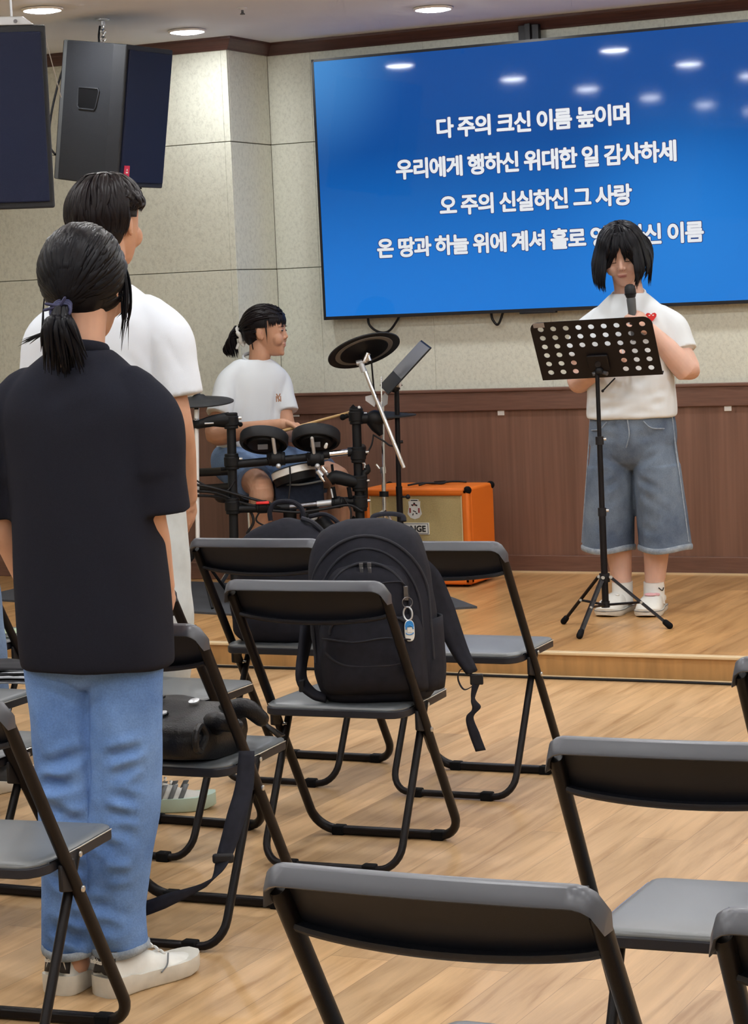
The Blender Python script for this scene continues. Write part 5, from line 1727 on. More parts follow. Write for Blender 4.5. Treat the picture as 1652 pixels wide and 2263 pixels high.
def head_blob(mb, c, Rm, s=1.0, ears=True):
    """head with face in head axes (x right, y forward, z up) at c; c is between the ears"""
    Rm = np.asarray(Rm)
    T = lambda p: np.asarray(c) + Rm @ (np.asarray(p, float) * s)
    mb.ball(T((0, -0.012, 0.030)), np.array([0.074, 0.094, 0.086]) * s, 28, Rm)
    rows = [(-0.113, .014, .060, .030), (-0.108, .026, .072, .015), (-0.098, .036, .080, -.01), (-0.080, .047, .083, -.03), (-0.055, .057, .085, -.045), (-0.030, .064, .0865, -.05),
            (0.0, .069, .087, -.06), (0.03, .071, .088, -.06), (0.06, .070, .084, -.06), (0.09, .058, .066, -.05)]
    rings = []
    th = np.linspace(0, 2 * np.pi, 36, endpoint=False)
    for z, w, f, b in rows:
        my, hy = (f + b) / 2, (f - b) / 2
        x = w * np.sign(np.cos(th)) * np.abs(np.cos(th)) ** 0.86
        y = my + hy * np.sign(np.sin(th)) * np.abs(np.sin(th)) ** 0.86
        rings.append(np.array([T((x[k], y[k], z)) for k in range(36)]))
    mb.rings(rings)
    mb.capsule(T((0, .082, .012)), T((0, .0945, -.024)), .0065 * s, .0095 * s, 14)
    for q in (-1, 1):
        mb.ball(T((q * .0105, .089, -.030)), .0074 * s, 12)
        mb.ball(T((q * .037, .061, -.036)), np.array([.029, .026, .031]) * s, 14, Rm)
        mb.ball(T((q * .031, .0775, .004)), np.array([.0155, .010, .0095]) * s, 14, Rm)
        mb.capsule(T((q * .014, .0835, .024)), T((q * .048, .072, .026)), .006 * s, .0055 * s, 10)
        if ears:
            E = Rm @ rotz(q * 0.35)
            mb.ball(T((q * .074, -.012, -.004)), np.array([.0075, .018, .030]) * s, 16, E)
            mb.ball(T((q * .072, -.004, -.028)), np.array([.006, .009, .010]) * s, 12, E)
    mb.ball(T((0, .0845, -.0575)), np.array([.022, .0065, .0048]) * s, 14, Rm)
    mb.ball(T((0, .0835, -.0665)), np.array([.018, .0070, .0055]) * s, 14, Rm)
    mb.ball(T((0, .072, -.100)), np.array([.020, .012, .013]) * s, 14, Rm)
    return T


def lips(T, Rm, s, parent, name='lips'):
    m = MB()
    m.ball(T((0, .0863, -.0575)), np.array([.0185, .0056, .0034]) * s, 14, Rm)
    m.ball(T((0, .0853, -.0655)), np.array([.0150, .0062, .0040]) * s, 14, Rm)
    return m.build(name, M['lip'], parent)


def hand_blob(mb, wrist, fd, pn, side, curl=(25, 35, 25), thumb=(40, 0.5), s=1.0, spread=1.0):
    """palm, four fingers, thumb. fd: finger direction, pn: the way the palm faces, side: +1 thumb along fd x pn ... -1 the other way"""
    fd = np.asarray(fd, float); fd /= np.linalg.norm(fd)
    pn = np.asarray(pn, float); pn -= fd * (pn @ fd); pn /= np.linalg.norm(pn)
    ac = np.cross(fd, pn) * side                      # from little finger to thumb side
    w = np.asarray(wrist, float)
    B = np.stack([ac, fd, pn], 1)
    mb.ball(w + fd * 0.045 * s, np.array([0.037, 0.050, 0.0145]) * s, 18, B)
    mb.limb([w - fd * 0.01 * s, w + fd * 0.03 * s], np.array([0.024, 0.026]) * s, 14, 2, flat=(1.1, 0.75), up=pn)
    base = [0.027, 0.0095, -0.0085, -0.026]
    lens = [0.92, 1.04, 0.97, 0.78]
    for k in range(4):
        p = w + (ac * base[k] + fd * (0.082 + (0.004, 0.008, 0.006, 0.0)[k])) * s - fd * 0.014 * s
        d = fd + ac * (0.10, 0.03, -0.05, -0.13)[k] * spread
        d /= np.linalg.norm(d)
        pts, ang = [p - d * 0.012 * s], 0.0
        q = p.copy()
        pts.append(q.copy())
        for L, cu in zip((0.042, 0.026, 0.020), curl):
            ang += math.radians(cu * (1.0, 1.04, 1.1, 1.16)[k])
            dd = d * math.cos(ang) + pn * math.sin(ang)
            q = q + dd * L * lens[k] * s
            pts.append(q.copy())
        mb.limb(pts, np.array([0.0095, 0.0093, 0.0085, 0.0078, 0.0062]) * s, 12, 3)
    a, bnd = math.radians(thumb[0]), thumb[1]
    t0 = w + ac * 0.022 * s + fd * 0.022 * s
    d1 = fd * math.cos(a) + ac * math.sin(a) + pn * 0.35
    d1 /= np.linalg.norm(d1)
    d2 = d1 + (fd - ac) * 0.25 * bnd + pn * 0.5 * bnd; d2 /= np.linalg.norm(d2)
    d3 = d2 + (fd - ac) * 0.25 * bnd + pn * 0.5 * bnd; d3 /= np.linalg.norm(d3)
    mb.limb([t0, t0 + d1 * 0.036 * s, t0 + d1 * 0.036 * s + d2 * 0.028 * s, t0 + d1 * 0.036 * s + d2 * 0.028 * s + d3 * 0.022 * s],
            np.array([0.0145, 0.0115, 0.0100, 0.0075]) * s, 12, 3)


def torso_rings(rows, T, n=40):
    """rows: (z, cx, cy, half width, half depth, squareness)"""
    out = []
    th = np.linspace(0, 2 * np.pi, n, endpoint=False)
    for z, cx, cy, w, d, p in rows:
        x = cx + w * np.sign(np.cos(th)) * np.abs(np.cos(th)) ** (2 / p)
        y = cy + d * np.sign(np.sin(th)) * np.abs(np.sin(th)) ** (2 / p)
        out.append(np.array([T((x[k], y[k], z)) for k in range(n)]))
    return out


def densify(rows, k=4):
    r = np.array(rows, float)
    return smooth_path(r, k)


def folds(amp, specs, inv=None):
    """cloth relief: specs (scale xyz, weight, seed) noise plus long ridges; works on local coordinates when inv is given"""
    def post(co, no):
        q = (co - inv[1]) @ inv[0] if inv is not None else co
        h = np.zeros(len(co))
        for sc, w, seed in specs:
            v = vnoise(q, sc, seed)
            h += w * (1 - 2 * np.abs(v)) if w < 0 else w * v
        return co + no * (amp * h)[:, None]
    return post


def creases(lines, width=0.012, depth=0.006):
    """cloth creases: each line (p0, p1, strength) pushes in along the segment and lifts beside it"""
    def f(co, no):
        h = np.zeros(len(co))
        for a, b, s in lines:
            a, b = np.asarray(a, float), np.asarray(b, float)
            t = np.clip(((co - a) @ (b - a)) / ((b - a) @ (b - a)), 0, 1)
            d = np.linalg.norm(co - a - t[:, None] * (b - a), axis=1)
            e = np.sin(np.pi * np.clip(t, 0.02, 0.98)) ** 0.5
            h += s * e * (-np.exp(-(d / width) ** 2) + 0.55 * np.exp(-((d - 2.0 * width) / width) ** 2))
        return co + no * (depth * h)[:, None]
    return f


def chain(*fs):
    def post(co, no):
        for f in fs:
            if f is not None:
                co = f(co, no)
        return co
    return post


def scalp_pt(T, az, el, off=0.0, rad=(0.080, 0.101, 0.098), ctr=(0, -0.010, 0.026)):
    """point over the skull: az 0 front, + towards the right ear; el up from the ear plane"""
    r = np.array(rad) + off
    d = np.array([math.cos(el) * math.sin(az), math.cos(el) * math.cos(az), math.sin(el)])
    return T(np.array(ctr) + d * r)


def hair_strand(mb, pts, r, flat=(1.6, 0.6), c=None, seg=6, sm=4):
    """tapered lock of hair lying flat against the head (c = head centre)"""
    p = smooth_path(pts, sm)
    m = len(p)
    t = np.linspace(0, 1, m)
    rr = r * (0.55 + 0.6 * np.sin(np.pi * np.clip(t * 0.8 + 0.1, 0, 1))) * np.clip((1.02 - t) / 0.25, 0.12, 1)
    up = (p[0] - c) if c is not None else ZUP
    mb.tube(p, rr, seg, flat=flat, up=np.cross(p[1] - p[0], np.cross(up, p[1] - p[0])) if c is not None else up)


def sneaker(name, heel, fwd, L, W, H, parent, upper, sole, m_sole_h=0.028, collar=True):
    """low shoe: sole slab and shaped upper; heel = rear point on the floor, fwd = direction of the toe"""
    f = np.asarray(fwd, float) * [1, 1, 0]; f /= np.linalg.norm(f)
    r = np.cross(f, ZUP)
    heel = np.asarray(heel, float)
    T = lambda x, y, z: heel + r * x + f * y + ZUP * z
    ys = np.array([0, .015, .05, .12, .20, .30, .42, .55, .68, .80, .90, .97, 1.0]) * L
    ws = np.array([.30, .62, .80, .84, .80, .76, .80, .90, .97, .94, .78, .48, .22]) * W / 2
    def outline(k, grow=0.0):
        return ws[k] + grow
    sh = parent
    so = MB()
    rings = []
    for k in range(len(ys)):
        w = ws[k] + 0.004
        lift = 0.012 * max(0, (ys[k] / L - 0.75) / 0.25) ** 2
        z0, z1 = lift, m_sole_h + lift * 0.6 + 0.006 * (ys[k] < 0.25 * L)
        rings.append(np.array([T(-w, ys[k], z0 + .004), T(-w + .004, ys[k], z0), T(w - .004, ys[k], z0), T(w, ys[k], z0 + .004), T(w, ys[k], z1), T(-w, ys[k], z1)]))
    o = MB().rings(rings).build(name, sole, parent, angle=50)
    up = MB()
    hs = np.array([.70, .92, 1.0, .98, .93, .88, .80, .66, .52, .45, .40, .33, .20]) * H
    rings = []
    th = np.linspace(0, np.pi, 15)
    for k in range(len(ys)):
        w = ws[k]
        pw = 0.75 if ys[k] < 0.35 * L else 0.9
        x = w * np.cos(th) * (1 - 0.22 * np.sin(th) * (ys[k] < 0.45 * L))
        z = m_sole_h * 0.6 + (hs[k] - m_sole_h * 0.6) * np.sin(th) ** pw
        rings.append(np.array([T(x[i], ys[k] + (0.012 if k == 0 else 0), z[i]) for i in range(15)]))
    MB().rings(rings).build('upper', upper, o, angle=180)
    return o, T


# ------------------------------------------------------------------ person in the black T-shirt, seen from behind
def frame(loc, a):
    Rm = rotz(a)
    loc = np.asarray(loc, float)
    return Rm, (lambda p: loc + Rm @ np.asarray(p, float))

OW = PZ(252, 2188, 0.0)
aW = R_(7)
RW, TW_ = frame(OW, aW)
pw = thing('person', 'person in oversized black T-shirt and light blue jeans standing with low ponytail, seen from behind', 'person', tuple(OW))
hRw = RW @ rotz(R_(5)) @ np.array([[1, 0, 0], [0, math.cos(-.10), -math.sin(-.10)], [0, math.sin(-.10), math.cos(-.10)]])
HW = TW_((0.006, 0.030, 1.470))
mb = MB()
Th = head_blob(mb, HW, hRw, 0.96)
mb.limb([Th((0, -0.028, -0.05)), TW_((0.0, -0.005, 1.34)), TW_((0, -0.02, 1.28))], [0.054, 0.054, 0.070], 20)
mb.rings(torso_rings([(0.80, 0, 0, .13, .09, 2.4), (0.95, 0, 0, .13, .09, 2.4), (1.12, 0, -.01, .12, .08, 2.2), (1.22, 0, -.01, .11, .065, 2.2), (1.28, 0, -.01, .06, .05, 2.0)], TW_))
shR, elR, wrR = TW_((0.125, -0.01, 1.215)), TW_((0.136, 0.0, 1.00)), TW_((0.092, 0.150, 0.83))
shL, elL, wrL = TW_((-0.135, -0.01, 1.215)), TW_((-0.195, -0.005, 1.00)), TW_((-0.180, 0.11, 0.80))
for a_, b_, c_, s in ((shR, elR, wrR, 1), (shL, elL, wrL, -1)):
    mb.limb([a_, (a_ + b_) / 2, b_, b_ * .6 + c_ * .4, c_], [0.034, 0.036, 0.034, 0.034, 0.025], 18)
    hand_blob(mb, c_, (c_ - b_), RW @ np.array([-s, 0.2, 0.0]), -s, curl=(18, 25, 18))
hipR, knR, anR = TW_((0.070, 0.0, 0.80)), TW_((0.045, 0.012, 0.44)), TW_((0.010, 0.010, 0.08))
hipL, knL, anL = TW_((-0.075, 0.0, 0.80)), TW_((-0.078, 0.006, 0.44)), TW_((-0.086, -0.010, 0.08))
for a_, b_, c_ in ((hipR, knR, anR), (hipL, knL, anL)):
    mb.limb([a_, b_, c_], [0.06, 0.045, 0.032], 18)
    mb.ball(c_ + [0, 0, -0.02], 0.036, 14)
link('body', fuse(mb, 0.0035, 6), M['skin'], pw, angle=180)
# T-shirt
rows = densify([(0.685, 0.0, .005, .158, .118, 2.5), (0.73, 0, .0, .160, .118, 2.5), (0.85, 0, -.005, .160, .116, 2.45), (1.00, 0, -.012, .157, .112, 2.4), (1.14, 0, -.016, .160, .108, 2.4),
                (1.215, 0, -.018, .166, .100, 2.4), (1.262, 0, -.016, .150, .088, 2.3), (1.295, 0, -.012, .118, .076, 2.2), (1.322, 0, -.008, .086, .064, 2.1), (1.335, 0, -.006, .068, .056, 2.0)], 5)
mb = MB().rings(torso_rings(rows, TW_, 48))
for s in (1, -1):
    a_ = TW_((s * 0.110, -0.012, 1.248))
    b_ = TW_((s * 0.156, -0.010, 1.185)) if s > 0 else TW_((-0.172, -0.01, 1.185))
    c_ = TW_((s * 0.152, -0.004, 1.09)) if s > 0 else TW_((-0.200, -0.006, 1.09))
    d_ = TW_((s * 0.150, 0.006, 1.004)) if s > 0 else TW_((-0.210, 0.006, 1.004))
    mb.limb([a_, b_, c_], [0.060, 0.068, 0.070], 22, 6)
    mb.tube([b_, c_, d_], [0.066, 0.066, 0.070], 26, smooth=5, flat=(1.05, 0.95), up=RW @ np.array([0, 1, 0]))
inv = (RW, OW)
L_ = lambda *p: TW_(p)
cr = [(L_(.17, -.11, 1.16), L_(.215, -.09, .98), 0.9), (L_(.16, -.12, 1.12), L_(.12, -.13, 0.90), 0.5), (L_(.15, -.12, .98), L_(.17, -.10, .80), .7), (L_(.10, -.14, .82), L_(.17, -.10, .73), .5),
      (L_(-.10, -.13, .86), L_(-.16, -.10, .74), .4), (L_(-.16, -.11, 1.15), L_(-.19, -.09, .98), .7), (L_(.02, -.13, 1.20), L_(.10, -.12, 1.24), .25)]
link('t_shirt', fuse(mb, 0.006, 7, post=chain(folds(0.0042, [((9, 9, 4.5), 0.9, 1.0), ((22, 22, 9), 0.40, 4.0)], inv), creases(cr, 0.016, 0.007))), M['tee_black'], pw, angle=180)
MB().tube([L_(.060 * math.cos(t), -.006 + .052 * math.sin(t), 1.338 - .012 * math.sin(t)) for t in np.linspace(0, 2 * np.pi, 30, endpoint=False)], 0.009, 10, closed=True, flat=(0.7, 1.3)).build('collar', M['tee_black'], pw)
# jeans: two straight wide legs pooling on the shoes
mb = MB().rings(torso_rings(densify([(0.645, -0.008, 0, .04, .05, 2.2), (0.67, -0.006, 0, .105, .068, 2.3), (0.72, -0.004, 0, .138, .090, 2.3), (0.80, 0, 0, .142, .103, 2.3), (0.86, 0, 0, .135, .098, 2.3)], 4), TW_))
JL = ((1, (.066, .058, .046, .028, .012, .010, .010), (0, .006, .012, .010, .012, .014, .016)), (-1, (-.080, -.078, -.078, -.082, -.086, -.086, -.086), (0, .004, .006, .0, -.008, -.010, -.010)))
for s, xs, yy in JL:
    pts = [TW_((x, y, z)) for x, y, z in zip(xs, yy, (.72, .56, .43, .30, .18, .11, .085))]
    mb.tube(pts, [0.073, 0.070, 0.068, 0.062, 0.056, 0.058, 0.059], 26, smooth=6, flat=(1.0, 1.10), up=RW @ np.array([1, 0, 0]))
cr = []
rnd = random.Random(5)
for s, kx in ((1, .045), (-1, -.080)):
    for z in (.50, .47, .43, .40, .365, .33, .29, .25, .21, .175, .145, .12):
        x0, dx = kx - (.4 - z) * .09 * s + rnd.uniform(-.05, .01), rnd.uniform(.05, .09)
        cr.append((L_(x0, -.068, z + rnd.uniform(-.012, .012)), L_(x0 + dx, -.052, z + rnd.uniform(-.035, .03)), rnd.uniform(.6, 1.1)))
cr += [(L_(-.006, -.090, .70), L_(-.014, -.070, .44), 1.6), (L_(-.014, -.066, .46), L_(-.036, -.055, .12), 1.5), (L_(.02, -.10, .64), L_(.12, -.09, .50), .9), (L_(.15, -.09, .66), L_(.06, -.10, .53), .8), (L_(-.02, -.10, .62), L_(-.12, -.09, .52), .7), (L_(-.14, -.08, .62), L_(-.06, -.10, .48), .7),
       (L_(.03, -.095, .47), L_(.10, -.09, .40), .9), (L_(-.03, -.095, .47), L_(-.11, -.09, .41), .8), (L_(.05, -.09, .56), L_(.15, -.07, .44), .6)]
link('jeans', fuse(mb, 0.0055, 5, post=chain(folds(0.0035, [((10, 10, 12), 0.8, 2.0), ((24, 24, 20), 0.35, 7.0)], inv), creases(cr, 0.0115, 0.0125))), M['denim_light'], pw, angle=180)
for ax, ay in ((0.010, 0.016), (-0.086, -0.010)):
    MB().tube([L_(ax + .0600 * math.cos(t), ay + .066 * math.sin(t), .090 + .004 * math.sin(2 * t + 1)) for t in np.linspace(0, 2 * np.pi, 40, endpoint=False)], 0.008, 8, closed=True, flat=(0.5, 1.2)).build('jeans_hem', M['denim_hem'], pw)
# white sneakers with black heel tabs
for lab, hp, fw, L in (('right', PZ(224, 2204, 0.0), (0.30, 0.95, 0), 0.262), ('left', PZ(124, 2200, 0.0), (0.02, 1, 0), 0.262)):
    so, T = sneaker('sneaker', hp, fw, L, 0.094, 0.098, pw, M['shoe_white'], M['shoe_sole'], 0.036)
    g = [[T(x * 0.030, 0.001 + 0.013 * abs(x) ** 2 - 0.004 + 0.013 * t_, 0.052 + 0.044 * t_ - 0.014 * (1 - t_) * abs(x) * (-1 if abs(x) < .4 else 0.4)) for t_ in (0, 0.33, 0.66, 1)] for x in np.linspace(-1, 1, 9)]
    MB().sheet(g, 0.006).build('heel_tab', M['shoe_black'], so, angle=180)
    ex = T(1, 0, 0) - T(0, 0, 0)
    lettering('heel_lettering', 'adidas', 0.02, T(0, -0.0085, 0.078), ex, ZUP, M['paper'], so, weight=0.0007, width=0.036, height=0.011, thick=0.0003)
    MB().tube([T(0.030, L * 0.62, .060), T(0.046, L * .55, .042), T(0.048, L * .48, .030)], 0.0018, 6, smooth=4).build('shoe_seam', M['stripe_grey'], so)
    for k in range(4):
        y = L * (0.50 + 0.06 * k)
        MB().tube([T(-.018, y, .080 - .012 * k), T(0, y + .004, .084 - .012 * k), T(.018, y, .080 - .012 * k)], 0.003, 6, smooth=3).build('lace', M['paper'], so)
# hair drawn back to a low ponytail
hb_ = MB()
hb_.ball(Th((0, -0.012, 0.030)), np.array([0.084, 0.104, 0.096]), 32, hRw)
hb_.ball(Th((0, -0.050, -0.018)), np.array([0.066, 0.054, 0.060]), 28, hRw)
cap = fuse(hb_, 0.005, 8)
bm = bmesh.new(); bm.from_mesh(cap)
Ri = hRw.T
kill = []
for v in bm.verts:
    q = Ri @ (np.array(v.co) - HW)
    if q[1] > 0.035 and q[2] < 0.055 - 0.0 * q[1]:
        kill.append(v)
bmesh.ops.delete(bm, geom=kill, context='VERTS')
bm.to_mesh(cap); bm.free()
rnd = random.Random(11)
TIE = Th((-0.006, -0.118, -0.062))
mbh = MB()
for k in range(820):
    az = rnd.uniform(-math.pi, math.pi)
    el = rnd.uniform(-0.35, 1.5) if k < 620 else rnd.uniform(-0.95, -0.2)
    if k >= 620:
        az = rnd.choice((-1, 1)) * rnd.uniform(1.75, 3.1)
    if abs(az) < 0.7 and el < 0.4:
        el = rnd.uniform(0.45, 1.4)
    p0 = np.array([math.cos(el) * math.sin(az), math.cos(el) * math.cos(az), math.sin(el)])
    p1 = np.array([-0.05, -1.0, -0.72]); p1 /= np.linalg.norm(p1)
    pts = []
    for t in np.linspace(0, 1, 7):
        d = p0 * (1 - t) + p1 * t
        d /= np.linalg.norm(d) + 1e-6
        off = 0.006 + rnd.uniform(-0.0018, 0.0022)
        q = np.array([0, -0.012, 0.024]) + d * (np.array([0.082, 0.103, 0.097]) + off)
        if t > 0.5:
            w = (t - 0.5) / 0.5
            q = q * (1 - w * w) + np.array([-0.006, -0.116, -0.062]) * w * w
        pts.append(Th(q))
    hair_strand(mbh, pts, rnd.uniform(0.0028, 0.0052), c=HW)
# tail: locks fanning from the tie over the collar
for k in range(110):
    a = rnd.uniform(0, 2 * math.pi); r = rnd.uniform(0, 1) ** .6
    ex, ey = math.cos(a) * r, math.sin(a) * r
    end = np.array([ex * 0.052 - 0.004, -0.128 + ey * 0.022 + 0.010, -0.178 + rnd.uniform(-0.02, 0.028) - 0.012 * (1 - r)])
    mid = np.array([ex * 0.034 - 0.006, -0.140 + ey * 0.024, -0.105 + rnd.uniform(-.01, .01)])
    pts = [TIE + hRw @ np.array([ex * .012, ey * .012 - .002, .006]), TIE + hRw @ np.array([ex * .018, ey * .014 - .012, -.016]), Th(mid), Th(end)]
    hair_strand(mbh, pts, rnd.uniform(0.0035, 0.006), flat=(1.3, 0.8))
for k in range(16):
    end = np.array([-0.075 - rnd.uniform(0, .03), -0.12 + rnd.uniform(-.01, .01), -0.118 - rnd.uniform(0, .022)])
    hair_strand(mbh, [TIE, TIE + hRw @ np.array([-.016, -.012, -.026]), Th((-0.04, -.128, -0.108)), Th(end)], rnd.uniform(.0012, .0024), flat=(1, 1))
# loose locks beside the cheek and down the far side
for k in range(16):
    x = 0.078 + rnd.uniform(-.006, .008)
    y0 = rnd.uniform(0.0, 0.055)
    z1 = -0.07 - rnd.uniform(0, .05) * (1 if k % 3 else 1.6)
    hair_strand(mbh, [Th((x - .008, y0 - .01, .06)), Th((x + .005, y0, .01)), Th((x + .004, y0 + .008, -.05)), Th((x - .006 + rnd.uniform(-.01, .012), y0 + .012, z1))], rnd.uniform(.0012, .0032), flat=(1, 0.8))
for k in range(10):
    hair_strand(mbh, [Th((-.082, 0.0, .02)), Th((-.086, -.02, -.04)), Th((-.076 + rnd.uniform(-.008, .006), -.05, -.10 - rnd.uniform(0, .03)))], .0014, flat=(1, 1))
ho = link('hair', cap, M['hair_black'], pw, angle=180)
mbh.build('hair_locks', M['hair_black'], ho, angle=180)
tie = MB()
for k in range(3):
    th = np.linspace(0, 2 * np.pi, 20, endpoint=False)
    tie.tube(TIE + np.outer(np.cos(th) * (.019 + .001 * k), hRw[:, 0]) + np.outer(np.sin(th) * .017, hRw[:, 1] * .5 + hRw[:, 2] * .86) + hRw @ np.array([0, -.002 - .004 * k, .004 - .005 * k]), 0.0035, 8, closed=True)
tie.build('hair_tie', M['navy_tie'], pw)
for d in ((-.030, -.012, .010), (-.034, -.010, -.002), (.012, -.016, .020)):
    MB().limb([TIE + hRw @ np.array([0, -.012, .004]), TIE + hRw @ np.array(d)], [.004, .003], 8, 2).build('tie_end', M['navy_tie'], pw)

# ------------------------------------------------------------------ person in the white T-shirt ahead of them
OM = PZ(298, 1806, 0.0)
aM = R_(6)
RM, TM = frame(OM, aM)
pm = thing('person', 'tall person in white T-shirt and pale trousers, short dark hair, facing the screen', 'person', tuple(OM))
fMs = np.array([0.86, 0.5, 0]); fMs /= np.linalg.norm(fMs)
hpM = PZ(478, 1783, 0.0) - fMs * 0.285
hpM[2] = 0
ankM = RM.T @ (hpM + fMs * 0.085 - OM)
ANK = {1: ankM, -1: np.array([-.080, 0.0, 0.0])}
hRm = RM @ rotz(R_(-6))
HM = TM((0.0, 0.03, 1.655))
mb = MB()
Tm = head_blob(mb, HM, hRm, 1.03)
mb.limb([Tm((0, -0.028, -0.05)), TM((0.0, -0.005, 1.50)), TM((0, -0.02, 1.43))], [0.058, 0.058, 0.075], 20)
mb.rings(torso_rings([(0.90, 0, 0, .13, .09, 2.4), (1.10, 0, 0, .135, .09, 2.4), (1.27, 0, -.01, .13, .085, 2.2), (1.36, 0, -.01, .125, .07, 2.2), (1.43, 0, -.01, .06, .05, 2.0)], TM))
for s in (1, -1):
    a_, b_, c_ = TM((s * .145, -.01, 1.36)), TM((s * .206, -.03, 1.10)), TM((s * .165, .10, 0.89))
    mb.limb([a_, (a_ + b_) / 2, b_, b_ * .62 + c_ * .38, c_], [0.038, 0.045, 0.041, 0.041, 0.028], 20)
    hand_blob(mb, c_, c_ - b_, RM @ np.array([-s, 0.1, 0]), -s, curl=(20, 28, 20), s=1.05)
    mb.limb([TM((s * .085, 0, .88)), TM((s * .09, .015, .48)), TM(ANK[s] + [0, 0, .09])], [.075, .055, .034], 18)
    mb.ball(TM(ANK[s] + [0, 0, .065]), .034, 14)
link('body', fuse(mb, 0.0035, 6), M['skin_warm'], pm, angle=180)
rows = densify([(0.84, 0, .005, .168, .118, 2.5), (0.95, 0, 0, .168, .116, 2.5), (1.10, 0, -.008, .166, .112, 2.4), (1.27, 0, -.016, .174, .112, 2.4), (1.36, 0, -.018, .180, .102, 2.4),
                (1.41, 0, -.016, .160, .090, 2.3), (1.445, 0, -.012, .124, .078, 2.2), (1.472, 0, -.008, .090, .066, 2.1), (1.484, 0, -.006, .073, .058, 2.0)], 5)
mb = MB().rings(torso_rings(rows, TM, 44))
for s in (1, -1):
    a_, b_, c_, d_ = TM((s * .118, -.012, 1.395)), TM((s * .180, -.012, 1.335)), TM((s * .202, -.018, 1.25)), TM((s * .214, -.022, 1.175))
    mb.limb([a_, b_, c_], [.062, .070, .064], 22, 6)
    mb.tube([b_, c_, d_], [.070, .064, .066], 26, smooth=5)
invM = (RM, OM)
link('t_shirt', fuse(mb, 0.006, 6, post=chain(folds(0.004, [((10, 10, 5), .7, 3.0), ((24, 24, 10), .3, 8.0)], invM), creases([(TM((.15, -.11, 1.33)), TM((.19, -.09, 1.18)), .8), (TM((.13, -.12, 1.42)), TM((.17, -.11, 1.30)), .5), (TM((.10, -.12, 1.30)), TM((.16, -.11, 1.22)), .5), (TM((.20, -.09, 1.35)), TM((.25, -.07, 1.24)), .4)], .013, .005))), M['tee_cool'], pm, angle=180)
mb = MB().rings(torso_rings(densify([(0.80, 0, 0, .165, .120, 2.4), (0.90, 0, 0, .165, .116, 2.4), (1.0, 0, 0, .155, .108, 2.3)], 4), TM))
for s in (1, -1):
    mb.tube([TM((s * .088, 0, .92)), TM((s * .095, .008, .70)), TM((s * .10, .012, .50)), TM((s * .05 + ANK[s][0] * .5, .006 + ANK[s][1] * .5, .30)), TM(ANK[s] + [0, 0, .16]), TM(ANK[s] + [0, 0, .105])], [.098, .095, .088, .080, .070, .070], 26, smooth=6, flat=(1.05, 1.1))
link('trousers', fuse(mb, 0.006, 5, post=folds(0.005, [((9, 9, 12), .8, 6.0), ((24, 24, 18), .35, 2.0)], invM)), M['pants_pale'], pm, angle=180)
for lab, hp, fw in (('r', None, (0.86, 0.5, 0)), ('l', TM((-.10, -.06, 0)), (-.05, 1, 0))):
    if hp is None:
        toe = PZ(478, 1783, 0.0)
        f = np.array(fw) / np.linalg.norm(fw)
        hp = toe - f * 0.285
        hp[2] = 0
    so, T = sneaker('sneaker', hp, fw, 0.285, 0.104, 0.108, pm, M['shoe_white'], M['mint'], 0.040)
    for k in range(3):
        y = .285 * (.40 + .105 * k)
        for s in (1, -1):
            g = [[T(s * (.0445 - .020 * t_ ** 2 + .0015), y + .022 * t_ + dy, .030 + .046 * t_) for t_ in (0, .3, .6, 1)] for dy in (0, .015)]
            MB().sheet(g, .003).build('side_stripe', M['stripe_grey'], so, angle=180)
    for k in range(4):
        y = .285 * (.50 + .055 * k)
        MB().tube([T(-.02, y, .088 - .011 * k), T(0, y + .004, .092 - .011 * k), T(.02, y, .088 - .011 * k)], .003, 6, smooth=3).build('lace', M['paper'], so)
hb_ = MB()
hb_.ball(Tm((0, -0.012, 0.034)), np.array([0.086, 0.106, 0.098]) * 1.03, 32, hRm)
hb_.ball(Tm((0, -0.050, -0.010)), np.array([0.078, 0.062, 0.078]) * 1.0, 28, hRm)
cap = fuse(hb_, 0.005, 8)
bm = bmesh.new(); bm.from_mesh(cap)
kill = [v for v in bm.verts if (lambda q: (q[1] > 0.02 and q[2] < 0.045) or q[2] < -0.085 or (abs(q[0]) > .05 and q[1] > -.03 and q[2] < .012))(hRm.T @ (np.array(v.co) - HM))]
bmesh.ops.delete(bm, geom=kill, context='VERTS')
bm.to_mesh(cap); bm.free()
mbh = MB()
rnd = random.Random(21)
for k in range(560):
    az = rnd.uniform(-math.pi, math.pi)
    ab = abs(az)
    e1 = 0.15 if ab < 0.8 else (0.10 if ab < 1.9 else -0.75)
    e1 += rnd.uniform(-.1, .12)
    e0 = rnd.uniform(max(e1 + .35, .35), 1.5)
    pts = []
    lift = rnd.uniform(.004, .016)
    for t in np.linspace(0, 1, 6):
        el = e0 + (e1 - e0) * t
        r_ = lift * math.sin(math.pi * min(1, t * .8 + .15)) + .004
        pts.append(scalp_pt(Tm, az + .25 * t * rnd.uniform(-.5, 1), el, r_, rad=(.084, .104, .098)))
    hair_strand(mbh, pts, rnd.uniform(.003, .0056), c=HM)
for k in range(26):
    az = rnd.uniform(-math.pi, math.pi)
    pts = [scalp_pt(Tm, az, 1.3, .004), scalp_pt(Tm, az + .5, 1.15, .016), scalp_pt(Tm, az + 1.0, .95, .022)]
    hair_strand(mbh, pts, .0022, c=HM)
ho = link('hair', cap, M['hair_dark'], pm, angle=180)
mbh.build('hair_locks', M['hair_dark'], ho, angle=180)

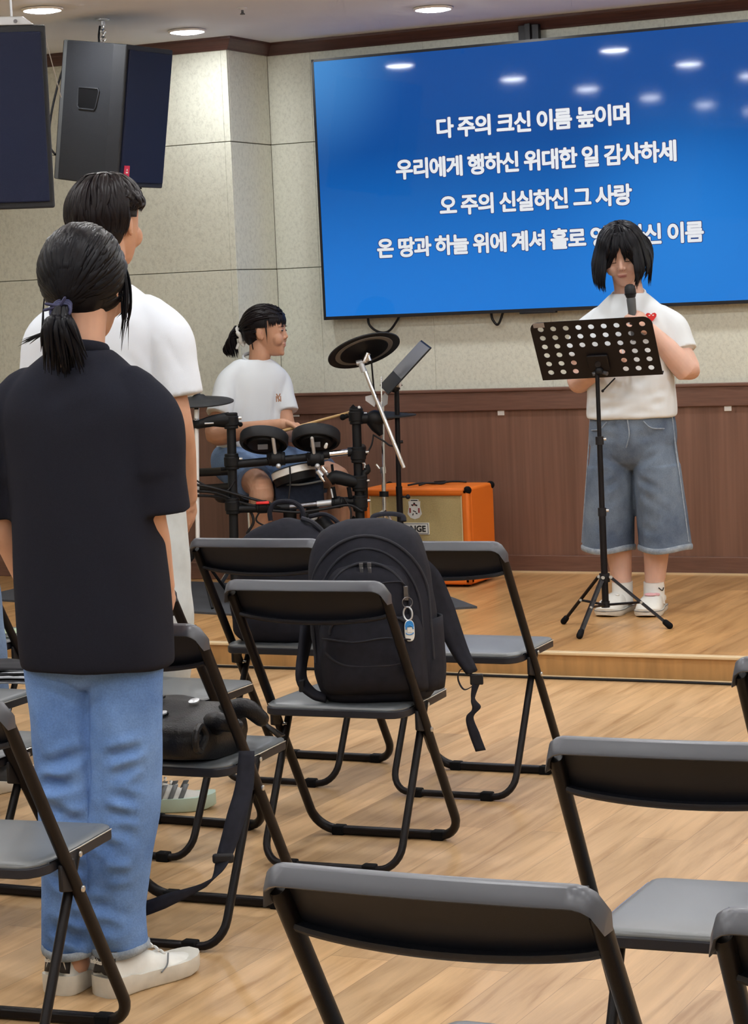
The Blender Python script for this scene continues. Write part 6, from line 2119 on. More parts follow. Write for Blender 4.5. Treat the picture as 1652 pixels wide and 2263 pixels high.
# ------------------------------------------------------------------ the singer
OS = PZ(1411, 1352, STG)
phi = R_(-84)
aS = phi - math.pi / 2
RS, TS = frame(OS, aS)
ps = thing('person', 'person singing into a handheld microphone in white T-shirt, wide denim shorts and white clogs', 'person', tuple(OS))
tilt = R_(-24)
Rx = lambda t: np.array([[1, 0, 0], [0, math.cos(t), -math.sin(t)], [0, math.sin(t), math.cos(t)]])
Ry = lambda t: np.array([[math.cos(t), 0, math.sin(t)], [0, 1, 0], [-math.sin(t), 0, math.cos(t)]])
hRs = RS @ rotz(R_(8)) @ Ry(R_(4)) @ Rx(tilt)
HS = TS((0.012, 0.048, 1.463))
mb = MB()
Tsn = head_blob(mb, HS, hRs, 1.0, ears=False)
mb.limb([Tsn((0, -0.028, -0.045)), TS((0.0, -0.002, 1.32)), TS((0, -0.02, 1.24))], [0.056, 0.057, 0.075], 20)
mb.rings(torso_rings([(0.72, 0, 0, .13, .09, 2.4), (0.95, 0, 0, .13, .09, 2.4), (1.10, 0, -.01, .12, .08, 2.2), (1.19, 0, -.01, .11, .065, 2.2), (1.25, 0, -.01, .06, .05, 2.0)], TS))
MICW = P(1399, 699, (HS - CAM_C) @ CAM_F - 0.10)
shL, elL = TS((-0.150, -0.005, 1.175)), TS((-0.238, 0.030, 0.985))
wrL = MICW + RS @ np.array([-0.052, -0.045, -0.055])
shR, elR = TS((0.150, -0.005, 1.175)), TS((0.215, 0.02, 0.955))
wrR = TS((0.085, 0.185, 1.005))
mb.limb([shL, (shL + elL) / 2, elL, elL * .62 + wrL * .38, wrL], [0.040, 0.052, 0.052, 0.049, 0.028], 22)
mb.limb([shR, (shR + elR) / 2, elR, elR * .62 + wrR * .38, wrR], [0.040, 0.050, 0.048, 0.045, 0.028], 22)
mic_ax = P(1391, 632, (HS - CAM_C) @ CAM_F - 0.09) - P(1398, 705, (HS - CAM_C) @ CAM_F - 0.075)
mic_ax /= np.linalg.norm(mic_ax)
# left hand wraps the microphone: palm beside the handle, fingers across its front
hand_blob(mb, wrL, (MICW + mic_ax * 0.01) - wrL + RS @ np.array([-0.012, 0.01, 0]), RS @ np.array([1.0, -0.25, 0.1]), 1, curl=(48, 62, 48), thumb=(30, 0.7), s=0.95)
hand_blob(mb, wrR, RS @ np.array([-0.9, 0.35, 0.25]), RS @ np.array([0.2, -0.6, 0.7]), -1, curl=(30, 40, 30), s=0.95)
for s in (1, -1):
    mb.limb([TS((s * .085, 0, .70)), TS((s * .08, .012, .40)), TS((s * .078, -.012, .26)), TS((s * .066, -.002, .085))], [.075, .056, .054, .037], 20)
    mb.ball(TS((s * .066, .002, .055)), .037, 14)
link('body', fuse(mb, 0.003, 5), M['skin_pale'], ps, angle=180)
lips(Tsn, hRs, 1.0, ps)
for s in (-1, 1):
    MB().tube([Tsn((s * (.031 + x), .0885 - .35 * abs(x + .004), -.001 - 6 * x * x)) for x in np.linspace(-.013, .013, 8)], .0013, 6).build('eyelash', M['hair_black'], ps)
    MB().ball(Tsn((s * .0065, .0985, -.0335)), np.array([.0028, .0030, .0018]), 8, hRs).build('nostril', M['lip'], ps)
MB().tube([Tsn((x, .0915 - 6 * x * x, -.0618 - 0.02 * abs(x))) for x in np.linspace(-.017, .017, 9)], .0009, 6).build('mouth_line', M['crest_red'], ps)
# T-shirt
rows = densify([(0.800, 0, .012, .180, .132, 2.4), (0.82, 0, .012, .184, .135, 2.4), (0.90, 0, .010, .180, .130, 2.4), (1.00, 0, .006, .174, .124, 2.4), (1.10, 0, .004, .176, .124, 2.4), (1.17, 0, -.004, .180, .112, 2.4),
                (1.222, 0, -.008, .160, .096, 2.3), (1.258, 0, -.008, .124, .083, 2.2), (1.286, 0, -.004, .092, .072, 2.1), (1.300, 0, -.002, .075, .065, 2.0)], 5)
mb = MB().rings(torso_rings(rows, TS, 44))
for s, el in ((1, elR), (-1, elL)):
    a_, b_ = TS((s * .112, -.008, 1.202)), TS((s * .172, -.004, 1.150))
    e_ = TS((s * .198, .004, 1.090))
    d_ = e_ + (el - e_) * 0.30
    mb.limb([a_, b_, e_], [.058, .066, .066], 22, 6)
    mb.tube([b_, e_, d_], [.066, .066, .068], 26, smooth=5)
invS = (RS, OS)
def yS(x, z, d=0.0):
    zz_ = [r[0] for r in rows]; w = np.interp(z, zz_, [r[3] for r in rows]); dp = np.interp(z, zz_, [r[4] for r in rows]); cy = np.interp(z, zz_, [r[2] for r in rows])
    return cy + dp * (1 - min(.99, abs(x) / w) ** 2.5) ** .4 + d
cr = [(TS((x0, yS(x0, z0), z0)), TS((x1, yS(x1, z1), z1)), s_) for x0, z0, x1, z1, s_ in ((-.15, .86, .10, .84, .8), (-.12, .89, .14, .885, .8), (-.16, .91, .02, .90, .6), (-.02, .92, .16, .93, .6), (-.10, .83, .15, .825, .6),
      (-.17, 1.0, -.06, .95, .5), (.16, 1.0, .06, .95, .5), (-.13, 1.17, -.17, 1.05, .5), (.13, 1.17, .17, 1.05, .5), (.04, 1.2, .12, 1.16, .2))]
link('t_shirt', fuse(mb, 0.0050, 3, post=chain(folds(0.0055, [((10, 10, 8), .7, 5.0), ((24, 24, 14), .35, 1.0)], invS), creases(cr, .013, .010))), M['tee_white'], ps, angle=180)
MB().tube([TS((.068 * math.cos(t), .000 + .060 * math.sin(t), 1.296 - .022 * math.sin(t))) for t in np.linspace(0, 2 * np.pi, 30, endpoint=False)], 0.009, 10, closed=True, flat=(0.6, 1.2)).build('collar', M['tee_white'], ps)
# red heart with two white marks on the chest
hx, hz = -0.108, 1.205
ht = [(0.0, -.021), (.011, -.012), (.020, .000), (.021, .009), (.015, .015), (.007, .014), (0, .007), (-.007, .014), (-.015, .015), (-.021, .009), (-.020, .000), (-.011, -.012)]
nh = RS @ np.array([-.30, .95, 0.02]); nh /= np.linalg.norm(nh)
exh = np.cross(nh, ZUP) * -1; exh /= np.linalg.norm(exh)
hc_ = TS((hx, yS(hx, hz) + 0.004, hz))
MB().prism(ht, hc_, exh, ZUP, nh, .017).build('heart_emblem', M['red_heart'], ps, smooth=False)
mk = MB()
for s in (-1, 1):
    mk.prism([(x * .004 + s * .0075, z * .0022 + .0052) for x, z in ((-1, 0), (-.5, -1), (.5, -1), (1, 0), (.5, 1), (-.5, 1))], hc_ + nh * .0172, exh, ZUP, nh, .0008)
mk.build('emblem_mark', M['paper'], ps, smooth=False)
# wide denim shorts reaching below the knee
mb = MB().rings(torso_rings(densify([(0.590, 0, 0, .06, .06, 2.2), (0.625, 0, .002, .135, .100, 2.3), (0.68, 0, .005, .172, .120, 2.4), (0.74, 0, .006, .178, .126, 2.4), (0.80, 0, .008, .172, .124, 2.4), (0.845, 0, .008, .165, .118, 2.3)], 4), TS))
for s in (1, -1):
    mb.limb([TS((s * .088, .004, .70)), TS((s * .097, .004, .56))], [.084, .093], 26, 3, flat=(1.28, 1.0), up=RS @ np.array([1, 0, 0]))
    mb.tube([TS((s * .096, .004, .60)), TS((s * .101, .004, .50)), TS((s * .106, .002, .42)), TS((s * .115, 0, .31)), TS((s * .118, 0, .262))], [.093, .098, .101, .105, .107], 30, smooth=6, flat=(1.28, 1.0), up=RS @ np.array([1, 0, 0]))
fy = .135
cr = [(TS((x0, y0, z0)), TS((x1, y1, z1)), s_) for x0, y0, z0, x1, y1, z1, s_ in ((.02, .13, .60, .12, .12, .66, .8), (-.02, .13, .60, -.13, .12, .66, .8), (.02, .12, .56, .10, .12, .52, .6), (-.02, .12, .56, -.12, .12, .52, .7),
      (-.06, .12, .50, -.15, .10, .42, .7), (.05, .12, .48, .14, .10, .42, .6), (.0, .13, .68, .0, .14, .80, .4), (-.05, .12, .36, -.14, .11, .33, .5), (.06, .12, .34, .13, .11, .31, .4), (.04, .14, .72, .14, .12, .735, .4), (-.04, .14, .72, -.14, .12, .735, .4))]
link('denim_shorts', fuse(mb, 0.0055, 4, post=chain(folds(0.004, [((9, 9, 7), .7, 9.0), ((24, 24, 18), .3, 3.0)], invS), creases(cr, .014, .008))), M['denim_mid'], ps, angle=180)
for s in (1, -1):
    MB().tube([TS((s * .118 + .1075 * math.cos(t), .137 * math.sin(t), .268 + .005 * math.sin(3 * t))) for t in np.linspace(0, 2 * np.pi, 44, endpoint=False)], 0.0085, 8, closed=True, flat=(0.45, 1.4)).build('shorts_hem', M['denim_hem'], ps)
    MB().tube([TS((s * x, y, z)) for x, y, z in ((.075, .137, .79), (.105, .128, .762), (.150, .092, .755))], .0026, 8, smooth=5).build('pocket_seam', M['denim_hem'], ps)
    MB().tube([TS((s * .169, .030, .80)), TS((s * .182, .03, .66)), TS((s * .205, .03, .45)), TS((s * .222, .03, .29))], .0032, 8, smooth=5).build('side_seam', M['denim_hem'], ps)
MB().tube([TS((-.010, .134, .80)), TS((-.016, .137, .74)), TS((-.006, .134, .70)), TS((0, .130, .685))], .0026, 8, smooth=5).build('fly_seam', M['denim_hem'], ps)
MB().lathe([(.008, 0), (.0075, .003), (.0005, .0045)], TS((0, .128, .826)), RS @ np.array([0, 1, 0]), 14).build('button', M['gunmetal'], ps)
# white ankle socks, white clogs
for s in (1, -1):
    ak = TS((s * .066, .0, .10))
    MB().tube([TS((s * .066, .010, .035)), TS((s * .066, .002, .07)), TS((s * .066, -.002, .115)), TS((s * .066, -.002, .125))], [.046, .043, .0425, .043], 22, smooth=4).build('sock', M['sock'], ps)
    if s < 0:
        MB().tube([TS((s * .066 - .043, .012, .102)), TS((s * .066 - .041, .022, .092)), TS((s * .066 - .036, .026, .094)), TS((s * .066 - .028, .036, .104))], .0022, 6, smooth=4).build('sock_mark', M['sheet_text'], ps)
for s, turn in ((1, 0.18), (-1, -0.02)):
    f = RS @ np.array([math.sin(turn), math.cos(turn), 0])
    r = np.cross(f, ZUP)
    hp = TS((s * .064, -.075, 0.0))
    T = lambda x, y, z: hp + r * x + f * y + ZUP * z
    L = .245
    ys = np.array([0, .02, .06, .14, .26, .38, .50, .62, .74, .85, .93, .98, 1.0]) * L
    ws = np.array([.20, .50, .74, .80, .78, .80, .88, .96, 1.0, .96, .78, .48, .2]) * .054
    rings = []
    for k in range(len(ys)):
        w = ws[k] + .004; lift = .010 * max(0, (ys[k] / L - .75) / .25) ** 2
        rings.append(np.array([T(-w + .006, ys[k], lift), T(w - .006, ys[k], lift), T(w, ys[k], lift + .010), T(w, ys[k], .026 + lift), T(-w, ys[k], .026 + lift), T(-w, ys[k], lift + .010)]))
    clog = MB().rings(rings).build('clog', M['shoe_sole'], ps, angle=50)
    MB().tube([T(x_, y_, .0245) for x_, y_ in [(w + .0045, y) for w, y in zip(ws, ys)] + [(-w - .0045, y) for w, y in zip(ws[::-1], ys[::-1])]], .0016, 6, closed=True).build('sole_line', M['stripe_grey'], clog)
    th = np.linspace(0, np.pi, 15)
    rings = []
    hs = np.array([0, 0, 0, 0, .070, .088, .088, .080, .070, .060, .050, .040, .030])
    for k in range(4, len(ys)):
        x = ws[k] * np.cos(th); z = .02 + (hs[k] - .02) * np.sin(th) ** .62
        rings.append(np.array([T(x[i], ys[k], z[i]) for i in range(15)]))
    MB().rings(rings).build('upper', M['shoe_white'], clog, angle=180)
    th2 = np.linspace(-2.6, -0.54, 14)
    MB().tube([T(.046 * math.cos(t), .085 + .088 * math.sin(t) * 0.9, .055 + .012 * math.cos(t * 1.0) * 0) for t in th2], .010, 8, flat=(.5, 1.2)).build('heel_strap', M['shoe_white'], clog)
    if s < 0:
        MB().ball(T(.0, L * .62, .082), np.array([.026, .018, .007]), 14).ball(T(-.022, L * .55, .080), np.array([.016, .014, .007]), 12).build('charm', M['pink'], clog)
    else:
        MB().ball(T(-.02, L * .60, .080), np.array([.010, .008, .005]), 12).build('charm', M['paper'], clog)
# bob with see-through fringe
hb_ = MB()
hb_.ball(Tsn((0, -0.016, 0.030)), np.array([0.086, 0.104, 0.094]), 32, hRs)
hb_.ball(Tsn((0, -0.050, -0.030)), np.array([0.094, 0.066, 0.085]), 28, hRs)
cap = fuse(hb_, 0.005, 8)
bm = bmesh.new(); bm.from_mesh(cap)
kill = [v for v in bm.verts if (lambda q: (q[1] > .038 and q[2] < .062) or (q[1] > -.005 and q[2] < -.02))(hRs.T @ (np.array(v.co) - HS))]
bmesh.ops.delete(bm, geom=kill, context='VERTS')
bm.to_mesh(cap); bm.free()
mbh = MB()
rnd = random.Random(31)
down = hRs.T @ np.array([0, 0, -1.0])                # world down in head axes: the hair hangs
for k in range(900):
    az = rnd.uniform(-math.pi, math.pi)
    ab = abs(az)
    front_ = ab < 0.62
    if front_ and rnd.random() < 0.93:
        continue
    if -1.5 < az < -0.75 and rnd.random() < 0.80 or 0.62 < az < 0.95 and rnd.random() < 0.6:
        continue
    e0 = rnd.uniform(0.7, 1.5)
    lift = rnd.uniform(.003, .011)
    pts = [scalp_pt(Tsn, az, el, lift * .6 + .010 * (1 - el / 1.5), rad=(.082, .103, .094), ctr=(0, -.012, .026)) for el in np.linspace(e0, 0.16 if not front_ else .55, 4)]
    q = hRs.T @ (pts[-1] - HS)
    if front_:
        # fringe lock: down over brow and eye
        ln = rnd.uniform(.045, .085)
        s_ = 1 if az > 0 else -1
        q1 = np.array([q[0] * 1.05, .094 + rnd.uniform(0, .006), q[2] - ln * .5])
        q2 = np.array([q[0] * 1.10 + s_ * .010, .096 + rnd.uniform(-.002, .006), q[2] - ln])
        hair_strand(mbh, pts + [Tsn(q1), Tsn(q2)], rnd.uniform(.0014, .0028), c=HS, flat=(1.2, .7))
        continue
    ln = rnd.uniform(.115, .150) * (1.0 if ab < 2.2 else 1.05)
    wide = 0.012 + .017 * math.sin(min(ab, math.pi - .3))
    dirn = np.array([math.sin(az), math.cos(az), 0])
    p1 = q + down * ln * .35 + dirn * wide * .50
    p2 = q + down * ln * .72 + dirn * wide * .75
    p3 = q + down * ln * 1.04 + dirn * wide * rnd.uniform(-.2, .6)
    hair_strand(mbh, pts + [Tsn(p1), Tsn(p2), Tsn(p3)], rnd.uniform(.0034, .0064), c=HS, sm=3)
# side locks framing the cheeks, the longer fringe sweeps
for s in (-1, 1):
    for k in range(60 if s > 0 else 150):
        y = rnd.uniform(-.010, .034) if s > 0 else rnd.uniform(-.085, .022)
        x = (.096 if s < 0 else .088) - .20 * max(0, y - .03) + rnd.uniform(-.003, .008)
        z1 = rnd.uniform(-.152, -.118)
        base = [Tsn((s * .050, y * .6 + .010, .098 - .2 * y)), Tsn((s * (.078 - .25 * max(0, y - .03)), y, .050)), Tsn((s * (x + .006), y, .008)), Tsn((s * (x + .014), y + .002, -.05)), Tsn((s * (x - .004), y + .006, z1))]
        hair_strand(mbh, base, rnd.uniform(.0030, .0056), c=HS, sm=3)
    for k in range(12 if s < 0 else 18):
        j = rnd.uniform(-.008, .008)
        base = [Tsn((s * .004 + j, .062, .108)), Tsn((s * .012 + j, .090, .072)), Tsn((s * (.026) + j, .099, .040)), Tsn((s * (.046) + j, .088, .004)), Tsn((s * .060 + j * .6, .072, -.030 - rnd.uniform(0, .02)))]
        hair_strand(mbh, base, rnd.uniform(.0016, .0032), c=HS, sm=4)
    for k in range(15):
        x0 = rnd.uniform(.012, .054)
        base = [Tsn((s * x0 * .5, .055, .112)), Tsn((s * x0 * .8, .088, .078)), Tsn((s * x0, .100, .048)), Tsn((s * x0 * 1.08, .0985, .012 + rnd.uniform(-.012, .02)))]
        hair_strand(mbh, base, rnd.uniform(.0014, .0030), c=HS, sm=4)
ho = link('hair', cap, M['hair_black'], ps, angle=180)
mbh.build('hair_locks', M['hair_black'], ho, angle=180)
# microphone, held in the hand: a thing of its own
mtop = P(1391, 634, (HS - CAM_C) @ CAM_F - 0.105)
mc = thing('microphone', 'black handheld microphone held before the singing mouth above the holed music stand', 'microphone', tuple(mtop))
A0 = mtop
MB().lathe([(.0005, .012), (.012, .010), (.0205, .002), (.0225, -.010), (.0225, -.026), (.0195, -.040), (.0165, -.044)], A0, mic_ax, 24).build('grille_head', M['mesh_pad'], mc)
MB().lathe([(.0232, -.024), (.0238, -.027), (.0232, -.031)], A0, mic_ax, 24).build('grille_ring', M['black_metal'], mc)
MB().lathe([(.0170, -.043), (.0185, -.050), (.0172, -.085), (.0150, -.14), (.0135, -.20), (.0120, -.215), (.0005, -.216)], A0, mic_ax, 24).build('handle', M['gunmetal_dark'] if 'gunmetal_dark' in M else M['grey_paint'], mc)

# ------------------------------------------------------------------ the drummer, seated
DD = 10.66
pdm = thing('person', 'seated drummer in white T-shirt and denim shorts with ponytail in a white scrunchie, looking sideways', 'person', (*P(560, 1000, DD)[:2], STG))
fdir = vc * math.cos(R_(24)) + vr * math.sin(R_(24))          # chest direction
rdir = np.cross(fdir, ZUP)                                     # the drummer's right
BD = np.stack([rdir, fdir, ZUP], 1)
hip = P(548, 1020, DD + 0.02)
TD = lambda p: hip + BD @ np.asarray(p, float)
# head turned to the screen side
hf = vr * 0.965 + vc * 0.20 + ZUP * -0.02
hf /= np.linalg.norm(hf)
hr_ = np.cross(hf, ZUP); hr_ /= np.linalg.norm(hr_)
hu = np.cross(hr_, hf)
hRd = np.stack([hr_, hf, hu], 1)
HD = P(588, 733, DD)
mb = MB()
Tdr = head_blob(mb, HD, hRd, 1.0)
neckb = P(566, 808, DD + 0.01)
mb.limb([Tdr((0, -0.030, -0.045)), P(574, 785, DD), neckb + [0, 0, -.02]], [0.052, 0.050, 0.046], 20)
shR, shL = P(514, 830, DD - 0.05), P(606, 826, DD + 0.06)
mb.limb([shR, (shR + shL) / 2 + [0, 0, -.02], shL], [.03, .05, .03], 18)
mb.limb([neckb + [0, 0, -.05], P(556, 900, DD), hip], [.05, .07, .09], 24)
elR, wrR = P(474, 962, DD - 0.16), P(628, 938, DD - 0.34)
elL, wrL = P(638, 955, DD - 0.02), P(668, 952, DD - 0.24)
mb.limb([shR, (shR + elR) / 2, elR, elR * .6 + wrR * .4, wrR], [.034, .043, .043, .042, .027], 20)
mb.limb([shL, (shL + elL) / 2, elL, elL * .6 + wrL * .4, wrL], [.034, .041, .038, .036, .026], 20)
stick_a, stick_b = P(640, 948, DD - 0.37), P(772, 911, DD - 0.42)
sd = stick_b - stick_a; sd /= np.linalg.norm(sd)
hand_blob(mb, wrR, vr * 0.96 - ZUP * 0.22 + vc * 0.2, -ZUP + vc * 0.55, -1, curl=(46, 58, 42), thumb=(24, 0.6), s=0.95)
hand_blob(mb, wrL, vr * 0.5 - ZUP * 0.35 + vc * 0.7, -ZUP - vr * 0.3, 1, curl=(46, 58, 42), thumb=(24, 0.6), s=0.92)
hR, kR, aR = P(512, 1022, DD - 0.02), P(575, 1078, DD - 0.36), P(578, 1232, DD - 0.30)
hL, kL, aL = P(590, 1020, DD + 0.06), P(745, 1058, DD - 0.20), P(752, 1232, DD - 0.16)
for h_, k_, a_ in ((hR, kR, aR), (hL, kL, aL)):
    mb.limb([h_, (h_ + k_) / 2, k_, k_ * .72 + a_ * .28, k_ * .4 + a_ * .6, a_ + [0, 0, .02]], [.075, .070, .058, .054, .048, .034], 22)
    mb.ball(k_ + vc * .012, (.050, .050, .056), 16)
    mb.ball(a_ - [0, 0, .01], .036, 12)
link('body', fuse(mb, 0.003, 5), M['skin_warm'], pdm, angle=180)
lips(Tdr, hRd, 1.0, pdm)
for s in (-1, 1):
    MB().ball(Tdr((s * .033, .0835, .004)), np.array([.0115, .0055, .0045]), 12, hRd).build('eye', M['shoe_black'], pdm)
    MB().tube([Tdr((s * (.030 + x), .0905 - .5 * abs(x), .024 - 3 * x * x)) for x in np.linspace(-.014, .014, 7)], .002, 6).build('eyebrow', M['hair_dark'], pdm)
    MB().ball(Tdr((s * .0765, -.010, -.004)), np.array([.003, .009, .014]), 12, hRd).build('ear_hollow', M['lip'], pdm)
# T-shirt
TT = lambda p: hip + BD @ np.asarray(p, float)
up_ = neckb - hip
mb = MB()
rows = [(0.0, .150, .118), (.10, .150, .116), (.22, .152, .112), (.33, .150, .106), (.385, .150, .096), (.420, .128, .084), (.446, .098, .072), (.466, .068, .058)]
th = np.linspace(0, 2 * np.pi, 40, endpoint=False)
rings = []
hN = (neckb[2] - hip[2]) + 0.030
for z, w, d in densify(rows, 5):
    k = z / .466
    c = hip + (neckb - hip) * [k, k, 0] + ZUP * (k * hN)
    rings.append(c + np.outer(w * np.sign(np.cos(th)) * np.abs(np.cos(th)) ** .8, rdir) + np.outer(d * np.sign(np.sin(th)) * np.abs(np.sin(th)) ** .8, fdir))
mb.rings(rings)
for sh, el, inn in ((shR, elR, 1), (shL, elL, -1)):
    a_ = sh - rdir * inn * .045 + ZUP * .020
    b_ = sh + (el - sh) * .12 + rdir * inn * .010
    c_ = sh + (el - sh) * .42 + rdir * inn * .012
    d_ = sh + (el - sh) * .66 + rdir * inn * .012
    mb.limb([a_, b_, c_], [.056, .058, .055], 20, 6)
    mb.tube([b_, c_, d_], [.058, .055, .057], 24, smooth=5)
cr = [(TT((.12, .10, .36)), TT((.10, .11, .20)), .8), (TT((.13, .08, .30)), TT((.13, .08, .12)), .6), (TT((-.12, .10, .34)), TT((-.10, .11, .18)), .8), (TT((.05, .115, .10)), TT((-.06, .115, .06)), .6), (TT((.08, .11, .06)), TT((-.04, .12, .03)), .6)]
link('t_shirt', fuse(mb, 0.0055, 6, post=chain(folds(0.004, [((10, 10, 8), .7, 2.0), ((22, 22, 12), .3, 6.0)], (BD, hip)), creases(cr, .013, .006))), M['tee_white'], pdm, angle=180)
MB().tube([neckb + ZUP * (.034) + rdir * .062 * math.cos(t) + fdir * (.052 * math.sin(t) + .004) - ZUP * (.024 * math.sin(t)) for t in np.linspace(0, 2 * np.pi, 28, endpoint=False)], .008, 10, closed=True, flat=(.6, 1.2)).build('collar', M['tee_white'], pdm)
# interlocked chest letters
lc = P(615, 880, DD - 0.095)
lx = vr * .93 + vf_ * .36; lx /= np.linalg.norm(lx)
lettering('chest_letter', 'N', .03, lc + ZUP * -.003, lx, ZUP, M['tan_thread'], pdm, weight=.0012, width=.026, height=.027, thick=.0004)
lettering('chest_letter', 'Y', .03, lc + ZUP * .002, lx, ZUP, M['tan_thread'], pdm, weight=.0012, width=.024, height=.038, thick=.0005)
# shorts
mb = MB()
for h_, k_, t_ in ((hR, kR, .80), (hL, kL, .84)):
    e_ = h_ + (k_ - h_) * t_
    mb.limb([h_ - (k_ - h_) * .05, h_ + (k_ - h_) * .4], [.098, .098], 22, 3)
    mb.tube([h_, h_ + (k_ - h_) * .4, e_], [.095, .094, .088], 26, smooth=5)
mb.ball(hip - ZUP * .01, (.17, .15, .10), 24)
link('denim_shorts', fuse(mb, 0.006, 5, post=folds(0.004, [((14, 14, 14), .8, 3.0)], (BD, hip))), M['denim_sky'], pdm, angle=180)
for a_, fw in ((aR, vc * .9 + vr * .1), (aL, vc * .8 + vr * .45)):
    sneaker('sneaker', np.array([a_[0], a_[1], STG + .0095]) - fw * .06, fw, .25, .095, .085, pdm, M['shoe_white'], M['shoe_sole'], .03)
# hair: swept back, fringe, ponytail with scrunchie
hb_ = MB()
hb_.ball(Tdr((0, -0.012, 0.034)), np.array([0.083, 0.103, 0.094]), 32, hRd)
hb_.ball(Tdr((0, -0.060, -0.004)), np.array([0.070, 0.050, 0.066]), 28, hRd)
cap = fuse(hb_, 0.004, 8)
bm = bmesh.new(); bm.from_mesh(cap)
kill = [v for v in bm.verts if (lambda q: (q[1] > .025 and q[2] < .048) or (q[1] > -.030 and q[2] < .016) or q[2] < -.07)(hRd.T @ (np.array(v.co) - HD))]
bmesh.ops.delete(bm, geom=kill, context='VERTS')
bm.to_mesh(cap); bm.free()
mbh = MB()
rnd = random.Random(41)
TID = np.array([0.0, -0.122, -0.012])
for k in range(420):
    az = rnd.uniform(-math.pi, math.pi); ab = abs(az)
    el = rnd.uniform(.35 if ab < 1.7 else -.5, 1.5)
    p0 = np.array([math.cos(el) * math.sin(az), math.cos(el) * math.cos(az), math.sin(el)])
    p1 = np.array([0, -1.0, -.22]); p1 /= np.linalg.norm(p1)
    pts = []
    for t in np.linspace(0, 1, 6):
        d = p0 * (1 - t) + p1 * t; d /= np.linalg.norm(d) + 1e-6
        q = np.array([0, -.012, .028]) + d * (np.array([.082, .102, .095]) + .004 + rnd.uniform(-.001, .002))
        if t > .6:
            w = (t - .6) / .4
            q = q * (1 - w * w) + TID * w * w
        pts.append(Tdr(q))
    hair_strand(mbh, pts, rnd.uniform(.0028, .005), c=HD)
for k in range(70):       # fringe
    az = rnd.uniform(-1.15, 1.15)
    pts = [scalp_pt(Tdr, az * .6, 1.0, .006), scalp_pt(Tdr, az * .85, .62, .007), scalp_pt(Tdr, az, .30, .006), scalp_pt(Tdr, az * 1.02, .02 + rnd.uniform(-.10, .12), .004, rad=(.080, .098, .098))]
    hair_strand(mbh, pts, rnd.uniform(.0018, .0036), c=HD)
for s in (-1, 1):         # wisps before the ear and down the neck
    for k in range(8):
        hair_strand(mbh, [Tdr((s * .080, .016, .055)), Tdr((s * .081, .018 + .002 * k * .3, .01)), Tdr((s * .074, .022, -.03 - .004 * k))], .0016, flat=(1, .7))
    for k in range(10):
        hair_strand(mbh, [Tdr((s * .062, -.055, -.03)), Tdr((s * .056, -.050, -.08)), Tdr((s * .050, -.036 + .002 * k, -.115 - .004 * k))], .0022, flat=(1, .7))
for k in range(120):      # tail
    a = rnd.uniform(0, 2 * math.pi); r = rnd.uniform(0, 1) ** .5
    ex, ez = math.cos(a) * r, math.sin(a) * r
    base = Tdr(TID)
    pts = [base + hRd @ np.array([ex * .012, -.004, ez * .014]), base + hRd @ np.array([ex * .034, -.034 + .010 * ez, ez * .032 + .010]), base + hRd @ np.array([ex * .040, -.056 + .030 * ez, ez * .030 - .040]),
           base + hRd @ np.array([ex * .026, -.040 + .028 * ez, -.092 + rnd.uniform(-.016, .016)])]
    hair_strand(mbh, pts, rnd.uniform(.004, .0065), flat=(1.2, .8))
ho = link('hair', cap, M['hair_dark'], pdm, angle=180)
mbh.build('hair_locks', M['hair_dark'], ho, angle=180)
scr = MB()
th = np.linspace(0, 2 * np.pi, 26, endpoint=False)
c_ = Tdr(TID + np.array([0, .004, 0]))
pts = [c_ + hRd @ np.array([(.026 + .003 * math.sin(5 * t)) * math.cos(t), -.006 + .004 * math.cos(4 * t) - .012 * math.sin(t), (.034 + .003 * math.cos(6 * t)) * math.sin(t) - .004]) for t in th]
scr.tube(pts, [.0095 + .0025 * math.sin(7 * t) for t in th], 10, closed=True)
scr.build('scrunchie', M['scrunchie'], pdm, angle=180)
MB().limb([c_ + hRd @ np.array([.01, -.012, -.040]), c_ + hRd @ np.array([.012, -.022, -.062])], [.008, .006], 10, 2).limb([c_ + hRd @ np.array([.01, -.008, -.030]), c_ + hRd @ np.array([.014, .012, -.050])], [.009, .007], 10, 2).build('scrunchie_end', M['scrunchie'], pdm, angle=180)
# drumsticks and stool
st1 = thing('drumstick', 'pale wooden drumstick raised across the pads in the drummer hand', 'drumstick', tuple(stick_a))
MB().tube([stick_a - sd * .10, stick_a, stick_b - sd * .05], [.0072, .0072, .0060], 12).build('shaft', M['stick_wood'], st1)
MB().capsule(stick_b - sd * .05, stick_b, .0050, .0062, 12).build('tip', M['stick_wood'], st1)
s2a = wrL + vr * .045 - ZUP * .025 + vc * .06
st2 = thing('drumstick', 'pale wooden drumstick in the other hand, mostly behind the round pads', 'drumstick', tuple(s2a))
MB().tube([s2a - vr * .06 + ZUP * .03, s2a + vr * .06 - ZUP * .03 + vc * .16], [.0072, .0058], 12).build('shaft', M['stick_wood'], st2)
stool = thing('drum_stool', 'black round drum stool under the seated drummer', 'stool', (hip[0], hip[1], STG))
zs = hip[2] - .105
MB().lathe([(.001, 0), (.15, 0), (.165, -.02), (.165, -.06), (.15, -.075), (.001, -.075)], (hip[0], hip[1], zs), (0, 0, 1), 36).build('seat', M['leather'], stool)
MB().rod((hip[0], hip[1], STG + .10), (hip[0], hip[1], zs - .07), .016, 14).build('post', M['chrome'], stool)
for k in range(3):
    a = R_(40 + 120 * k)
    MB().tube([(hip[0], hip[1], STG + .26), (hip[0] + .23 * math.cos(a), hip[1] + .23 * math.sin(a), STG + .022)], .011, 10).build('leg', M['chrome'], stool)

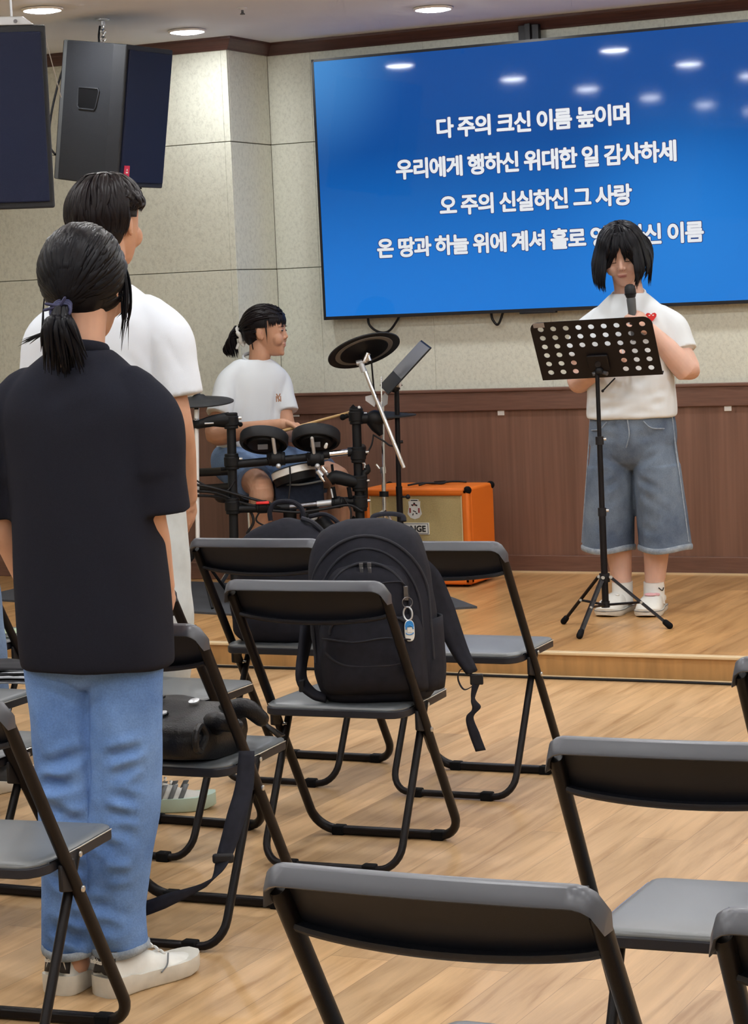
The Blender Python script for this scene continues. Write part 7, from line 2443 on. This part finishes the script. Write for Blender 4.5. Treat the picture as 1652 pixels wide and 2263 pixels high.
# ------------------------------------------------------------------ person mostly outside the picture: jeans and a black and white shoe
sh0 = PZ(10, 1752, 0.0)
ON = sh0 + np.array([-0.165, -0.02, 0]); ON[2] = 0
RN, TN = frame(ON, R_(0))
pn_ = thing('person', 'person cut off by the picture edge, jeans and a black and white shoe showing', 'person', tuple(ON))
mb = MB()
HN = TN((0, .03, 1.50)); Tn = head_blob(mb, HN, RN)
mb.limb([Tn((0, -.028, -.05)), TN((0, 0, 1.36)), TN((0, -.02, 1.28))], [.054, .055, .07], 18)
mb.rings(torso_rings([(.80, 0, 0, .13, .09, 2.4), (1.0, 0, 0, .13, .09, 2.4), (1.24, 0, -.01, .145, .08, 2.4), (1.31, 0, -.01, .09, .06, 2.2)], TN))
for s in (1, -1):
    a_, b_, c_ = TN((s * .13, -.01, 1.22)), TN((s * .155, -.01, 1.0)), TN((s * .13, .08, .80))
    mb.limb([a_, b_, c_], [.046, .037, .026], 16)
    hand_blob(mb, c_, c_ - b_, RN @ np.array([-s, .1, 0]), -s, curl=(20, 28, 20))
    mb.limb([TN((s * .08, 0, .8)), TN((s * .10 + .005, .01, .45)), TN((s * .10 + .015, .03, .09))], [.07, .05, .036], 16)
link('body', fuse(mb, .004, 5), M['skin'], pn_, angle=180)
mb = MB().rings(torso_rings(densify([(.78, 0, 0, .165, .115, 2.6), (1.0, 0, 0, .165, .115, 2.6), (1.22, 0, -.01, .155, .10, 2.4), (1.30, 0, -.01, .11, .08, 2.3), (1.345, 0, -.006, .075, .06, 2)], 5), TN))
for s in (1, -1):
    mb.limb([TN((s * .11, -.01, 1.25)), TN((s * .150, -.01, 1.19)), TN((s * .155, -.01, 1.05))], [.055, .058, .056], 18, 5)
link('t_shirt', fuse(mb, .008, 5), M['tee_white'], pn_, angle=180)
mb = MB().rings(torso_rings([(.66, 0, 0, .16, .115, 2.4), (.86, 0, 0, .15, .105, 2.3)], TN))
for s in (1, -1):
    mb.tube([TN((s * .085, 0, .74)), TN((s * .10 + .005, .01, .45)), TN((s * .10 + .015, .03, .09))], [.093, .085, .075], 24, smooth=6)
link('jeans', fuse(mb, .008, 5, post=folds(.005, [((10, 10, 14), .8, 3.0)])), M['denim_sky'], pn_, angle=180)
for s in (1, -1):
    hp = TN((s * .10 + .01, -.04, 0))
    so, T = sneaker('sneaker', hp, (.35, .94, 0), .27, .10, .09, pn_, M['shoe_black'], M['shoe_white'], .034)
    g = [[T(.046 - .02 * t_ ** 2, .11 + .05 * t_ + dy, .034 + .03 * t_) for t_ in (0, .5, 1)] for dy in (0, .03)]
    MB().sheet(g, .003).build('side_stripe', M['paper'], so, angle=180)
hb_ = MB().ball(Tn((0, -.016, .030)), np.array([.086, .104, .096]), 28, RN).ball(Tn((0, -.05, -.02)), np.array([.08, .06, .08]), 24, RN)
cap = fuse(hb_, .006, 6)
bm = bmesh.new(); bm.from_mesh(cap)
bmesh.ops.delete(bm, geom=[v for v in bm.verts if (lambda q: q[1] > .03 and q[2] < .05)(RN.T @ (np.array(v.co) - HN))], context='VERTS')
bm.to_mesh(cap); bm.free()
link('hair', cap, M['hair_black'], pn_, angle=180)
